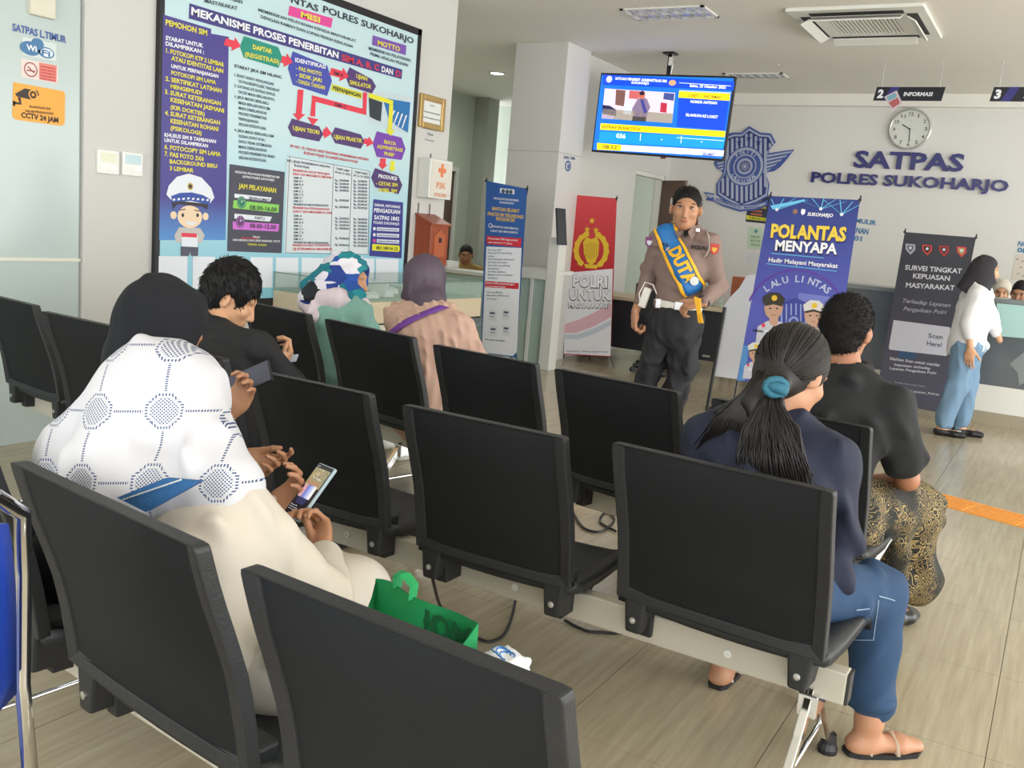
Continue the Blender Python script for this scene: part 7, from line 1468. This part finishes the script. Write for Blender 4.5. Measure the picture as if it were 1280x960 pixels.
def polantas(P):
    kb=pr('ink_beam',110,200,240,.5); kv=pr('ink_violet_arc',96,60,160,.5)
    for c_,ys in (((971,262),((964,249),(980,248),(995,247),(1010,250))),((1026,261),((1000,250),(1015,248),(1030,247),(1045,249),(1058,252))),((1052,268),((1030,250),(1050,250),(1066,252),(1074,256)))):
        for x,y in ys: P.poly(kb,[(c_[0]-.5,c_[1]),(x-.5,y),(x+.6,y),(c_[0]+.6,c_[1]+.4)],.002)
        P.disc(K_wh,c_[0],c_[1],.012,.003)
    P.poly(kb,[(963,257),(1006,249),(1006,251.5),(966,262)],.0022)
    kw=pr('ink_text_bannerwhite',252,252,254,.5); kg=pr('ink_text_gold2',244,212,70,.45); ko=pr('ink_text_navyout',36,40,110,.5)
    P.disc(pr('ink_mini1',150,110,90,.5),994,264.5,.018,.003); P.poly(kw,[(1002,261),(1007,262),(1006,267),(1003,269),(1001,266)],.003); P.text(kw,'SUKOHARJO',1009,269.5,1041,271.5,4.2,off=.003,bold=.03,shear=.2)
    P.text(ko,'POLANTAS',962.5,297.5,1058,302.5,17,off=.003,bold=.07); P.text(kg,'POLANTAS',963,296,1057,301,16,off=.005,bold=.045)
    P.text(ko,'MENYAPA',968,313.5,1047,319,13.5,off=.003,bold=.07); P.text(kw,'MENYAPA',968.5,312.5,1046,317.5,12.5,off=.005,bold=.035)
    P.text(kw,'Hadir Melayani Masyarakat',960.5,327,1047,335,5.2,off=.003,bold=.02)
    for a,b in (((958,329.5),(1046,339)),((964,316.5),(1030,322.5))): P.poly(kb,[(a[0],a[1]-.4),(b[0],b[1]-.4),(b[0],b[1]+.5),(a[0],a[1]+.5)],.003)
    # violet arc, shield and two uniformed men as printed portraits
    cxp=P.pl.at(993,400,.0015); 
    for R1,R0,ink in ((.37,.355,kv),):
        pts=[cxp+P.pl.u*R1*math.cos(a)+P.pl.v*R1*math.sin(a) for a in np.linspace(.35,2.8,24)]; inn=[cxp+P.pl.u*R0*math.cos(a)+P.pl.v*R0*math.sin(a) for a in np.linspace(.35,2.8,24)]; P.mb(ink).add(pts+inn,[(k,k+1,25+k,24+k) for k in range(23)])
    for i,chx in enumerate('LALU LINTAS'):
        a=math.radians(128-i*7.6); d=P.pl.u*math.cos(a)+P.pl.v*math.sin(a); t=P.pl.u*math.sin(a)-P.pl.v*math.cos(a)
        if chx!=' ': put_text(P.mb(pr('ink_text_pale',200,206,232,.5)),chx,P.pl.at(993,410,.003)+d*.335-t*.018,t,d,None,.048,bold=.02)
    P.poly(pr('ink_shield_blue',60,72,160,.5),[(972,380),(994,372),(1012,380),(1010,402),(1004,420),(980,420),(974,402)],.002)
    for i in range(6): P.poly(pr('ink_shield_pale',150,164,214,.5),[(976+i*6,379+abs(i-2.5)),(978+i*6,378.5+abs(i-2.5)),(978+i*6,412),(976+i*6,412)],.0026)
    P.poly(pr('ink_panel_lilac',120,130,206,.5),[(998,366),(1046,372),(1038,396),(1020,392),(998,378)],.0018)
    P.disc(pr('ink_shield_blue',60,72,160,.5),992,402,.05,.003); P.disc(pr('ink_shield_pale',150,164,214,.5),992,402,.038,.0034); P.disc(pr('ink_shield_blue',60,72,160,.5),992,402,.022,.0038)
    ks,ku,kc,kh=pr('ink_portrait_skin',206,164,140,.5),pr('ink_portrait_uniform',206,206,218,.5),pr('ink_portrait_cap',58,54,46,.5),pr('ink_portrait_whitecap',226,222,218,.5)
    def man(x,y,s,cap,white=False):
        P.poly(ku,[(x-22*s,y+46*s),(x-19*s,y+24*s),(x-7*s,y+17*s),(x+8*s,y+18*s),(x+21*s,y+26*s),(x+24*s,y+48*s)],.004); P.poly(ks,[(x-5*s,y+8*s),(x+6*s,y+8*s),(x+5*s,y+21*s),(x,y+24*s),(x-5*s,y+20*s)],.0044)
        P.disc(ks,x,y+1*s,.066*s,.005,sq=1.3); P.poly(cap,[(x-12*s,y-3*s),(x-13*s,y-11*s),(x-4*s,y-17*s),(x+7*s,y-16*s),(x+14*s,y-9*s),(x+11*s,y-2*s),(x,y-5*s)],.0056); P.disc(K_gold,x+1,y-10*s,.020*s,.006)
        P.poly(kc,[(x-11*s,y-3*s),(x,y-5.5*s),(x+11*s,y-2*s),(x+10*s,y),(x,y-2.5*s),(x-10*s,y-.5*s)],.006)
        for a in (-4,4): P.disc(kc,x+a*s,y+2.5*s,.009*s,.006,sq=.6)
        P.poly(pr('ink_portrait_lip',170,110,96,.5),[(x-3*s,y+9.5*s),(x+3*s,y+9.8*s),(x+2*s,y+10.8*s),(x-2*s,y+10.5*s)],.006)
        for a in (-12,12): P.poly(K_rd,[(x+a*s-2*s,y+20*s),(x+a*s+2*s,y+20.5*s),(x+a*s+1.5*s,y+25*s),(x+a*s-2*s,y+24.5*s)],.0048)
        P.poly(K_wh,[(x-13*s,y+28*s),(x-6*s,y+28.5*s),(x-6*s,y+32*s),(x-13*s,y+31.5*s)],.0048)
    man(967,383,1.05,kc); man(1017,392,1.0,kh); man(944,440,.72,kh)
    P.text(pr('ink_text_dark',40,46,60,.6),'ANGGARA',940.5,414,955,416,3,off=.006,bold=.03)
    P.poly(pr('ink_panel_sky',90,150,214,.5),[(929,432),(936,432),(931,476),(922,476)],.002)
stand('tall blue POLANTAS MENYAPA banner with two printed officers',7.0,(963,245),(1075,250),(921,476),(1040,482),gradient('banner_navy',(90,96,190),(34,52,130),2,1.0,1.75,.5),polantas)
def survei(P):
    kw=pr('ink_text_lightgrey',214,214,220,.5)
    for i,(x,c1_,c2_) in enumerate(((1138,(170,170,178),(90,96,110)),(1159,(190,64,52),(34,30,30)),(1180,(170,40,40),(60,40,50)),(1202,(190,60,60),(170,150,90)))):
        y=309.5+i*1.1; P.poly(pr('ink_badge%da'%i,*c1_,.5),[(x-6,y-5),(x+6,y-4),(x+6,y+3),(x,y+9),(x-6,y+2)],.002); P.poly(pr('ink_badge%db'%i,*c2_,.5),[(x-4,y-3),(x+4,y-2.4),(x+3.5,y+2),(x,y+6),(x-4,y+1)],.003); P.disc(kw,x,y+.3,.012,.004)
    P.text(kw,'SURVEI TINGKAT',1131,337,1202,342,6,off=.003,bold=.02); P.text(kw,'KEPUASAN',1141,347.5,1187,351,6,off=.003,bold=.02); P.text(kw,'MASYARAKAT',1132,359,1193,363,6,off=.003,bold=.02)
    kg=pr('ink_text_midgrey',160,160,170,.5); P.text(kg,'Terhadap Layanan',1128,378,1188,384,5,off=.003,shear=.25); P.text(kg,'Pengaduan Polri',1129,388,1183,393,5,off=.003,shear=.25)
    P.poly(pr('ink_card',206,206,216,.5),[(1117,400),(1187,409),(1188,411),(1184,444),(1182,445),(1112,437),(1111,434)],.002)
    kd=pr('ink_text_card',90,90,104,.5); P.text(kd,'Scan',1160,422,1178,424,5.5,off=.003); P.text(kd,'Here!',1158,431.5,1177,434,5.5,off=.003)
    P.text(kw,'Silahkan Scan untuk menilai',1112,449.5,1174,458,3.4,off=.003,bold=.02); P.text(kw,'kepuasan terhadap',1118,457,1163,462,3.2,off=.003,bold=.02); P.text(kw,'Layanan Pengaduan Polri',1112,461.5,1170,468,3.2,off=.003,bold=.02)
    P.text(kg,'Pantau dan awasi kami',1118,478.5,1156,484,2,off=.003); P.text(kw,'@Dumas_Layanan_Polres',1115,487,1174,494.5,2.8,off=.003,bold=.015)
    P.poly(pr('ink_glow_blue',50,84,120,.5),[(1124,438),(1146,441),(1142,449),(1122,447)],.0015)
stand('dark grey SURVEI TINGKAT KEPUASAN MASYARAKAT banner behind the standing woman',9.2,(1131,290),(1220,297),(1094,500),(1175,516),gradient('banner_grey',(84,82,98),(50,50,58),2,.3,1.4,.5),survei,back=.1)
# white cut-out board leaning behind the blue banner, wooden chair back behind it
wb=[(905,382),(914,370),(924,360),(930,350),(934,344),(948,342),(948,478),(893,470)]
w_=[at_y(x,y,7.75) for x,y in wb]; cb=thing('display_board','white cut-out board with a wavy edge behind the blue banner','board',(-2.3,7.75,0))
build('panel',MB().prism(w_+[],(0,.02,0)),pr('board_white',226,228,234,.45),cb)
build('prop',MB().tube([at_y(906,384,7.74),A(at_y(893,470,7.74)[0]-.03,7.74,0)],.014,n=8).tube([A(at_y(893,470,7.74)[0]-.03,7.74,.012),A(at_y(893,470,7.74)[0]-.03,7.95,.012)],.012,n=8),M_dark,cb)
build('prop',MB().tube([at_y(940,384,7.78),A(-2.0,7.98,0)],.012,n=8),M_dark,cb)
wc=thing('wooden_chair','brown wooden chair back showing above the white cut-out board','chair',(-3.1,10.75,0))
q0,q1=at_y(916,345,10.8),at_y(936,345,10.8)
build('backrest',MB().bx(q0[0],q1[0]+.28,10.78,10.81,.60,q0[2]),pr('orange_wood',176,98,60,.4,var=.2,vscale=6),wc,bevel=.02)
build('seat',MB().bx(q0[0],q1[0]+.28,10.78,11.18,.42,.46),MATS['orange_wood'],wc,bevel=.01)
for x in (q0[0]+.02,q1[0]+.26):
    for y in (11.15,10.795): build('leg',MB().bx(x-.018,x+.018,y-.018,y+.018,0,.43 if y>11 else .75),MATS['orange_wood'],wc)
# notices on a slim pillar by the crest
PN=Plane((0,9.85,0),(0,-1,0),(1,0,0))
CW=Plane((0,YB,0),(0,-1,0),(1,0,0))
nt1=flat('notice','dark notice with yellow foot on the wall left of the blue banner','notice',CW,[(936,242),(963,246),(961,280),(932,277)],pr('notice_dark',38,48,62,.4))
G=Print(CW); G.poly(K_yl,[(933,269),(961,273),(961,277),(933,274)],.004); 
for i,(s,c_) in enumerate((('LAYANAN',K_yel),('DILARANG MEMBERI',K_yel),('DAN MENERIMA',K_yel),('IMBALAN',pr('ink_text_orange2',230,130,70,.5)),('APAPUN',MATS['ink_text_orange2']))): G.text(c_,s,938,250+i*4.6,938+(20 if i in(1,2) else 14),252+i*4.6,2.8,off=.0045,bold=.02)
G.text(K_black,'HUBUNGI 110',936,273,957,276,2.6,off=.006); G.done(nt1)
nt2=flat('notice','pale green printed notice under the dark notice','notice',CW,[(935,283),(954,285),(953,312),(934,311)],pr('notice_green',196,214,190,.4)); G=Print(CW); k_=pr('ink_text_olive',120,150,90,.5)
G.disc(pr('ink_notice_teal',90,160,150,.5),945,289,.025,.004)
for i in range(3): G.text(k_,['KAMI SIAP','MELAYANI','ANDA'][i],938,297+i*5,950,298+i*5,3,off=.0045,bold=.02)
G.done(nt2)
nt3=flat('notice','blank white card under the pale green notice','notice',CW,[(934,316),(949,317),(948,329),(933,328)],pr('notice_white',214,216,216,.4))
PC=Plane((-4.72,9,0),(1,0,0),(0,1,0)); lt=thing('wall_lettering','small blue lettering and round mark on the column side','lettering',tuple(PC.at(712,203)))
G=Print(PC); k_=pr('ink_text_columnblue',66,84,140,.5); G.text(k_,'SATPAS',704.5,198,711,199,3.4,bold=.03); G.text(k_,'L.TIMUR',712.5,199,719,200,3.4,bold=.03); G.disc(pr('column_mark',80,100,150,.5),710,207.5,.07,.002,r2=.045,sq=.8); G.disc(pr('column_mark',80,100,150,.5),710.5,208,.025,.002); G.done(lt)
# light batik picture and wall poster at the right edge
po=flat('poster','pale wall poster with small dark marks at the right edge','poster',CW,[(1270,318),(1300,320),(1296,352),(1264,350)],pr('poster_cream',214,206,192,.5)); G=Print(CW)
for i in range(9): x,y=1270+(i*7)%24,324+i*2.6; G.poly(K_grey,[(x,y),(x+3.4,y-1.2),(x+3.6,y-.4),(x+.3,y+.9)],.004)
G.done(po)
gm=single('glass_emblem',MB().prism([at_y(1262,455,9.478),at_y(1280,440,9.478),at_y(1300,446,9.478),at_y(1298,470,9.478),at_y(1285,476,9.478),at_y(1274,482,9.478),at_y(1272,466,9.478)],(0,-.0015,0)),pr('etched_grey',132,138,138,.5),'pale etched emblem on the grey counter front at the right edge','emblem')
# etched crest on the glazed counter
ge=thing('glass_emblem','white etched shield emblem on the glazed counter left of the blue banner','emblem',(-5.2,8.44,.6)); PE=Plane((0,8.445,0),(0,-1,0),(1,0,0)); G=Print(PE); ke=pr('etched_blue',196,206,220,.5)
for i in range(8): 
    x=581+i*3.1; G.poly(ke,[(x,352),(x+1.6,352),(x+1.6,404-abs(i-3.5)*2),(x,404-abs(i-3.5)*2)],.001)
G.poly(ke,[(579,398),(592,408),(606,398),(606,402),(592,412),(579,402)],.001); G.done(ge)
